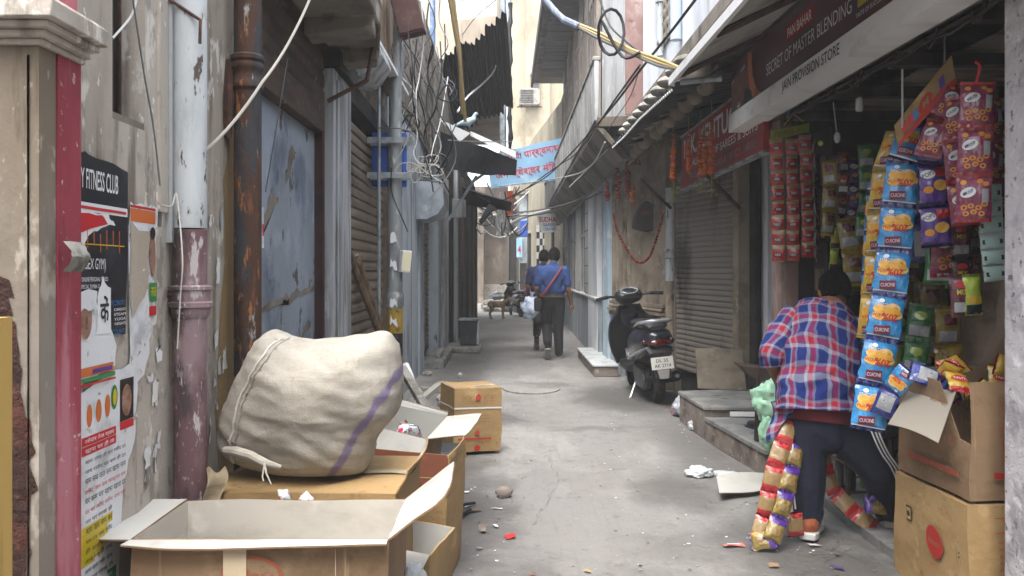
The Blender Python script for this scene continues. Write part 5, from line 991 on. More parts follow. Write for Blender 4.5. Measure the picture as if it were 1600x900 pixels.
b.flat(mv(fit('SECRET OF MASTER BLENDING', 1.28, .075), 1.46, 2.66), sf(1), m_signw)
b.flat(rect(.17, 2.55, .23, 2.565), sf(2), m_signw); b.flat(mv(fit('SK', .05, .022), .22, 2.572), sf(2), m_signw)
b.flat(rect(2.14, 2.62, 2.42, 2.90), sf(1), mat('sign_blue_pack', '#1b2f62', .3, layers=[('#31508c', 6, .5, .7)])); b.flat(rect(2.17, 2.62, 2.40, 2.69), sf(2), m_inky); b.flat(mv(fit('TASTE OF SUCCESS', .28, .022), 2.29, 2.585), sf(2), m_signw)
b.flat(oval(2.29, 2.66, .08, .025, 16), sf(3), m_inkg)
b.build('panel', e)
b = MB(); b.box((X0 - .02, ys1, zb0), (X0 + .13, ys0 + .01, zb0 + .128), m_signw)
b.flat(mv(fit('JAIN PROVISION STORE', .84, .078, .006), 1.58, zb0 + .066), lambda x, y: V((X0 - .0225, ys0 - x, y)), m_ink); b.build('white_band', e, bevel=.004)
b = MB(); b.box((X0 + .081, ys1, zb0 + .02), (X0 + .50, ys0, zb0 + .06), m_stone); b.tube([(X0 + .2, ys1, zb0 + .0), (X0 + .2, ys0, zb0 + .0)], .012, m_wooddk, 6); b.build('soffit', e)
rl = random.Random(2)
for k in range(9):
    b = MB(); y = 5.75 - k * .36; b.tube(spline([V((X0 + .18, y, zb0)), V((X0 + .18, y - .03, zb0 - .05)), V((X0 + .17, y - .08, zb0 - .06)), V((X0 + .17, y - .11, zb0 - .02)), V((X0 + .18, y - .10, zb0 + .01))], 4), .006, m_iron, 6); b.build('hook', e)
b = MB(); b.tube(sag((X0 + .14, 5.7, zb0 - .01), (X0 + .15, 2.3, zb0 - .01), .05, 30, .012, rl), .007, m_wireb, 6); tag(b.build('wire'), 'sagging dark wire along the underside of the shop fascia', 'wire')
e = thing('shop_sign', 'red shop sign with white lettering half hidden behind marigold strings', 'sign', (1.8, 7, 2.4))
b = MB(); za, zc = 2.20, 2.72; b.box((1.80, 5.58, za), (1.85, 8.2, zc), m_signrd); s2 = lambda k: (lambda x, y: V((1.797 - .0015 * k, 8.2 - x, y)))
b.flat(mv(fit('N.K. KENTUCKY', 2.2, .19, .02), 1.25, 2.58), s2(1), m_signw)
b.flat(mv(fit('ALL KINDS OF SAREES & SUITS', 2.0, .07, .008), 1.5, 2.40), s2(1), m_signw); b.flat(mv(fit('WEDDING LEHENGAS & FANCY SAREES', 2.1, .06), 1.45, 2.28), s2(1), m_greyp); b.flat(rect(.02, 2.34, 2.6, 2.35), s2(1), m_signdk); b.build('panel', e)
b = MB(); b.box((1.79, 5.57, za - .015), (1.86, 8.21, za - .001), m_greyp); b.box((1.79, 5.57, zc + .001), (1.86, 8.21, zc + .015), m_greyp); b.build('frame', e)
def zig(b, p0, p1, m): b.tube([p0, p1], .018, m, 6)
e = thing('metal_awning', 'dark corrugated metal awning over the grey shutter and tan niche', 'awning', (1.5, 7.3, 2.7))
b = MB(); corrug(b, (2.15, 9.3, 2.97), (2.15, 6.3, 2.97), (1.18, 5.5, 2.66), (1.20, 9.0, 2.78), 22, .012, m_sheetd, 4); b.build('sheet', e)
b = MB()
for y in (6.1, 7.2, 8.4): zig(b, (2.1, y + .3, 2.96), (1.22, y, 2.68), m_wooddk)
b.tube([(1.5, 9.1, 2.84), (1.5, 5.6, 2.80)], .018, m_wooddk, 6); zig(b, at(1155, 325, 7.4), at(1100, 270, 6.6), m_iron); zig(b, at(1048, 325, 9.0), at(1000, 280, 8.6), m_iron); b.build('frame', e)
b = MB(); b.tube([at(1063, 128, 5.45), at(1128, 122, 5.35)], .022, m_steel, 8); b.build('edge_tube', e)
e = thing('metal_awning', 'grey flat metal awning further back under the pale balcony', 'awning', (1.3, 10, 2.7))
b = MB(); b.hull([(1.02, 12.5, 2.72), (1.18, 9.05, 2.78), (1.48, 9.05, 2.9), (1.44, 11.5, 2.9)], (0, 0, .015), m_sheetd); b.build('sheet', e)
e = thing('sheet_awning', 'pale flat sheet awning edged with a light bar over the provision shop', 'awning', (1.4, 4, 2.7))
b = MB(); b.hull([(1.14, 5.45, 2.67), (1.14, 2.0, 2.65), (1.74, 2.0, 2.95), (1.74, 5.45, 2.97)], (0, 0, .012), m_sheetw); b.build('sheet', e)
b = MB(); b.box((1.12, 2.0, 2.63), (1.145, 5.5, 2.685), m_white); b.build('edge_bar', e)
for y in (5.3, 4.4, 3.4): b = MB(); b.tube([(1.16, y, 2.655), (1.74, y, 2.93)], .02, m_iron, 6); b.build('rib', e)
def lights(label, pts, n):
    e = thing('string_lights', label, 'string lights', pts[0]); b = MB(); b.tube(pts, .004, m_wireb, 5); b.build('cord', e)
    tot = [0]
    for i in range(len(pts) - 1): tot.append(tot[-1] + (V(pts[i + 1]) - V(pts[i])).length)
    me = None
    for k in range(n):
        t = tot[-1] * (k + .5) / n; i = max(j for j in range(len(tot)) if tot[j] <= t); i = min(i, len(pts) - 2); p = V(pts[i]).lerp(V(pts[i + 1]), (t - tot[i]) / max(tot[i + 1] - tot[i], 1e-6))
        if me is None:
            q = MB(); q.lathe([(.002, 0), (.007, -.010), (.008, -.018), (.002, -.026)], m_white, 8); o = q.build('bulb', e, local=True); me = o.data
        else: o = bpy.data.objects.new('bulb', me); COL.objects.link(o); o.parent = e
        o.location = p - V(pts[0])
lights('string of small white lights along the corrugated awning edge', [V((1.20, 9.0, 2.76)), V((1.19, 8.0, 2.72)), V((1.17, 7.0, 2.70)), V((1.16, 6.2, 2.66)), V((1.15, 5.5, 2.62))], 46)
lights('string of white lights above the pale sheet awning', [V((1.22, 5.2, 2.78)), V((1.22, 4.4, 2.80)), V((1.22, 3.4, 2.80)), V((1.2, 2.6, 2.78))], 26)
lights('string of white lights along the far grey awning', [V((1.16, 9.1, 2.76)), V((1.08, 11, 2.73)), V((1.0, 12.6, 2.70))], 30)
# garlands
m_mari = mat('marigold', '#a3441c', .9, layers=[('#b86a24', 60, .45, .65), ('#6b2a18', 14, .5, .66), ('#5f5a2a', 10, .58, .68)], bump=(120, .8, .006)); m_garred = mat('garland_red', '#6e2018', .8, layers=[('#8c3a22', 40, .5, .7)]); m_marid = mat('marigold_dim', '#9c4a1c', .8); m_dryleaf = mat('dry_leaf', '#8a8a4a', .8, layers=[('#5f6a30', 20, .5, .7)])
def garland(label, top, L, r, m, tail=True, seed=0, cap=None):
    rnd = random.Random(seed); e = thing('marigold_string', label, 'garland', top); top = V(top); b = MB(); n = max(4, int(L / (r * .9)))
    for k in range(n):
        rr = r * (.75 + .45 * rnd.random()) * (1 if k > n * .25 else .6); b.ell((rnd.uniform(-.3, .3) * r, rnd.uniform(-.3, .3) * r, -L * (k + 1) / n), (rr, rr, rr * .75), m, 8, 6)
    b.tube([(0, 0, .12), (0, 0, -L)], .003, m_dryleaf, 5); b.build('flowers', e, local=True)
    if tail:
        b = MB()
        for k in range(22):
            p = V((rnd.uniform(-1.2, 1.2) * r, rnd.uniform(-1, 1) * r, -L - rnd.uniform(0, .18))); d = V((rnd.uniform(-1, 1), rnd.uniform(-1, 1), rnd.uniform(-1.5, .3))).normalized() * .03; s = d.orthogonal().normalized() * .008; b.add([p, p + d * .5 + s, p + d, p + d * .5 - s], [(0, 1, 2, 3)], m_dryleaf)
        b.tube([(0, 0, -L), (rnd.uniform(-.02, .02), 0, -L - .18)], .003, m_dryleaf, 4); b.build('leaf_tail', e, local=True)
for k, (px, py, Y, L, tl, lab) in enumerate(((1052, 205, 6.9, .42, True, 'leftmost orange marigold string hanging before the red sign'), (1076, 205, 6.7, .34, False, 'short marigold string hanging second before the red sign'), (1094, 195, 6.6, .40, True, 'thin marigold string with long dry tail before the red sign'), (1102, 210, 6.5, .32, False, 'marigold string half behind its thick neighbour before the red sign'), (1112, 180, 6.4, .48, True, 'thickest orange marigold string hanging before the red sign'))):
    garland(lab, at(px, py, Y), L, .026, m_mari, tl, k)
for k, (px, py, Y, L, lab) in enumerate(((949, 275, 10.2, .30, 'dark red garland with white beads hanging at the blue strip'), (966, 255, 9.8, .42, 'dark red garland loop beside the tan niche'), (980, 250, 9.6, .38, 'upper reddish orange garland hanging over the tan niche'), (989, 288, 9.4, .20, 'bright orange marigold bunch hanging over the tan niche'), (997, 240, 9.2, .12, 'small red paper tassel hanging under the awning'))):
    garland(lab, at(px, py, Y), L, .035 if k != 4 else .03, m_mari if k in (3,) else m_garred, False, 20 + k)
b = MB(); pts = spline([onx(958, 335, 1.43), at(966, 365, 10.3), at(985, 398, 10.0), at(1000, 410, 9.7), at(1015, 400, 9.4), at(1028, 365, 9.15), at(1036, 330, 9.0)], 8)
for i, p in enumerate(pts): b.ell(p, (.017, .017, .017), m_garred if i % 4 else m_marid, 8, 6)
b.tube(pts, .006, m_garred, 6); tag(b.build('draped_garland'), 'thin orange flower garland draped in a curve on the tan niche', 'garland')
e = thing('wall_lantern', 'dark heart shaped lantern box with red mark on the tan niche', 'lantern', at(1008, 340, 9.8))
b = MB(); M = Matrix.Translation(at(1008, 340, 9.75)) @ Matrix.Rotation(pi / 2, 4, 'X') @ Matrix.Rotation(0, 4, 'Y'); b.prism([(-.17, -.14), (-.15, .02), (-.08, .14), (.0, .2), (.08, .14), (.15, .02), (.17, -.14), (0, -.18)], .12, mat('lantern_dark', '#2b2624', .6), M); b.build('case', e, bevel=.02)
b = MB(); b.flat(mv(fit('\u0913\u092e', .1, .07), 0, .06), lambda x, y: at(1008, 340, 9.6) + V((x, 0, y)), m_cred); b.build('red_mark', e)
b = thing('drain_pipe', 'pale drain pipe with collar between tan niche and grey shutter', 'pipe', (1.85, 9.05, 0))
q = MB(); q.tube([(1.86, 9.05, 0), (1.86, 9.05, 2.3)], .05, m_pipew, 14); q.build('pipe', b); q = MB(); q.lathe([(.051, 1.5), (.062, 1.51), (.062, 1.53), (.055, 1.54), (.055, 1.58), (.062, 1.59), (.062, 1.61), (.051, 1.62)], m_greyp, 14, Matrix.Translation((1.86, 9.05, 0))); q.build('collar', b)
q = MB(); q.tube([(1.86, 9.05, .02), (1.86, 9.05, 1.25)], .0515, m_tan, 14); q.build('painted_foot', b)
for px, Y, z0, r, lab in ((1007, 7.6, 3.4, .035, 'thin pale downpipe on the white upper wall'), (1050, 6.9, 3.35, .05, 'bluish downpipe on the white upper wall')):
    x = (px - PX) * Y / F; b = MB(); b.tube([(1.47, Y, z0), (1.47, Y, 6)], r, mat('pale_blue_pipe', '#a3b2c0', .5) if r > .04 else m_pipew, 12); b.lathe([(r + .002, 3.9), (r + .012, 3.91), (r + .012, 3.98), (r + .002, 3.99)], m_pipew, 12, Matrix.Translation((1.47, Y, 0))); tag(b.build('downpipe'), lab, 'pipe')
# small white trapezoid sign far away
e = thing('hanging_sign', 'white trapezoid shop sign with red and blue lettering hung over the lane', 'sign', at(855, 348, 20))
b = MB(); Yv = 20; q = [at(839, 336, Yv), at(870, 332, Yv), at(869, 362, Yv), at(846, 364, Yv)]; b.hull([q[0], q[3], q[2], q[1]], (0, .1, 0), m_white); cc = at(855, 348, Yv); tf = lambda x, y: V((cc.x + x, Yv - .006, cc.z + y))
b.flat(mv(fit('SUDHA', .42, .13, .03), .01, .08), tf, m_inkr); b.flat(mv(fit('SAREE', .28, .08, .02), .04, -.05), tf, m_inkb); b.flat(mv(fit('CENTRE', .3, .075, .02), .05, -.16), tf, m_inkb); b.build('panel', e)
b = MB(); b.tube(spline([at(797, 350, 19.9), at(812, 342, 19.9), at(840, 333, 19.9), at(870, 326, 19.9)], 5), .04, m_white, 6); b.hull([at(797, 350, 19.9), at(812, 344, 19.9), at(812, 356, 19.9)], (0, .05, 0), m_white); b.build('rolled_tarp', e)
e = thing('house_plate', 'small blue and white notice plate on the far grey post', 'sign', at(811, 385, 30))
b = MB(); Yv = 31.4; q0 = at(807, 372, Yv); q1 = at(816, 402, Yv); b.box((q0.x, Yv - .06, q1.z), (q1.x, Yv, q0.z), m_skyb); b.flat(mv(fit('4', .12, .35, .02), (q0.x + q1.x) / 2, q1.z + .3), lambda x, y: V((x, Yv - .065, y)), m_inkr); b.build('plate', e)
p = at(818, 357, 29); b = MB(); b.box((p.x - .15, 29, p.z - .3), (p.x + .15, 29.2, p.z + .3), MATS['blue_metal']); tag(b.build('far_box', bevel=.02), 'far blue box fixed above the lane near the white sign', 'box')
p = at(827, 440, 24); b = MB(); 
for k, (dz, r) in enumerate(((-.3, .16), (-.02, .15), (.22, .12))): b.ell((p.x, 24, p.z + dz), (r, r, r * 1.1), mat('pink_bundle', '#c2568c', .7) if k == 0 else MATS['pink_bundle'], 10, 8)
tag(b.build('pink_bundle'), 'bright pink cloth bundle standing far down the lane', 'bundle')
p = at(796, 318, 22); b = MB(); b.grid(5, 6, lambda u, v: p + V((-.1 + .2 * u + .03 * sin(v * 4), .03 * sin(u * 6), .35 - .7 * v)), mat('orange_flag', '#c2552a', .8)); tag(b.build('orange_cloth'), 'orange cloth hanging in the far wire clutter', 'cloth')
# air conditioner
e = thing('air_conditioner', 'white window air conditioner box high on the bright yellow house', 'air conditioner', at(826, 154, 36))
q0, q1 = at(811, 141, 36), at(843, 166, 36); b = MB(); b.box((q0.x, 35.6, q1.z), (q1.x, 36.15, q0.z), m_stone); b.build('case', e, bevel=.02)
b = MB(); w3 = (q1.x - q0.x)
for k in range(8): b.box((q0.x + .06, 35.585, q1.z + .08 + k * .075), (q0.x + w3 * .68, 35.598, q1.z + .12 + k * .075), m_dark)
b.build('grille', e)
b = MB(); b.tube([(q0.x + .1, 35.7, q1.z - .03), (q0.x + .1, 36.15, q1.z - .03)], .03, m_iron, 6); b.tube([(q1.x - .1, 35.7, q1.z - .03), (q1.x - .1, 36.15, q1.z - .03)], .03, m_iron, 6); b.tube([(q0.x - .1, 35.9, q1.z - .05), (q1.x + .1, 35.9, q1.z - .05)], .03, m_iron, 6); b.build('bracket', e)
# things on the ledge
b = MB(); q = [at(1091, 549, 6.7), at(1165, 545, 6.65), at(1165, 607, 6.6), at(1091, 610, 6.62)]
b.hull([V((1.775, 7.38, .275)), V((2.19, 7.26, .275)), V((2.20, 7.42, .63)), V((1.79, 7.54, .63))], (0, .03, .0), mat('speckled_slab', '#6f675a', .8, layers=[('#575045', 6, .45, .68), ('#80786a', 9, .55, .7)])); tag(b.build('stone_slab', bevel=.004), 'speckled brown stone slab leaning on the grey shutter', 'slab')
for k, dx in enumerate((0, .085)):
    p = V((1.86 + dx, 5.95 - dx * .6, .186)); M = Matrix.Translation(p) @ Matrix.Rotation(.5, 4, 'Z')
    e = thing('black_shoe', ('black shoe on the lower ledge, the one nearer the lane', 'black shoe on the lower ledge, the one nearer the shop')[k], 'shoe', p, .5)
    b = MB(); b.lathe([(.035, 0), (.037, .012)], m_black, 14, Matrix.Scale(3.0, 4, (0, 1, 0))); b.build('sole', e, local=True)
    blob('upper', [((0, -.06, .035), .035, (0, .05, .025), .03), ((0, -.07, .05), .032, (0, -.05, .06), .03)], [], m_black, e, .006, 3, True)
b = MB(); p = at(1156, 575, 5.5); b.hull([at(1156, 571, 5.6), at(1212, 578, 5.3), at(1212, 604, 5.3), at(1176, 590, 5.5)], (.02, .25, .0), m_wooddk); b.tube([at(1186, 585, 5.45), (at(1186, 585, 5.45).x, 5.5, .19)], .02, m_wooddk, 6); b.tube([at(1205, 600, 5.4), (at(1205, 600, 5.4).x, 5.45, .19)], .02, m_wooddk, 6); tag(b.build('wooden_stool', bevel=.004), 'dark low wooden stool on the lower ledge by the door', 'stool')
bag('plastic_packet', 'crumpled clear and pink plastic packet beside the scooter wheel', 'plastic bag', (1.66, 7.45, .09), (.11, .09, .1), mat('clear_plastic', '#a0a4ac', .2, layers=[('#b0566a', 7, .55, .66), ('#6d7a90', 9, .55, .66)], bump=(25, .6, .015)), 12)
# ------------------------------------------------------------------ snack packets
def foil(name, col, col2, rough=.17): return mat(name, col, rough, .0, layers=[(col2, (14, 14, 9), .5, .68)], bump=((34, 34, 20), .9, .012), bump2=((90, 90, 60), .5, .004), spec=.8, coat=.6)
f_blue = foil('foil_blue', '#1f78b4', '#3a97cb'); f_yel = foil('foil_yellow', '#b8962a', '#cdb350'); f_nav = foil('foil_navy', '#1b2a78', '#2b46a0'); f_gold = foil('foil_gold', '#8a7048', '#a58e62', .35)
f_red = foil('foil_red', '#a3161c', '#c2303a'); f_mag = foil('foil_magenta', '#74193f', '#98305c'); f_pur = foil('foil_purple', '#46287e', '#6a4aa0'); f_mar = foil('foil_maroon', '#4a1524', '#6b2434'); f_grn = foil('foil_green', '#2c6a34', '#4f8c46')
f_lime = foil('foil_lime', '#8fa82a', '#b4c84a'); f_sil = foil('foil_silver', '#9a9da0', '#c2c5c7', .2); f_olive = foil('foil_olive', '#7d6a2e', '#9c8842')
m_chip = mat('print_chip', '#cf9a3a', .4, layers=[('#e3bd66', 30, .45, .62), ('#a86a24', 18, .6, .74)]); m_ring = mat('print_ring', '#d08a2a', .4); m_label = mat('print_label', '#6e1f38', .4)
def packet(name, wd, h, t, body, art=(), ends=None, back=None, seed=0):      # hangs down from z=0, printed side towards -y
    b = MB(); eh = h * .07
    def hf(x, z):
        u = min(1, abs(2 * x / wd)); v = min(1, max(0, (-z - eh) / (h - 2 * eh)))
        return t * max(0, 1 - u ** 2.4) ** .7 * max(0, sin(pi * v)) ** .45 + .07 * t * noise.noise(V((x * 70, z * 60, seed))) + .22 * t * noise.noise(V((x * 22, z * 20, seed + 5)))
    def side(s, m, m_e):
        n0 = 14
        for j in range(n0):
            z0, z1 = -h * j / n0, -h * (j + 1) / n0; mm = m_e if (j == 0 or j == n0 - 1) else m
            def fn(u, v):
                x = (u - .5) * wd * (1 - .05 * sin(pi * (j + v) / n0) + .05 * noise.noise(V((seed * 3.3, (j + v) * .5, (u > .5) * 7)))) + .02 * wd * noise.noise(V((seed, (j + v) * .3, 2))); z = z0 + (z1 - z0) * v; y = hf(x, z) * s
                if j in (0, n0 - 1): y = .004 * sin(u * 40) * t / .03
                return V((x, y, z))
            b.grid(10, 1, fn, mm)
    side(-1, body, ends or body); side(1, back or body, ends or body)
    for a, m, k in art: b.flat(a, lambda x, y: V((x, -hf(x, y) - .0022 - .0012 * k, y)), m)
    # weld seams so that each packet is one smooth skin
    o = b.build(name, sharp=180); bm = o.data
    return o
def refine(a, n=2):      # cut art polygons into fans so they follow a bulging face
    vs, fs = a; 
    for _ in range(n):
        nv = list(vs); nf = []
        for f in fs:
            cx = sum(nv[i][0] for i in f) / len(f); cy = sum(nv[i][1] for i in f) / len(f); k = len(nv); nv.append((cx, cy))
            for i in range(len(f)):
                a_, b_ = f[i], f[(i + 1) % len(f)]; m = len(nv); nv.append(((nv[a_][0] + nv[b_][0]) / 2, (nv[a_][1] + nv[b_][1]) / 2)); nf += [(a_, m, k), (m, b_, k)]
        vs, fs = nv, nf
        if len(fs) > 400: break
    return (vs, fs)
def chips_art(lab):
    a = [(refine(oval(dx, -.075 + dz, .034, .022, 12), 1), m_chip, 0) for dx, dz in ((-.028, .0), (.022, .012), (-.005, -.022), (.035, -.016), (-.03, -.03))]
    a += [(refine(oval(-.03, -.035, .012, .01, 12), 1), m_inkw, 1), (mv(fit('20%', .07, .034, .02), .012, -.108, pi), m_inkr, 2), (mv(fit('EXTRA', .04, .014, .01), -.042, -.105, pi), m_inkr, 2)]
    a += [(refine(mv(rect(-.034, -.019, .034, .019), -.012, -.168, .12)), m_label, 0), (mv(fit(lab, .06, .016, .006), -.012, -.168, .12), m_inkw, 1)]
    for q in range(3): a.append((bars(-.055, -.05 - q * .006, 14, .0045, .003, .0075, True, q), m_inkw, 1))
    a.append((refine(rect(-.07, -.197, .07, -.192)), m_inkw, 0)); a.append((refine(mv(oval(0, 0, .05, .03, 9), .01, -.088, .3), 1), f_yel, -1))
    return a
K = {}
for VR in range(3):
    K['blue', VR] = packet('packet', .152, .212, .028, f_blue, chips_art('CUICINE'), f_nav, f_nav, 1 + 30 * VR)
    K['yellow', VR] = packet('packet', .152, .212, .028, f_yel, chips_art('CUICINE'), f_yel, f_sil, 2 + 30 * VR)
    K['navy', VR] = packet('packet', .152, .212, .028, f_nav, [(refine(rect(-.05, -.18, .05, -.06)), f_sil, 0)], f_nav, f_blue, 3 + 30 * VR)
    K['gold', VR] = packet('packet', .095, .135, .022, f_gold, [(refine(rect(-.044, -.132, .044, -.10)), f_red, 0), (refine(rect(-.044, -.03, .044, -.008)), f_red, 0)], f_red, f_gold, 4 + 30 * VR)
    K['goldp', VR] = packet('packet', .095, .135, .024, f_olive, [(refine(rect(-.044, -.04, .044, -.008)), f_pur, 0), (refine(oval(.0, -.08, .024, .02, 12), 1), f_gold, 0)], f_pur, f_olive, 5 + 30 * VR)
    rings = [(refine(oval(x, y, .017, .015, 14), 1), m_ring, 0) for x, y in ((-.05, -.2), (-.015, -.19), (.025, -.2), (.055, -.18), (-.04, -.235), (.0, -.225), (.04, -.235), (.06, -.06), (.03, -.045), (-.055, -.05))] + [(oval(x, y, .009, .008, 12), f_mag, 1) for x, y in ((-.05, -.2), (-.015, -.19), (.025, -.2), (.055, -.18), (-.04, -.235), (.0, -.225), (.04, -.235))]
    K['rings', VR] = packet('packet', .19, .285, .034, f_mag, rings + [(refine(mv(oval(0, 0, .042, .03, 18), -.03, -.11, .4), 1), m_inkw, 1), (mv(fit('KRISP', .06, .02, .01), -.03, -.11, .5), m_ink, 2), (refine(rect(.04, -.17, .075, -.09)), f_sil, 1)], f_red, f_mag, 6 + 30 * VR)
    K['purple', VR] = packet('packet', .13, .19, .026, f_pur, [(refine(oval(-.03, -.05, .03, .02, 14), 1), m_inkw, 0), (refine(oval(.02, -.1, .03, .025, 14), 1), m_chip, 0), (refine(oval(-.03, -.12, .02, .016, 14), 1), m_ring, 0), (mv(fit('POPS', .05, .018, .01), -.03, -.05, .4), m_ink, 1), (refine(rect(.0, -.06, .06, -.02)), f_red, 0)], f_pur, f_mar, 7 + 30 * VR)
    K['maroon', VR] = packet('packet', .085, .17, .02, f_mar, [(refine(rect(-.03, -.15, .03, -.11)), f_sil, 0), (mv(fit('MIX', .04, .02, .01), 0, -.07), m_inky, 1), (refine(oval(0, -.04, .024, .014, 14), 1), m_inkr, 0)], f_mar, f_mar, 8 + 30 * VR)
    K['green', VR] = packet('packet', .115, .18, .024, f_grn, [(refine(rect(-.045, -.16, .045, -.11)), f_sil, 0), (refine(oval(0, -.06, .03, .022, 14), 1), f_lime, 0)], f_grn, f_grn, 9 + 30 * VR)
    K['mustard', VR] = packet('packet', .13, .2, .028, f_olive, [(refine(rect(-.03, -.09, .03, -.04)), f_mar, 0), (refine(rect(-.05, -.17, .03, -.12)), f_sil, 0)], f_yel, f_olive, 10 + 30 * VR)
    K['lime', VR] = packet('packet', .07, .17, .02, f_lime, [(refine(rect(-.025, -.12, .025, -.09)), f_yel, 0), (refine(rect(-.03, -.165, .03, -.125)), m_ink, 0)], f_lime, f_mar, 11 + 30 * VR)
    K['sachet', VR] = packet('packet', .078, .108, .013, f_red, [(refine(rect(-.037, -.03, .037, -.004)), f_gold, 0), (refine(oval(0, -.065, .026, .018, 14), 1), f_mar, 0), (mv(fit('RED', .035, .013, .01), 0, -.062), m_inkw, 1)], f_gold, f_sil, 12 + 30 * VR)
    K['snack', VR] = packet('packet', .13, .17, .03, f_yel, [(refine(oval(0, -.08, .045, .026, 18), 1), m_inkr, 0), (mv(fit('TASTY', .07, .022, .01), 0, -.08), m_inkw, 1), (refine(rect(-.06, -.165, .06, -.14)), f_red, 0)], f_red, f_sil, 13 + 30 * VR)
    K['teal', VR] = packet('packet', .06, .045, .007, mat('pale_teal', '#8fa8a2', .3, layers=[('#b7c6c2', 20, .5, .7)]), [(rect(-.024, -.03, .024, -.018), m_ink, 0)], f_sil, f_sil, 14 + 30 * VR)
    K['candy', VR] = packet('packet', .075, .09, .02, mat('foil_candy', '#c9cfd6', .25, layers=[('#b3304e', 22, .52, .6), ('#5f9c4a', 17, .56, .64)], spec=.7), [], None, None, 15 + 30 * VR)
for o in K.values(): o.hide_render = True
PROTO = dict(K); PR = random.Random(77)
def place(kind, top, down, face, parent, k=1.0, roll=0):
    o = bpy.data.objects.new('packet', PROTO[kind, PR.randrange(3)].data); COL.objects.link(o)
    z = -V(down).normalized(); y = -V(face); y = (y - z * y.dot(z)).normalized(); x = y.cross(z)
    M = Matrix((x, y, z)).transposed().to_4x4() @ Matrix.Rotation(roll, 4, 'Z') @ Matrix.Scale(k, 4); M.translation = V(top)
    if parent: o.parent = parent; o.matrix_parent_inverse = Matrix.Translation(-parent.location)
    o.matrix_world = M if not parent else M
    o.matrix_basis = M
    return o
def strip(label, path, kind, face, name='packet_strip', cat='snack packets', k=1, group=None, jit=.08, kinds=None, seed=0):
    rnd = random.Random(seed); e = thing(name, label, cat, V(path[0]), 0, group); pts = spline(path, 12); L = 0
    hh = max(-v.co.z for v in PROTO[kind, 0].data.vertices) * k * .985
    acc = 0; cur = pts[0]; i = 1; q = 0
    while i < len(pts):
        j = i; 
        while j < len(pts) and (pts[j] - cur).length < hh: j += 1
        nxt = pts[j] if j < len(pts) else cur + (pts[-1] - pts[-2]).normalized() * hh
        kd = kinds[q % len(kinds)] if kinds else kind
        fc = V(face(q) if callable(face) else face)
        place(kd, cur, nxt - cur, fc + V((rnd.uniform(-jit, jit), 0, rnd.uniform(-jit, jit))), e, k * hh / max(hh, 1e-6), rnd.uniform(-jit, jit))
        cur = cur + (nxt - cur).normalized() * hh; q += 1
        if j >= len(pts): break
        i = j
    return e
strip('front hanging strip of bright blue chips packets with red labels', [at(1432, 196, 3.78), at(1414, 245, 3.72), at(1405, 310, 3.7), at(1398, 380, 3.7), at(1391, 445, 3.68), at(1380, 520, 3.66), at(1366, 590, 3.64), at(1358, 650, 3.62)], 'blue', (-.25, -1, .05), seed=1)
strip('hanging strip of yellow chips packets just behind the front blue strip', [at(1408, 205, 3.95), at(1388, 262, 3.92), at(1380, 330, 3.92), at(1376, 400, 3.9), at(1371, 455, 3.9), at(1366, 500, 3.9)], 'yellow', (-.75, -.7, 0), seed=2)
strip('rear blue strip of chips packets seen edgewise left of the yellow strip', [at(1392, 240, 4.1), at(1372, 300, 4.08), at(1368, 360, 4.06), at(1365, 430, 4.05), at(1362, 510, 4.05)], 'blue', (-1, -.45, 0), seed=3)
strip('arched strip of navy and blue packets draped over the torn carton', [at(1376, 650, 3.55), at(1392, 610, 3.5), at(1415, 580, 3.45), at(1442, 574, 3.4), at(1468, 592, 3.4), at(1482, 615, 3.42)], 'navy', lambda q: (-.3, -.8, .5), seed=4, kinds=['navy', 'blue', 'navy'], k=.62)
strip('strip of purple and red snack packets hanging right of the blue strip', [at(1462, 195, 3.62), at(1458, 250, 3.58), at(1460, 320, 3.58), at(1464, 385, 3.6)], 'purple', (-.3, -1, 0), seed=5)
strip('large magenta packets with yellow rings hanging nearest the pillar', [at(1528, 128, 3.25), at(1524, 215, 3.22), at(1522, 290, 3.22)], 'rings', (-.45, -1, .15), seed=6, k=.68, jit=.25)
strip('magenta ring packets slanting out behind the nearest magenta pair', [at(1506, 135, 3.5), at(1478, 172, 3.5), at(1462, 210, 3.5)], 'rings', (-.4, -1, .35), seed=7, k=.62, jit=.25)
strip('magenta packets hanging half behind the whitewashed pillar', [at(1550, 195, 3.35), at(1556, 285, 3.35)], 'rings', (-.1, -1, 0), seed=8, k=.66, jit=.25)
strip('magenta ring packets hanging in front between the purple strip and the pillar', [at(1500, 150, 3.42), at(1496, 220, 3.4), at(1504, 290, 3.4)], 'rings', (-.7, -1, .1), seed=41, k=.66, jit=.3)
strip('magenta ring packets turned toward the pillar', [at(1542, 150, 3.3), at(1548, 225, 3.3), at(1544, 290, 3.3)], 'rings', (.2, -1, .1), seed=42, k=.64, jit=.3)
strip('purple and maroon packets hanging half behind the purple strip', [at(1478, 225, 3.75), at(1482, 300, 3.72), at(1484, 385, 3.72)], 'purple', (.25, -1, 0), seed=31, kinds=['maroon', 'purple', 'rings'], k=.95, jit=.3)
strip('navy backs of packets hanging close behind the purple strip', [at(1446, 210, 3.9), at(1442, 290, 3.88), at(1446, 370, 3.86)], 'navy', (-.6, -1, .1), seed=32, jit=.25)
strip('silver and magenta packet backs hanging behind the nearest magenta packets', [at(1500, 170, 3.7), at(1515, 250, 3.66), at(1538, 290, 3.66)], 'rings', (.5, -.8, 0), seed=33, k=.75, jit=.3)
strip('dark strip of maroon packets deep between the purple and magenta ones', [at(1512, 275, 3.9), at(1522, 350, 3.9), at(1520, 420, 3.9)], 'maroon', (.2, -1, 0), seed=34, k=1.1, jit=.3)
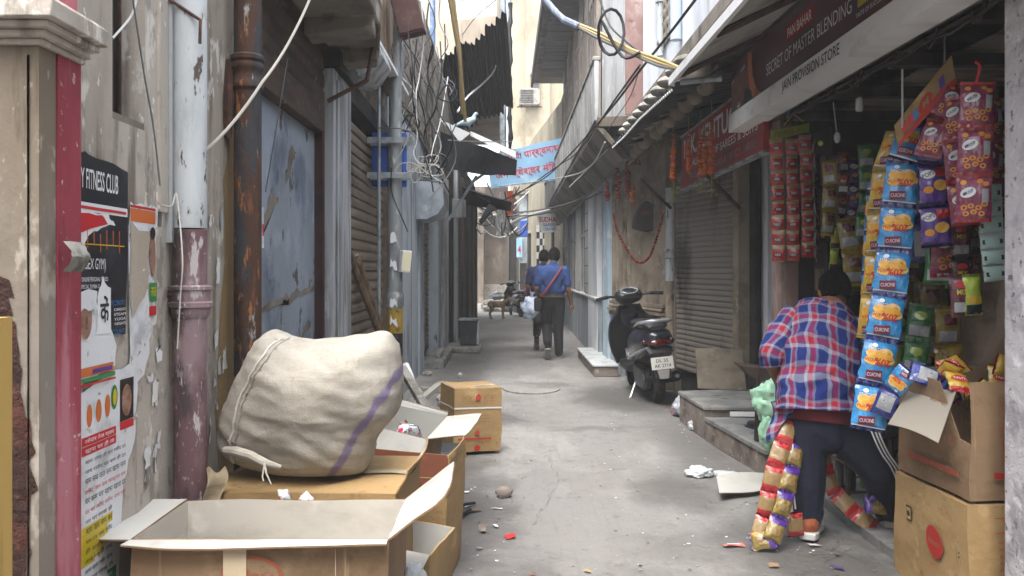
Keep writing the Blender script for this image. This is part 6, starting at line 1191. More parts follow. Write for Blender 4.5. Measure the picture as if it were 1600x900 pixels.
strip('olive and green packets crowding behind the front blue strip, lower', [at(1408, 430, 4.1), at(1404, 500, 4.1), at(1398, 580, 4.08)], 'green', (-.4, -1, 0), seed=35, kinds=['mustard', 'green', 'lime'], jit=.3)
strip('silver backed packets hanging beside the mustard ones', [at(1446, 400, 4.15), at(1442, 470, 4.15), at(1440, 540, 4.1)], 'mustard', (.5, -1, 0), seed=36, kinds=['green', 'mustard'], jit=.3)
strip("olive packets hanging in the gloom right of the red sachets", [at(1296, 250, 5.0), at(1299, 300, 5.0), at(1294, 350, 5.0)], 'mustard', (-.3, -1, .1), seed=51, k=.8, jit=.35)
strip("maroon packets hanging in the gloom above the customer's head", [at(1316, 235, 4.9), at(1319, 282, 4.9), at(1314, 330, 4.9)], 'maroon', (-.3, -1, .1), seed=52, k=.8, jit=.35)
strip("green packets hanging in the gloom left of the yellow strip", [at(1352, 225, 4.8), at(1355, 282, 4.8), at(1350, 340, 4.8)], 'green', (-.3, -1, .1), seed=53, k=.8, jit=.35)
strip("purple packets hanging deep behind the golden cluster", [at(1338, 250, 5.1), at(1341, 292, 5.1), at(1336, 335, 5.1)], 'purple', (-.3, -1, .1), seed=54, k=.8, jit=.35)
strip("lime packets hanging deep beside the charm string", [at(1304, 290, 5.1), at(1307, 350, 5.1), at(1302, 410, 5.1)], 'lime', (-.3, -1, .1), seed=55, k=.8, jit=.35)
strip("maroon packets hanging deep behind the mustard packets", [at(1420, 330, 4.7), at(1423, 425, 4.7), at(1418, 520, 4.7)], 'maroon', (-.3, -1, .1), seed=56, k=.8, jit=.35)
strip("dim green packets hanging deep at the centre of the shop", [at(1470, 300, 4.6), at(1473, 385, 4.6), at(1468, 470, 4.6)], 'green', (-.3, -1, .1), seed=57, k=.8, jit=.35)
strip("dim purple packets hanging deep beside the shopkeeper", [at(1500, 300, 4.5), at(1503, 350, 4.5), at(1498, 400, 4.5)], 'purple', (-.3, -1, .1), seed=58, k=.8, jit=.35)
strip("magenta packets hanging deep between blue strip and purple strip", [at(1442, 230, 4.4), at(1445, 280, 4.4), at(1440, 330, 4.4)], 'rings', (-.3, -1, .1), seed=59, k=.8, jit=.35)
strip('narrow strip of dark maroon packets hanging below the magenta ones', [at(1497, 290, 3.7), at(1500, 350, 3.68), at(1502, 425, 3.68)], 'maroon', (-.3, -1, 0), seed=9)
strip('short strip of maroon and lime packets hanging before the shopkeeper', [at(1500, 428, 3.45), at(1504, 490, 3.45)], 'maroon', (-.3, -1, 0), seed=10, k=1.1)
strip('single lime green packet hanging before the shopkeeper', [at(1517, 428, 3.43), at(1522, 488, 3.43)], 'lime', (-.2, -1, 0), seed=11, k=1.05)
strip('strip of dark green packets hanging in the middle of the shop', [at(1466, 385, 3.75), at(1464, 440, 3.75)], 'green', (-.3, -1, 0), seed=12)
strip('yellow packets hanging behind the front blue strip, upper', [at(1430, 290, 4.2), at(1428, 350, 4.2), at(1430, 420, 4.2), at(1425, 500, 4.2)], 'mustard', (-.4, -1, 0), seed=13)
strip('mustard yellow packets hanging low in the middle of the shop', [at(1455, 440, 4.0), at(1458, 500, 4.0), at(1452, 545, 4.0)], 'mustard', (-.2, -1, 0), seed=14, k=.95)
strip('mustard yellow packet turned outward near the counter', [at(1480, 478, 3.85), at(1482, 545, 3.85)], 'mustard', (-.1, -1, .1), seed=15)
strip('strip of green packets hanging down to the blue arch', [at(1440, 475, 3.95), at(1434, 530, 3.93), at(1426, 585, 3.92)], 'green', (-.35, -1, 0), seed=16)
strip('strip of small pale teal sachets hanging beside the whitewashed pillar', [at(1546, 288, 3.28), at(1548, 350, 3.28), at(1554, 415, 3.28)], 'teal', (-.4, -1, 0), seed=17, k=1.5)
strip('cluster of dull golden packets hanging deep in the shop above the customer', [at(1322, 340, 5.0), at(1332, 370, 4.95), at(1335, 415, 4.95)], 'mustard', (-.1, -1, 0), seed=18, k=1.1)
strip('second dull golden packet row hanging deep in the shop', [at(1345, 345, 5.05), at(1340, 400, 5.05)], 'mustard', (-.3, -1, .2), seed=19)
strip('golden packets with red bands trailing from the customer to the ground', [at(1232, 655, 4.0), at(1224, 690, 3.95), at(1212, 725, 3.93), at(1203, 765, 3.92), at(1196, 805, 3.92), at(1188, 835, 3.9)], 'gold', (-.3, -1, .1), seed=20, k=.93)
strip('golden packets with purple bands trailing beside the red banded ones', [at(1244, 690, 3.98), at(1236, 735, 3.93), at(1228, 775, 3.9), at(1216, 815, 3.88), at(1208, 838, 3.86)], 'goldp', (.1, -1, .2), seed=21, k=.95)
strip('golden packets with red bands hanging between the customer\'s legs to the shop step', [at(1279, 660, 4.25), at(1285, 705, 4.2), at(1293, 745, 4.18), at(1312, 782, 4.15), at(1338, 803, 4.12)], 'gold', (.1, -1, .1), seed=22, k=.93)
for k, (px, py, Y, kd, dn, lab) in enumerate(((1350, 788, 4.02, 'goldp', (1, 0, -.1), 'crumpled yellow and purple packet at the end of the trailing strip on the step'), (1362, 770, 4.0, 'goldp', (.4, .2, -.5), 'upright yellow packet at the end of the trailing strip on the step'), (1212, 842, 3.86, 'goldp', (-1, .2, -.2), 'yellow and purple packet lying on the ground left of the orange shoe'), (1240, 800, 3.97, 'gold', (.1, 0, -1), 'small golden packet against the orange shoe'))):
    p = at(px, py, Y); e = thing('snack_packet', lab, 'snack packet', p); place(kd, p, V(dn), (0, -1, .5), e, .9)
rnd = random.Random(9)
for k in range(20):
    p = V((rnd.uniform(1.86, 2.24), rnd.uniform(3.16, 3.55), rnd.uniform(.78, .95))); e = thing('snack_packet', 'yellow snack packet heaped in the upper torn carton', 'snack packet', p, 0, 'yellow packets heaped in the torn carton')
    place(rnd.choice(['snack', 'snack', 'snack', 'candy']), p + V((0, 0, .03)), V((rnd.uniform(-1, 1), rnd.uniform(-1, 1), rnd.uniform(-1, -.2))), (rnd.uniform(-1, .3), -1, rnd.uniform(.1, 1)), e, .72)
for nm, (cx, cy, cz), n, grp in (('green and white sweet packet in the red rimmed carton', (-.45, 3.58, .46), 8, 'sweet packets in the red rimmed carton'), ('pink and white sweet packet in the tilted open carton', (-.50, 4.36, .50), 5, 'sweet packets in the tilted carton'), ('silver candy packet peeping up behind the front carton', (-.80, 2.665, .608), 2, 'candy packets behind the front carton')):
    for k in range(n):
        ty = .02 if n == 2 else .1; p = V((cx + rnd.uniform(-.13, .13), cy + rnd.uniform(-ty, ty), cz + rnd.uniform(-.02, .03) * (n > 2))); e = thing('sweet_packet', nm, 'sweet packet', p, 0, grp)
        place('candy', p, V((rnd.uniform(-1, 1), rnd.uniform(-1, 1), rnd.uniform(-1, .1))), (rnd.uniform(-.6, .6), -1, rnd.uniform(.3, 1)), e, .95 if n > 2 else .5)
e = thing('sachet_rack', 'card of small shiny red sachets in columns hanging at the shop door', 'sachets', at(1237, 205, 5.2))
q = MB(); a, d = at(1204, 205, 5.22), at(1264, 192, 5.3); q.hull([a, d, d + V((0, 0, -.06)), a + V((0, 0, -.06))], (0, .004, 0), f_lime); q.flat(mv(fit('TEA MASALA', .2, .03), .125, -.03), lambda x, y: a + (d - a).normalized() * x + V((0, -.003, y)), m_inkr); q.build('header_card', e)
q = MB(); q.tube([at(1225, 196, 5.25), at(1240, 178, 5.3), at(1255, 190, 5.28)], .004, m_inky, 5); q.build('hanger', e)
for cidx, (px, Y, fc) in enumerate(((1213, 5.18, (-.2, -1, 0)), (1236, 5.22, (0, -1, 0)), (1258, 5.26, (-.15, -1, 0)), (1272, 5.33, (.95, -.35, 0)), (1284, 5.4, (.95, -.3, 0)))):
    for r in range(8): place('sachet', at(px + rnd.uniform(-1, 1) + r * .5, 217 + (3 if cidx % 2 else 0) + r * 23.6 - (cidx * 3 if cidx < 3 else 3), Y), (rnd.uniform(-.05, .05), rnd.uniform(-.15, .1), -1), V(fc) + V((rnd.uniform(-.35, .35), 0, rnd.uniform(-.1, .5))), e, 1.04)
e = thing('display_card', 'kraft display card with red circle hanging slanted above the packets', 'display card', at(1450, 150, 3.6))
q = MB(); P4 = [at(1398, 196, 3.62), at(1487, 86, 3.55), at(1494, 130, 3.5), at(1404, 230, 3.6)]
q.hull([P4[0], P4[3], P4[2], P4[1]], (0, .006, 0), m_kraft); cf = lambda x, y: P4[0].lerp(P4[1], x).lerp(P4[3].lerp(P4[2], x), 1 - y) + V((0, -.004, 0)); cf2 = lambda x, y: cf(x, y) + V((0, -.002, 0))
q.flat(poly((.0, .0), (1, 0), (1, .2), (.75, .35), (.3, .25), (0, .15)), cf, m_cred); q.flat(oval(.5, .5, .12, .3), cf, m_cred); q.flat(mv(fit('M', .1, .3, .02), .5, .5), cf2, m_kraft)
for x in (.08, .2, .74): q.flat(rect(x, .35, x + .09, .75), cf2, m_inkp if x > .7 else m_inkr)
q.flat(rect(.28, .3, .36, .7), cf2, m_inkb); q.build('card', e); q = MB(); q.tube([at(1410, 200, 3.6), at(1410, 108, 3.6)], .005, m_greyp, 5); q.tube([at(1476, 100, 3.55), at(1476, 50, 3.55)], .005, m_greyp, 5); q.build('hanger', e)
b = MB(); b.tube(spline([at(1525, 130, 3.25), at(1531, 105, 3.25), at(1524, 96, 3.25)], 5), .006, m_inkr, 6); tag(b.build('hook'), 'red hook holding the nearest magenta packets', 'hook')
b = MB(); b.lathe([(.012, 0), (.02, -.01), (.022, -.07), (.018, -.08)], m_white, 12, Matrix.Translation(at(1343, 152, 4.6))); tag(b.build('bulb_holder'), 'white bulb holder hanging under the shop fascia', 'lamp holder')
b = MB(); p = at(1308, 210, 4.9); b.tube(spline([at(1302, 160, 4.9), at(1306, 195, 4.9), p], 4), .004, m_wirew, 5); b.ell(p + V((0, 0, -.02)), (.02, .015, .035), m_paper, 10, 8); tag(b.build('charm'), 'pale knotted charm hanging on a string in the shop doorway', 'charm')
b = MB(); b.ell(at(1282, 224, 5.0), (.018, .018, .018), f_lime, 12, 8); b.tube([at(1282, 224, 5.0), at(1282, 175, 5.0)], .002, m_wireb, 4); tag(b.build('lime_charm'), 'green lime hanging on a thread beside the sachets', 'charm')
# goods on the shelves
gm = [f_olive, m_woodold, m_kraftr, f_mar, m_inkb, f_grn, m_kraft, m_signdk, f_olive, m_wooddk]
for k in range(46):
    sh = k % 5; z = (.477, .877, 1.227, 1.577, 1.927)[sh]; x = 2.14 + (k // 5) * .155 + rnd.uniform(-.01, .01); y = rnd.uniform(5.27, 5.33); b = MB(); h = rnd.uniform(.12, .26)
    if k % 3: b.box((x - .055, y - .05, z), (x + .055, y + .05, z + h), rnd.choice(gm)); b.box((x - .05, y - .053, z + h * .3), (x + .05, y - .0505, z + h * .7), rnd.choice(gm)); nm = 'carton'
    else: b.lathe([(.05, 0), (.055, .02), (.055, h * .7), (.035, h * .85), (.035, h), (.001, h)], rnd.choice(gm), 14, Matrix.Translation((x, y, z))); nm = 'jar'
    tag(b.build('grocery_' + nm), f'dim grocery {nm} standing on the dark shelves inside the shop', nm, f'grocery {nm}s on the dark shelves')
b = MB()
for k in range(4): b.tube([(1.98 + k * .16, 4.62, .05), (1.98 + k * .16, 4.62, .42)], .008, m_iron, 6)
for z in (.08, .24, .4): b.tube([(1.96, 4.62, z), (2.5, 4.62, z)], .008, m_iron, 6); b.tube([(1.96, 4.95, z), (2.5, 4.95, z)], .008, m_iron, 6); b.tube([(1.96, 4.62, z), (1.96, 4.95, z)], .008, m_iron, 6)
tag(b.build('wire_crate'), 'dark wire bottle crate on the shop floor behind the customer', 'crate')
for k in range(6):
    b = MB(); b.lathe([(.035, 0), (.035, .17), (.014, .23), (.014, .28), (.001, .28)], (m_glassdk, f_grn, m_wooddk)[k % 3], 12, Matrix.Translation((2.03 + (k % 3) * .15, 4.72 + (k // 3) * .12, .055))); tag(b.build('bottle'), 'dark bottle standing in the wire crate on the shop floor', 'bottle', 'bottles in the wire crate')
# ------------------------------------------------------------------ scooters
m_navy = mat('scooter_paint', '#131727', .28, .1, spec=.6, coat=.5, layers=[('#1e2232', 3, .45, .7), ('#4a4a4c', (7, 7, 7), .52, .8, .6)]); m_plast = mat('black_plastic', '#15161a', .45); m_chrome = mat('chrome', '#b3b6ba', .25, .6); m_rubber = mat('rubber', '#17171a', .85, bump=(60, .4, .004), layers=[('#3b3936', 7, .5, .7)]); m_lamp = mat('tail_lamp', '#45070b', .12, coat=.6); m_plate = mat('number_plate', '#b9b9b2', .5); m_seat = mat('seat_vinyl', '#1b1b1f', .45, bump=(50, .15, .002)); m_engine = mat('engine', '#55585b', .5, .5, layers=[('#2f3032', 9, .45, .62)])
def loft(b, rings, m, seg=20, pw=2.4, M=None):      # rings along y: (y, x, z, half width, half height)
    def fn(u, v):
        k = v * (len(rings) - 1); i = min(int(k), len(rings) - 2); t = k - i; r = [a + (c_ - a) * t for a, c_ in zip(rings[i], rings[i + 1])]
        a = 2 * pi * u; cx, sx = cos(a), sin(a); return V((r[1] + r[3] * math.copysign(abs(cx) ** (2 / pw), cx), r[0], r[2] + r[4] * math.copysign(abs(sx) ** (2 / pw), sx)))
    n = (len(rings) - 1) * 3; rr = [(r[0], r[1], r[2], r[3], r[4]) for r in rings]
    b.grid(seg, n, lambda u, v: fn(u, v), m, True)
    for r in (rings[0], rings[-1]):
        k = len(b.v); pts = [fn(i / seg, 0 if r is rings[0] else 1) for i in range(seg)]; b.add(pts, [tuple(range(seg))], m)
    return b
def scooter(label, loc, rot):
    e = thing('scooter', label, 'scooter', loc, rot)
    RX = Matrix.Rotation(pi / 2, 4, 'Y')
    for nm, y, st in (('rear_wheel', 0, 0), ('front_wheel', 1.24, -.25)):
        M = Matrix.Translation((0, y, .215)) @ Matrix.Rotation(st, 4, 'Z') @ RX
        b = MB(); b.lathe([(.13, -.035), (.15, -.045), (.19, -.048), (.208, -.03), (.215, 0), (.208, .03), (.19, .048), (.15, .045), (.13, .035)], m_rubber, 30, M); o = b.build('tyre', e, local=True); o.name = nm
        w2 = o; b = MB(); b.lathe([(.02, -.05), (.04, -.05), (.045, -.03), (.12, -.03), (.135, -.036), (.135, .036), (.12, .03), (.045, .03), (.04, .05), (.02, .05)], m_engine, 24, M); b.build('rim', w2, local=True)
    b = MB(); loft(b, [(-.34, 0, .655, .03, .02), (-.32, 0, .645, .09, .055), (-.24, 0, .62, .15, .10), (-.08, 0, .59, .185, .145), (.12, 0, .56, .19, .165), (.34, 0, .52, .175, .175), (.50, 0, .49, .13, .17), (.56, 0, .48, .08, .15)], m_navy, 26, 2.6); b.build('rear_body', e, local=True, sharp=60)
    b = MB()
    for s in (-1, 1): loft(b, [(-.30, s * .11, .56, .02, .012), (-.1, s * .165, .50, .03, .018), (.25, s * .175, .42, .03, .02), (.45, s * .14, .38, .02, .02)], m_chrome, 10, 2)
    b.build('side_trim', e, local=True)
    b = MB(); loft(b, [(-.30, 0, .735, .07, .02), (-.24, 0, .755, .11, .04), (-.05, 0, .765, .135, .05), (.2, 0, .745, .14, .05), (.45, 0, .735, .11, .05), (.60, 0, .71, .07, .04), (.64, 0, .70, .03, .02)], m_seat, 20, 2.6); b.build('seat', e, local=True, sharp=70)
    b = MB(); b.tube(spline([(-.13, .05, .74), (-.145, -.12, .775), (-.13, -.30, .80), (-.07, -.38, .81), (.07, -.38, .81), (.13, -.30, .80), (.145, -.12, .775), (.13, .05, .74)], 6), .016, m_chrome, 10); b.build('grab_rail', e, local=True)
    b = MB(); b.ell((0, -.325, .60), (.10, .035, .04), m_lamp, 18, 10); o = b.build('tail_light', e, local=True)
    for s in (-1, 1):
        b = MB(); b.ell((s * .125, -.28, .61), (.03, .03, .03), mat('amber_lens', '#3b1a14', .15) if 'amber_lens' not in MATS else MATS['amber_lens'], 12, 8); b.build('turn_signal', e, local=True)
    b = MB(); loft(b, [(-.37, 0, .50, .10, .02), (-.30, 0, .53, .13, .04), (-.15, 0, .50, .14, .06), (.05, 0, .46, .13, .07)], m_plast, 16, 3); b.hull([(-.09, -.33, .49), (.09, -.33, .49), (.07, -.385, .29), (-.07, -.385, .29)], (0, .012, 0), m_plast); b.build('rear_mudguard', e, local=True)
    b = MB(); b.hull([(-.10, -.375, .475), (-.10, -.395, .365), (.10, -.395, .365), (.10, -.375, .475)], (0, .006, 0), m_plate); f = lambda x, y: V((x, -.388 + y * .18, .42 + y)); b.flat(mv(fit('DL 5S', .11, .03, .01), 0, .024), f, m_ink); b.flat(mv(fit('AK 2714', .15, .03, .01), 0, -.022), f, m_ink); b.build('number_plate', e, local=True)
    b = MB(); b.hull([(-.055, -.40, .36), (.055, -.40, .36), (.04, -.41, .28), (-.04, -.41, .28)], (0, .008, 0), mat('grey_flap', '#7d7b78', .7) if 'grey_flap' not in MATS else MATS['grey_flap']); b.build('mud_flap', e, local=True)
    b = MB(); b.ell((0, -.36, .505), (.04, .012, .02), m_lamp, 12, 8); b.build('reflector', e, local=True)
    b = MB(); loft(b, [(.45, 0, .30, .13, .05), (.6, 0, .27, .17, .035), (.9, 0, .27, .18, .03), (1.0, 0, .30, .16, .04)], m_plast, 16, 4); b.build('floorboard', e, local=True)
    b = MB()
    def shield(u, v):
        x = (u - .5) * 2; z = .28 + .62 * v; wd = .17 + .07 * sin(pi * min(1, v * 1.1)) - .06 * max(0, v - .7) / .3; return V((x * wd, .98 + .10 * v - .05 + .09 * (1 - x * x) + (.16 * (1 - v) ** 2), z))
    b.grid(16, 14, shield, m_navy); b.grid(16, 14, lambda u, v: shield(u, v) + V((0, -.02, 0)), m_plast)
    b.tube([shield(0, v / 10) for v in range(11)] , .014, m_navy, 8); b.tube([shield(1, v / 10) for v in range(11)], .014, m_navy, 8); b.build('leg_shield', e, local=True, sharp=70)
    b = MB(); loft(b, [(1.02, 0, .82, .09, .05), (1.12, 0, .75, .11, .16), (1.2, 0, .62, .09, .22), (1.26, 0, .55, .03, .1)], m_navy, 18, 2.2); b.build('front_apron', e, local=True, sharp=70)
    b = MB(); loft(b, [(.86, 0, 1.00, .08, .02), (.89, 0, 1.0, .13, .055), (.97, 0, 1.0, .15, .085), (1.07, 0, .98, .12, .08), (1.13, 0, .96, .05, .04)], m_plast, 20, 2.4); b.build('headset', e, local=True, sharp=70)
    b = MB(); b.ell((0, 0, 0), (.085, .055, .012), m_glassdk, 18, 8, Matrix.Translation((0, .90, 1.055)) @ Matrix.Rotation(.6, 4, 'X')); b.tube([V((0, .90, 1.058)) + V((.09 * cos(a), .055 * sin(a) * .8, .055 * sin(a) * .55)) for a in [2 * pi * k / 20 for k in range(21)]], .008, m_chrome, 6); b.build('speedometer', e, local=True)
    for s in (-1, 1):
        b = MB(); b.tube([(s * .12, .97, 1.0), (s * .22, .94, 1.01), (s * .30, .90, 1.0)], .013, m_plast, 8); o = b.build('handlebar', e, local=True)
        b = MB(); b.tube([(s * .23, .935, 1.01), (s * .35, .875, .995)], .019, m_rubber, 10); b.build('grip', o, local=True); b = MB(); b.tube([(s * .2, .98, .99), (s * .27, .96, .985), (s * .33, .93, .98)], .006, m_chrome, 6); b.build('brake_lever', o, local=True)
    b = MB(); b.tube([(0, 1.05, .9), (0, 1.22, .3)], .03, m_plast, 10)
    for s in (-1, 1): b.tube([(s * .06, 1.18, .42), (s * .065, 1.24, .215)], .016, m_engine, 8)
    b.build('fork', e, local=True)
    b = MB(); b.grid(14, 8, lambda u, v: V(((v - .5) * .15, 1.24 + (.245 + .02 * sin(pi * v)) * cos(pi * (.12 + .75 * u)), .215 + (.245 + .02 * sin(pi * v)) * sin(pi * (.12 + .75 * u)))), m_navy); b.build('front_mudguard', e, local=True)
    b = MB(); b.box((-.13, -.05, .13), (-.055, .42, .34), m_engine); b.tube([(-.10, .0, .22), (-.14, .0, .22)], .09, m_engine, 16); b.tube([(-.05, .15, .2), (-.05, .45, .3)], .06, m_engine, 10); b.build('engine', e, local=True, bevel=.015)
    b = MB(); b.tube([(.10, .35, .2), (.12, .2, .18), (.13, .1, .2)], .022, m_engine, 8); b.tube([(.13, .12, .2), (.145, -.25, .27)], [.045, .05], m_plast, 14); b.tube([(.145, -.25, .27), (.147, -.28, .275)], .02, m_chrome, 10); b.build('exhaust', e, local=True)
    b = MB(); b.tube([(-.09, .40, .22), (-.20, .30, .03), (-.24, .24, .0)], .011, m_chrome, 8); b.build('side_stand', e, local=True)
    return e
scooter('glossy dark navy scooter parked beside the tan niche and grey shutter', (1.58, 8.3, .0), (0, radians(-6), radians(2))).scale = (1.1, 1.06, 1.08)
scooter('black scooter parked far down the lane behind the dog', (.47, 24.0, .0), (0, radians(-5), radians(14)))
# ------------------------------------------------------------------ people
m_skin = mat('skin', '#6d4936', .55, layers=[('#7d5540', 20, .45, .65)], spec=.35); m_hair = mat('hair', '#0a0908', .9, bump=((120, 120, 40), 1.0, .008), spec=.08, layers=[('#15120f', (60, 60, 12), .5, .65)])
m_trk = mat('track_navy', '#12172a', .75, layers=[('#1b2238', 5, .48, .68)], bump=(10, .5, .02), bump2=(28, .35, .008)); m_blkcl = mat('black_cloth', '#121316', .85, layers=[('#1e1f24', 6, .48, .68)], bump=(11, .5, .02)); m_polo = mat('royal_blue', '#223c70', .85, layers=[('#2b4a80', 6, .48, .68), ('#1a2f5a', 4, .55, .72)], bump=(9, .5, .02)); m_dkblue = mat('dark_blue', '#182648', .85, bump=(10, .5, .02))
m_orange = mat('orange_shoe', '#8c4a2e', .7, layers=[('#6f3822', 14, .5, .66)]); m_sole = mat('sole', '#b3b3b0', .6, layers=[('#8d8b86', 14, .5, .7)]); m_brown = mat('brown_leather', '#3c2d24', .6); m_jacket = mat('brown_jacket', '#8a7967', .8, layers=[('#6d5e4f', 5, .48, .68)], bump=(10, .6, .02))
def plaid():
    m = bpy.data.materials.new('plaid'); MATS['plaid'] = m; m.use_nodes = True; n = m.node_tree.nodes; L = m.node_tree.links; bs = n['Principled BSDF']; bs.inputs['Roughness'].default_value = .85; bs.inputs['Specular IOR Level'].default_value = .2
    uv = n.new('ShaderNodeUVMap'); sp = n.new('ShaderNodeSeparateXYZ'); t2 = n.new('ShaderNodeTexCoord'); wn = n.new('ShaderNodeTexNoise'); wn.inputs['Scale'].default_value = 7; L.new(t2.outputs['Object'], wn.inputs['Vector']); wv = n.new('ShaderNodeVectorMath'); wv.operation = 'MULTIPLY_ADD'; wv.inputs[1].default_value = (.05, .05, 0); L.new(wn.outputs['Color'], wv.inputs[0]); L.new(uv.outputs[0], wv.inputs[2]); L.new(wv.outputs[0], sp.inputs[0]); outs = []
    for ax in (0, 1):
        d = n.new('ShaderNodeMath'); d.operation = 'DIVIDE'; d.inputs[1].default_value = .098 if ax == 0 else .102; L.new(sp.outputs[ax], d.inputs[0]); f = n.new('ShaderNodeMath'); f.operation = 'FRACT'; L.new(d.outputs[0], f.inputs[0])
        r = n.new('ShaderNodeValToRGB'); r.color_ramp.interpolation = 'LINEAR'; L.new(f.outputs[0], r.inputs[0]); el = r.color_ramp.elements
        st = [(0, '#14245c'), (.34, '#14245c'), (.37, '#83848f'), (.50, '#83848f'), (.53, '#1f2b62'), (.56, '#8c1d2b'), (.74, '#8c1d2b'), (.77, '#6f7080'), (.86, '#6f7080'), (.89, '#14245c'), (1, '#14245c')]
        el[0].position = 0; el[0].color = c(st[0][1]); el[1].position = 1; el[1].color = c(st[-1][1])
        for p, cc in st[1:-1]: q = el.new(p); q.color = c(cc)
        outs.append(r.outputs[0])
    mx = n.new('ShaderNodeMix'); mx.data_type = 'RGBA'; mx.inputs[0].default_value = .5; L.new(outs[0], mx.inputs[6]); L.new(outs[1], mx.inputs[7]); L.new(mx.outputs[2], bs.inputs['Base Color'])
    tc = n.new('ShaderNodeTexCoord'); nz = n.new('ShaderNodeTexNoise'); nz.inputs['Scale'].default_value = 12; nz.inputs['Detail'].default_value = 6; L.new(tc.outputs['Object'], nz.inputs['Vector']); bp = n.new('ShaderNodeBump'); bp.inputs['Strength'].default_value = .6; bp.inputs['Distance'].default_value = .02; L.new(nz.outputs[0], bp.inputs['Height']); L.new(bp.outputs[0], bs.inputs['Normal'])
    return m
m_plaid = plaid(); m_redund = mat('dark_red_cloth', '#5c1620', .85)
def cloth_tube(b, pts, ra, rb, m, xax, seg=40, rows=60, uoff=0, wr=.012, seed=0, ulen=None):   # garment surface with its own UV in metres
    P_ = spline(pts, 10); n = len(P_) - 1; xax = V(xax)
    def it(a, v): k = v * (len(a) - 1); i = min(int(k), len(a) - 2); t = k - i; t = t * t * (3 - 2 * t); return a[i] + (a[i + 1] - a[i]) * t
    Ls = [0]
    for i in range(n): Ls.append(Ls[-1] + (P_[i + 1] - P_[i]).length)
    per = ulen or 2 * pi * sum(ra + rb) / len(ra + rb)
    def fn(u, v):
        k = v * n; i = min(int(k), n - 1); p = P_[i].lerp(P_[i + 1], k - i); t = (P_[min(i + 2, n)] - P_[max(i - 1, 0)]).normalized(); x = (xax - t * xax.dot(t)).normalized(); y = t.cross(x)
        a = 2 * pi * u; q = p + x * cos(a) * it(ra, v) + y * sin(a) * it(rb, v); d = (q - p).normalized()
        return q + d * (wr * noise.noise(V((q.x * 7 + seed, q.y * 7, q.z * 10))) + wr * .9 * noise.noise(V((q.x * 13 + q.z * 9, q.y * 16 + seed, q.z * 22 - q.x * 12))))
    b.grid(seg, rows, fn, m, True, lambda u, v: (u * per + uoff, v * Ls[-1]))
    return fn
def hand(caps, wrist, dirv, palm_n, k=1.0, curl=.5):    # palm, four unequal fingers and a thumb, as tapered pieces of the body
    wrist, d, pn = V(wrist), V(dirv).normalized(), V(palm_n).normalized(); s = d.cross(pn).normalized()
    caps.append((wrist, .026 * k, wrist + d * .05 * k, .034 * k))
    for i, (o, L) in enumerate(((-.028, .07), (-.009, .078), (.010, .073), (.028, .057))):
        a = wrist + d * .075 * k + s * o * k; m_ = a + (d * (1 - curl * .3) + pn * curl * .5).normalized() * L * .5 * k; t = m_ + (d * (1 - curl) + pn * curl).normalized() * L * .5 * k
        caps += [(wrist + d * .04 * k + s * o * .8 * k, .012 * k, a, .0105 * k), (a, .0105 * k, m_, .0095 * k), (m_, .0095 * k, t, .007 * k)]
    a = wrist + d * .02 * k - s * .03 * k; m_ = a + (d * .7 - s * .6 + pn * .3).normalized() * .04 * k; caps += [(a, .014 * k, m_, .011 * k), (m_, .011 * k, m_ + (d + pn * .4).normalized() * .03 * k, .008 * k)]
def head(caps, ells, ce, r, fwd, up):                   # skull, jaw, nose and ears
    ce, f, u = V(ce), V(fwd).normalized(), V(up).normalized(); s = f.cross(u).normalized(); u = s.cross(f)
    M = Matrix((s, f, u)).transposed().to_euler()
    ells.append((ce + u * .02, (r * .80, r * .98, r * 1.0), M)); caps.append((ce + f * r * .25 - u * r * .35, r * .62, ce + f * r * .45 - u * r * .78, r * .42))
    caps.append((ce + f * r * .92 + u * r * .02, r * .08, ce + f * r * 1.1 - u * r * .22, r * .14))
    for k in (-1, 1): ells.append((ce + s * k * r * .82 - u * r * .08, (r * .10, r * .20, r * .30), M))
    caps.append((ce + f * r * .80 - u * r * .55 - s * r * .2, r * .1, ce + f * r * .80 - u * r * .55 + s * r * .2, r * .1))
    return s, f, u, M
def eyes_hair(e, ce, r, s, f, u, M, cap=0):
    b = MB()
    for k in (-1, 1): b.ell(V(ce) + s * k * r * .33 + f * r * .88 + u * r * .08, (r * .11,) * 3, m_inkw, 10, 8); b.ell(V(ce) + s * k * r * .33 + f * r * .965 + u * r * .08, (r * .05,) * 3, m_ink, 8, 6)
    b.build('eyes', e)
    b = MB(); RM = Matrix((s, f, u)).transposed().to_4x4(); RM.translation = V(ce) + u * .02
    def hf(a, t):
        th, ph = 2 * pi * a, pi * t * .80; d = V((sin(ph) * cos(th), sin(ph) * sin(th), cos(ph))); front = max(0, d.y + .25 * (abs(d.x) > .5)); cut = 1 - .5 * min(1, max(0, front) * 3) * min(1, max(0, t - .42) / .12)
        k = 1.08 + .05 * noise.noise(d * 5 + V((3, 0, 0))) + .05 * noise.noise(d * 22); return RM @ V((d.x * r * .80 * k, d.y * r * .98 * k * cut, d.z * r * 1.02 * k))
    b.grid(56, 34, hf, m_hair, True); b.build('hair', e, sharp=180)
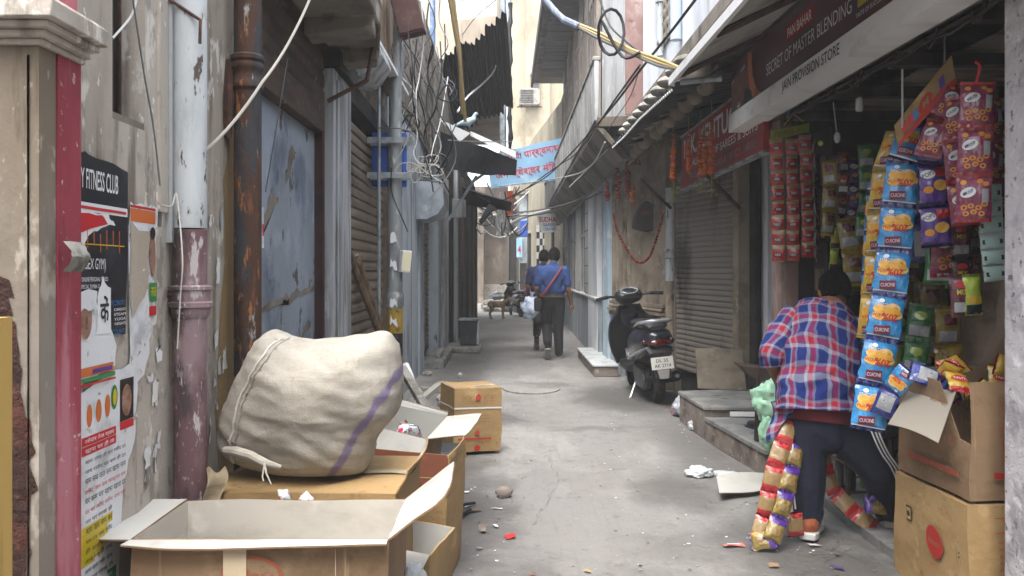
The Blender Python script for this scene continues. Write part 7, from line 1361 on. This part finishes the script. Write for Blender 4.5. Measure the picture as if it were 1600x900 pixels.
def shoe(e, ankle, toe, m, msole, k=1.0):
    a, t = V(ankle), V(toe); d = (t - a); d.z = 0; d.normalize(); yaw = math.atan2(-d.x, d.y); base = V((a.x, a.y, min(a.z, t.z)))
    blob('shoe', [(a + V((0, 0, -.02)), .045 * k, a - d * .01 + V((0, 0, -.055)), .043 * k), (a - d * .01 + V((0, 0, -.05)), .043 * k, a + d * .13 * k + V((0, 0, -.07)), .036 * k), (a + d * .13 * k + V((0, 0, -.07)), .036 * k, a + d * .19 * k + V((0, 0, -.078)), .028 * k)], [], m, e, .007, 3)
    b = MB(); M = Matrix.Translation((a.x, a.y, a.z - .118)) @ Matrix.Rotation(yaw, 4, 'Z'); pl_ = [(-.032, -.06), (.032, -.06), (.042, -.02), (.038, .05), (.046, .13), (.035, .2), (.0, .228), (-.035, .2), (-.046, .13), (-.038, .05), (-.042, -.02)]; b.prism([(x * k, y * k) for x, y in pl_], .036, msole, M); o = b.build('sole', e, bevel=.006)
# --- the customer in the checked shirt
pm = thing('person', 'man in red, blue and white checked shirt bending at the shop, back to the lane', 'person', at(1285, 850, 4.05))
pm.location.z = 0
hipc, neck = at(1286, 650, 4.02), at(1293, 482, 4.30)
caps = []; ells = []
hc = at(1305, 455, 4.36); r = .098
s_, f_, u_, M_ = head(caps, ells, hc, r, (.25, .75, -.55), (.1, .5, .85))
caps += [(at(1294, 492, 4.28), .06, hc + V((0, -.01, -.03)), .055), (hipc, .12, at(1290, 560, 4.14), .12), (at(1290, 560, 4.14), .12, at(1292, 500, 4.26), .13)]
le, lw = at(1203, 562, 4.10), at(1232, 625, 4.28); re_, rw_ = at(1352, 572, 4.12), at(1372, 596, 3.95)
caps += [(at(1232, 503, 4.22), .05, le, .04), (le, .038, lw, .028), (at(1336, 510, 4.2), .05, re_, .04), (re_, .038, rw_, .028)]
hand(caps, lw, (.3, .4, -.8), (0, -1, -.2), .95, .8); hand(caps, rw_, (.35, -.75, -.2), (0, .2, -1), .95, .8)
lk, la = at(1263, 752, 4.04), at(1262, 818, 4.06); rk, ra_ = at(1374, 738, 3.98), at(1388, 806, 4.12)
caps += [(at(1262, 668, 4.02), .08, lk, .06), (lk, .06, la, .04), (at(1318, 668, 4.02), .08, rk, .06), (rk, .06, ra_, .04)]
blob('body', caps, ells, m_skin, pm, .0075, 3)
eyes_hair(pm, hc, r, s_, f_, u_, M_)
b = MB()
cloth_tube(b, [at(1281, 643, 4.0), at(1281, 602, 4.03), at(1285, 555, 4.10), at(1288, 515, 4.20), at(1291, 494, 4.26), at(1294, 479, 4.31)], [.222, .208, .20, .197, .165, .062], [.165, .155, .145, .14, .11, .06], m_plaid, (1, .08, 0), 72, 80, 0, .016, 1, 1.23)
cloth_tube(b, [at(1240, 497, 4.24), at(1222, 520, 4.19), at(1207, 548, 4.12), at(1208, 572, 4.11)], [.075, .078, .07, .062], [.075, .075, .07, .062], m_plaid, (0, 1, .2), 30, 36, .05, .012, 2)
cloth_tube(b, [at(1330, 502, 4.24), at(1344, 530, 4.2), at(1351, 562, 4.12), at(1360, 590, 4.03)], [.075, .08, .072, .06], [.075, .078, .07, .06], m_plaid, (0, 1, .2), 30, 36, .11, .012, 3)
def tail(u, v): p = at(1204 + 26 * u, 628 + 62 * v - 24 * u * v, 3.98); return p + V((.02 * sin(v * 5), .03 * sin(u * 4 + v * 3), 0))
b.grid(10, 14, tail, m_plaid, False, lambda u, v: (u * .09, .3 + v * .2))
b.build('checked_shirt', pm, sharp=180)
b = MB(); cloth_tube(b, [at(1285, 660, 4.02), at(1286, 640, 4.03)], [.172, .195], [.142, .148], m_redund, (1, 0, 0), 40, 8, 0, .008, 5); b.build('red_undershirt', pm, sharp=180)
tr = [(at(1284, 658, 4.03), .135, at(1288, 672, 4.03), .125), (at(1258, 670, 4.03), .105, lk, .086), (lk, .086, la + V((0, 0, .045)), .07), (la + V((.005, 0, .06)), .076, la + V((.005, 0, .04)), .07), (at(1316, 672, 4.03), .11, rk, .088), (rk, .088, ra_ + V((0, 0, .02)), .07), (at(1270, 662, 4.03), .12, at(1305, 662, 4.03), .12)]
blob('track_trousers', tr, [], m_trk, pm, .009, 4)
b = MB()
for dx in (-.014, .004, .02):
    pts = [at(1340, 655, 3.97) + V((.03 + dx, -.085, .0)), at(1352, 680, 3.95) + V((.02 + dx, -.085, 0)), at(1366, 705, 3.93) + V((.02 + dx, -.07, 0)), at(1380, 728, 3.92) + V((.03 + dx, -.055, 0)), at(1390, 755, 3.95) + V((.035 + dx, -.05, 0))]; b.tube(spline(pts, 6), .004, m_inkw, 6)
b.build('white_stripes', pm); b = MB(); pts = [at(1243, 690, 4.0) + V((-.035, -.06, 0)), at(1240, 740, 4.0) + V((-.03, -.055, 0)), at(1243, 790, 4.02) + V((-.02, -.055, 0))]; b.tube(pts, .004, m_inkw, 6)
b.build('white_stripes', pm)
shoe(pm, V((la.x, la.y - .02, .132)), V((la.x + .13, la.y + .22, .05)), m_orange, m_sole, 1.15); shoe(pm, V((ra_.x, ra_.y, .165)), V((ra_.x + .05, ra_.y + .25, .1)), m_orange, m_sole, 1.05)
# --- shopkeeper
sk = thing('person', 'shopkeeper in brown jacket half hidden behind the hanging packets', 'person', (2.42, 3.95, 0))
caps = []; ells = []; hc = V((2.45, 3.95, 1.56)); s_, f_, u_, M_ = head(caps, ells, hc, .1, (-.9, -.3, -.1), (0, 0, 1))
caps += [(V((2.45, 3.97, 1.42)), .055, V((2.45, 3.96, 1.52)), .05), (V((2.45, 3.98, .95)), .14, V((2.45, 3.98, 1.3)), .15)]
for sy, el, wr in ((-.16, V((2.36, 3.72, 1.05)), V((2.30, 3.90, .84))), (.16, V((2.38, 4.2, 1.05)), V((2.3, 4.1, .84)))):
    caps += [(V((2.45, 3.98 + sy, 1.36)), .055, el, .045), (el, .04, wr, .03)]; hand(caps, wr, (-.3, .2, -.9), (0, .5, -.3), 1, .5)
for sy in (-.08, .08): caps += [(V((2.45, 3.98 + sy, .9)), .09, V((2.45, 3.98 + sy, .48)), .07), (V((2.45, 3.98 + sy, .48)), .065, V((2.45, 3.98 + sy, .12)), .045), (V((2.45, 3.98 + sy, .09)), .04, V((2.3, 3.98 + sy, .07)), .03)]
blob('body', caps, ells, m_skin, sk, .009, 3); eyes_hair(sk, hc, .1, s_, f_, u_, M_)
blob('jacket', [(V((2.45, 3.98, .85)), .19, V((2.45, 3.98, 1.28)), .19), (V((2.45, 3.84, 1.34)), .09, V((2.45, 4.12, 1.34)), .09), (V((2.45, 3.82, 1.34)), .085, V((2.36, 3.72, 1.06)), .075), (V((2.36, 3.72, 1.06)), .072, V((2.305, 3.88, .87)), .055), (V((2.45, 4.14, 1.34)), .085, V((2.38, 4.2, 1.05)), .07), (V((2.38, 4.2, 1.05)), .066, V((2.305, 4.12, .87)), .05), (V((2.45, 3.97, 1.36)), .09, V((2.45, 3.96, 1.46)), .07)], [], m_jacket, sk, .012, 3)
blob('trousers', [(V((2.45, 3.98 + sy, .92)), .12, V((2.45, 3.98 + sy, .48)), .09) for sy in (-.08, .08)] + [(V((2.45, 3.98 + sy, .48)), .09, V((2.45, 3.98 + sy, .14)), .075) for sy in (-.08, .08)], [], m_blkcl, sk, .012, 3)
# --- the two walkers
def walker(label, ox, oy, shirt, trous, sleeve_short, seed, k=1.0, strap=False, phase=1):
    e = thing('person', label, 'person', (ox, oy, 0)); L = lambda x, y, z: V((ox + x * k, oy + y * k, z * k))
    caps = []; ells = []; hc = L(.03, .05, 1.60); s_, f_, u_, M_ = head(caps, ells, hc, .108 * k, (.0, 1, -.12), (0, .1, 1))
    caps += [(L(.01, .0, 1.42), .058 * k, L(.02, .03, 1.53), .053 * k), (L(0, 0, .98), .12 * k, L(0, 0, 1.26), .12 * k)]
    rs, re, rwr = L(.19, 0, 1.37), L(.245, -.03, 1.08), L(.30, .06, .84); ls, le, lwr = L(-.19, 0, 1.37), L(-.25, -.04, 1.10), L(-.235, .12, .94)
    caps += [(rs, .055 * k, re, .043 * k), (re, .04 * k, rwr, .028 * k), (ls, .055 * k, le, .043 * k), (le, .04 * k, lwr, .028 * k)]
    hand(caps, rwr, (.1, .05, -1), (-1, .2, 0), 1.0 * k, .35); hand(caps, lwr, (.02, .3, -.9), (1, 0, 0), 1.0 * k, .9)
    lk, la = L(-.085, .14 * phase, .52), L(-.09, -.22 * phase, .24); rk, ra = L(.09, .02 * phase, .50), L(.10, -.02 * phase, .10)
    caps += [(L(-.085, 0, .92), .085 * k, lk, .06 * k), (lk, .058 * k, la, .042 * k), (L(.085, 0, .92), .085 * k, rk, .06 * k), (rk, .058 * k, ra, .042 * k)]
    blob('body', caps, ells, m_skin, e, .010, 2); eyes_hair(e, hc, .108 * k, s_, f_, u_, M_)
    sh = [(L(0, 0, 1.12), .165 * k, L(0, 0, 1.2), .165 * k), (L(0, 0, 1.2), .165 * k, L(0, .0, 1.3), .165 * k), (L(-.15, 0, 1.36), .085 * k, L(.15, 0, 1.36), .085 * k), (L(-.07, 0, 1.40), .075 * k, L(.07, 0, 1.40), .075 * k), (L(-.08, 0, 1.07), .125 * k, L(.08, 0, 1.07), .125 * k), (L(-.1, 0, 1.28), .13 * k, L(.1, 0, 1.28), .13 * k), (L(0, .0, 1.42), .07 * k, L(.01, .01, 1.47), .062 * k)]
    sh += [(rs, .08 * k, rs.lerp(re, .72), .068 * k), (ls, .08 * k, ls.lerp(le, .72), .068 * k)]
    blob('shirt', sh, [], shirt, e, .011, 3)
    blob('trousers', [(L(-.06, 0, .93), .135 * k, L(.06, 0, .93), .135 * k), (L(-.09, .01, .88), .115 * k, lk, .088 * k), (lk, .086 * k, la + V((0, .01, .03)), .066 * k), (L(.09, 0, .88), .115 * k, rk, .088 * k), (rk, .086 * k, ra + V((0, 0, .0)), .068 * k)], [], trous, e, .011, 3)
    b = MB(); b.tube([L(.185 * cos(a), .155 * sin(a), .965) for a in [2 * pi * i / 30 for i in range(31)]], .018 * k, m_brown, 8); b.build('belt', e)
    shoe(e, ra + V((0, 0, .018)), ra + V((.02, .3, -.05)), m_brown, m_stone, 1.12 * k)
    d = V((0, .3, -.95)).normalized(); a = la; blob('shoe', [(a + V((0, 0, -.02)), .045, a + V((0, .0, -.08)), .045), (a + V((0, .0, -.08)), .045, a + V((.0, .09, -.16)), .04), (a + V((0, .09, -.16)), .04, a + V((0, .12, -.20)), .03)], [], m_plast, e, .009, 3)
    b = MB(); b.hull([a + V((-.045, -.05, -.05)), a + V((.045, -.05, -.05)), a + V((.045, .08, -.21)), a + V((.03, .13, -.235)), a + V((-.03, .13, -.235)), a + V((-.045, .08, -.21))], (0, -.022, -.012), m_stone); b.build('sole', e, bevel=.006)
    if strap:
        b = MB(); b.tube(spline([L(.13, .06, 1.44), L(.12, -.13, 1.40), L(.02, -.185, 1.25), L(-.10, -.19, 1.08), L(-.19, -.12, .97)], 8), .017, mat('red_strap', '#7c3436', .7), 6); b.build('bag_strap', e)
        b = MB(); b.box((ox - .29, oy - .12, .74), (ox - .17, oy + .12, .95), m_blkcl); b.build('shoulder_bag', e, bevel=.03)
    return e, lwr
wk, lw = walker('man walking away in a royal blue shirt with a red bag strap across his back', .73, 12.45, m_polo, m_blkcl, True, 1, 1.0, True)
bag('carried_bag', 'pale blue and white plastic bag carried in the left hand of the walking man', 'plastic bag', (lw.x - .09, lw.y - .10, .80), (.14, .10, .16), mat('carry_bag', '#b9c3d2', .5, layers=[('#6f87b4', 8, .52, .62)], bump=(15, .4, .01)), 5, .01)
walker('man in dark blue walking just ahead of the man with the red strap', .63, 13.7, m_dkblue, m_blkcl, True, 2, 1.0, False, -1)
# --- dog and the heap behind it
m_dog = mat('dog_coat', '#8f7960', .9, layers=[('#65523f', 7, .48, .65), ('#b09a80', 5, .58, .74)], bump=(60, .5, .006))
dg = at(776, 498, 23.0); D = lambda x, y, z: V((dg.x + x, dg.y + y, z))
cp = [(D(-.14, 0, .43), .085, D(.16, 0, .42), .10), (D(.0, 0, .43), .085, D(-.16, 0, .44), .085), (D(.2, 0, .46), .075, D(.34, -.03, .56), .055), (D(.34, -.03, .57), .065, D(.42, -.05, .57), .05), (D(.42, -.05, .56), .04, D(.52, -.07, .53), .025), (D(.33, -.07, .62), .02, D(.34, -.09, .69), .008), (D(.34, .02, .62), .02, D(.35, .03, .69), .008), (D(-.22, 0, .46), .022, D(-.34, 0, .40), .016), (D(-.34, 0, .40), .016, D(-.40, 0, .46), .01)]
for x, y in ((-.18, -.06), (-.15, .06)): cp += [(D(x, y, .40), .06, D(x + .05, y, .27), .036), (D(x + .05, y, .27), .034, D(x - .03, y, .17), .022), (D(x - .03, y, .17), .02, D(x - .01, y, .03), .017), (D(x - .01, y, .025), .02, D(x + .03, y, .02), .017)]
for x, y in ((.17, -.06), (.2, .06)): cp += [(D(x, y, .38), .05, D(x - .01, y, .22), .026), (D(x - .01, y, .22), .022, D(x, y, .03), .017), (D(x, y, .025), .02, D(x + .035, y, .02), .017)]
o = blob('dog', cp, [], m_dog, None, .011, 2); tag(o, 'brown street dog standing sideways far down the lane', 'dog')
p = at(777, 462, 24.6); bag('plastic_sack', 'white plastic sack lying on the rubble heap behind the dog', 'sack', (p.x, p.y, p.z), (.2, .2, .13), m_bagw, 13)
p = at(784, 485, 25.0); bag('rubble_heap', 'grey rubble heap at the far end behind the dog', 'heap', (p.x - .15, 27.5, .14), (.5, .4, .3), m_stone, 7)
for o in K.values(): bpy.data.objects.remove(o)
# ------------------------------------------------------------------ dusty air of the lane
hz = bpy.data.materials.new('haze'); hz.use_nodes = True; n = hz.node_tree.nodes; n.remove(n['Principled BSDF']); pv = n.new('ShaderNodeVolumePrincipled'); pv.inputs['Color'].default_value = (.92, .94, .96, 1); pv.inputs['Density'].default_value = .0032
hz.node_tree.links.new(pv.outputs[0], n['Material Output'].inputs['Volume'])
b = MB(); b.box((-42, -24, -1.4), (42, 72, 18), hz); o = b.build('haze'); o['kind'] = 'stuff'; o['label'] = 'thin pale dust haze in the air of the lane'
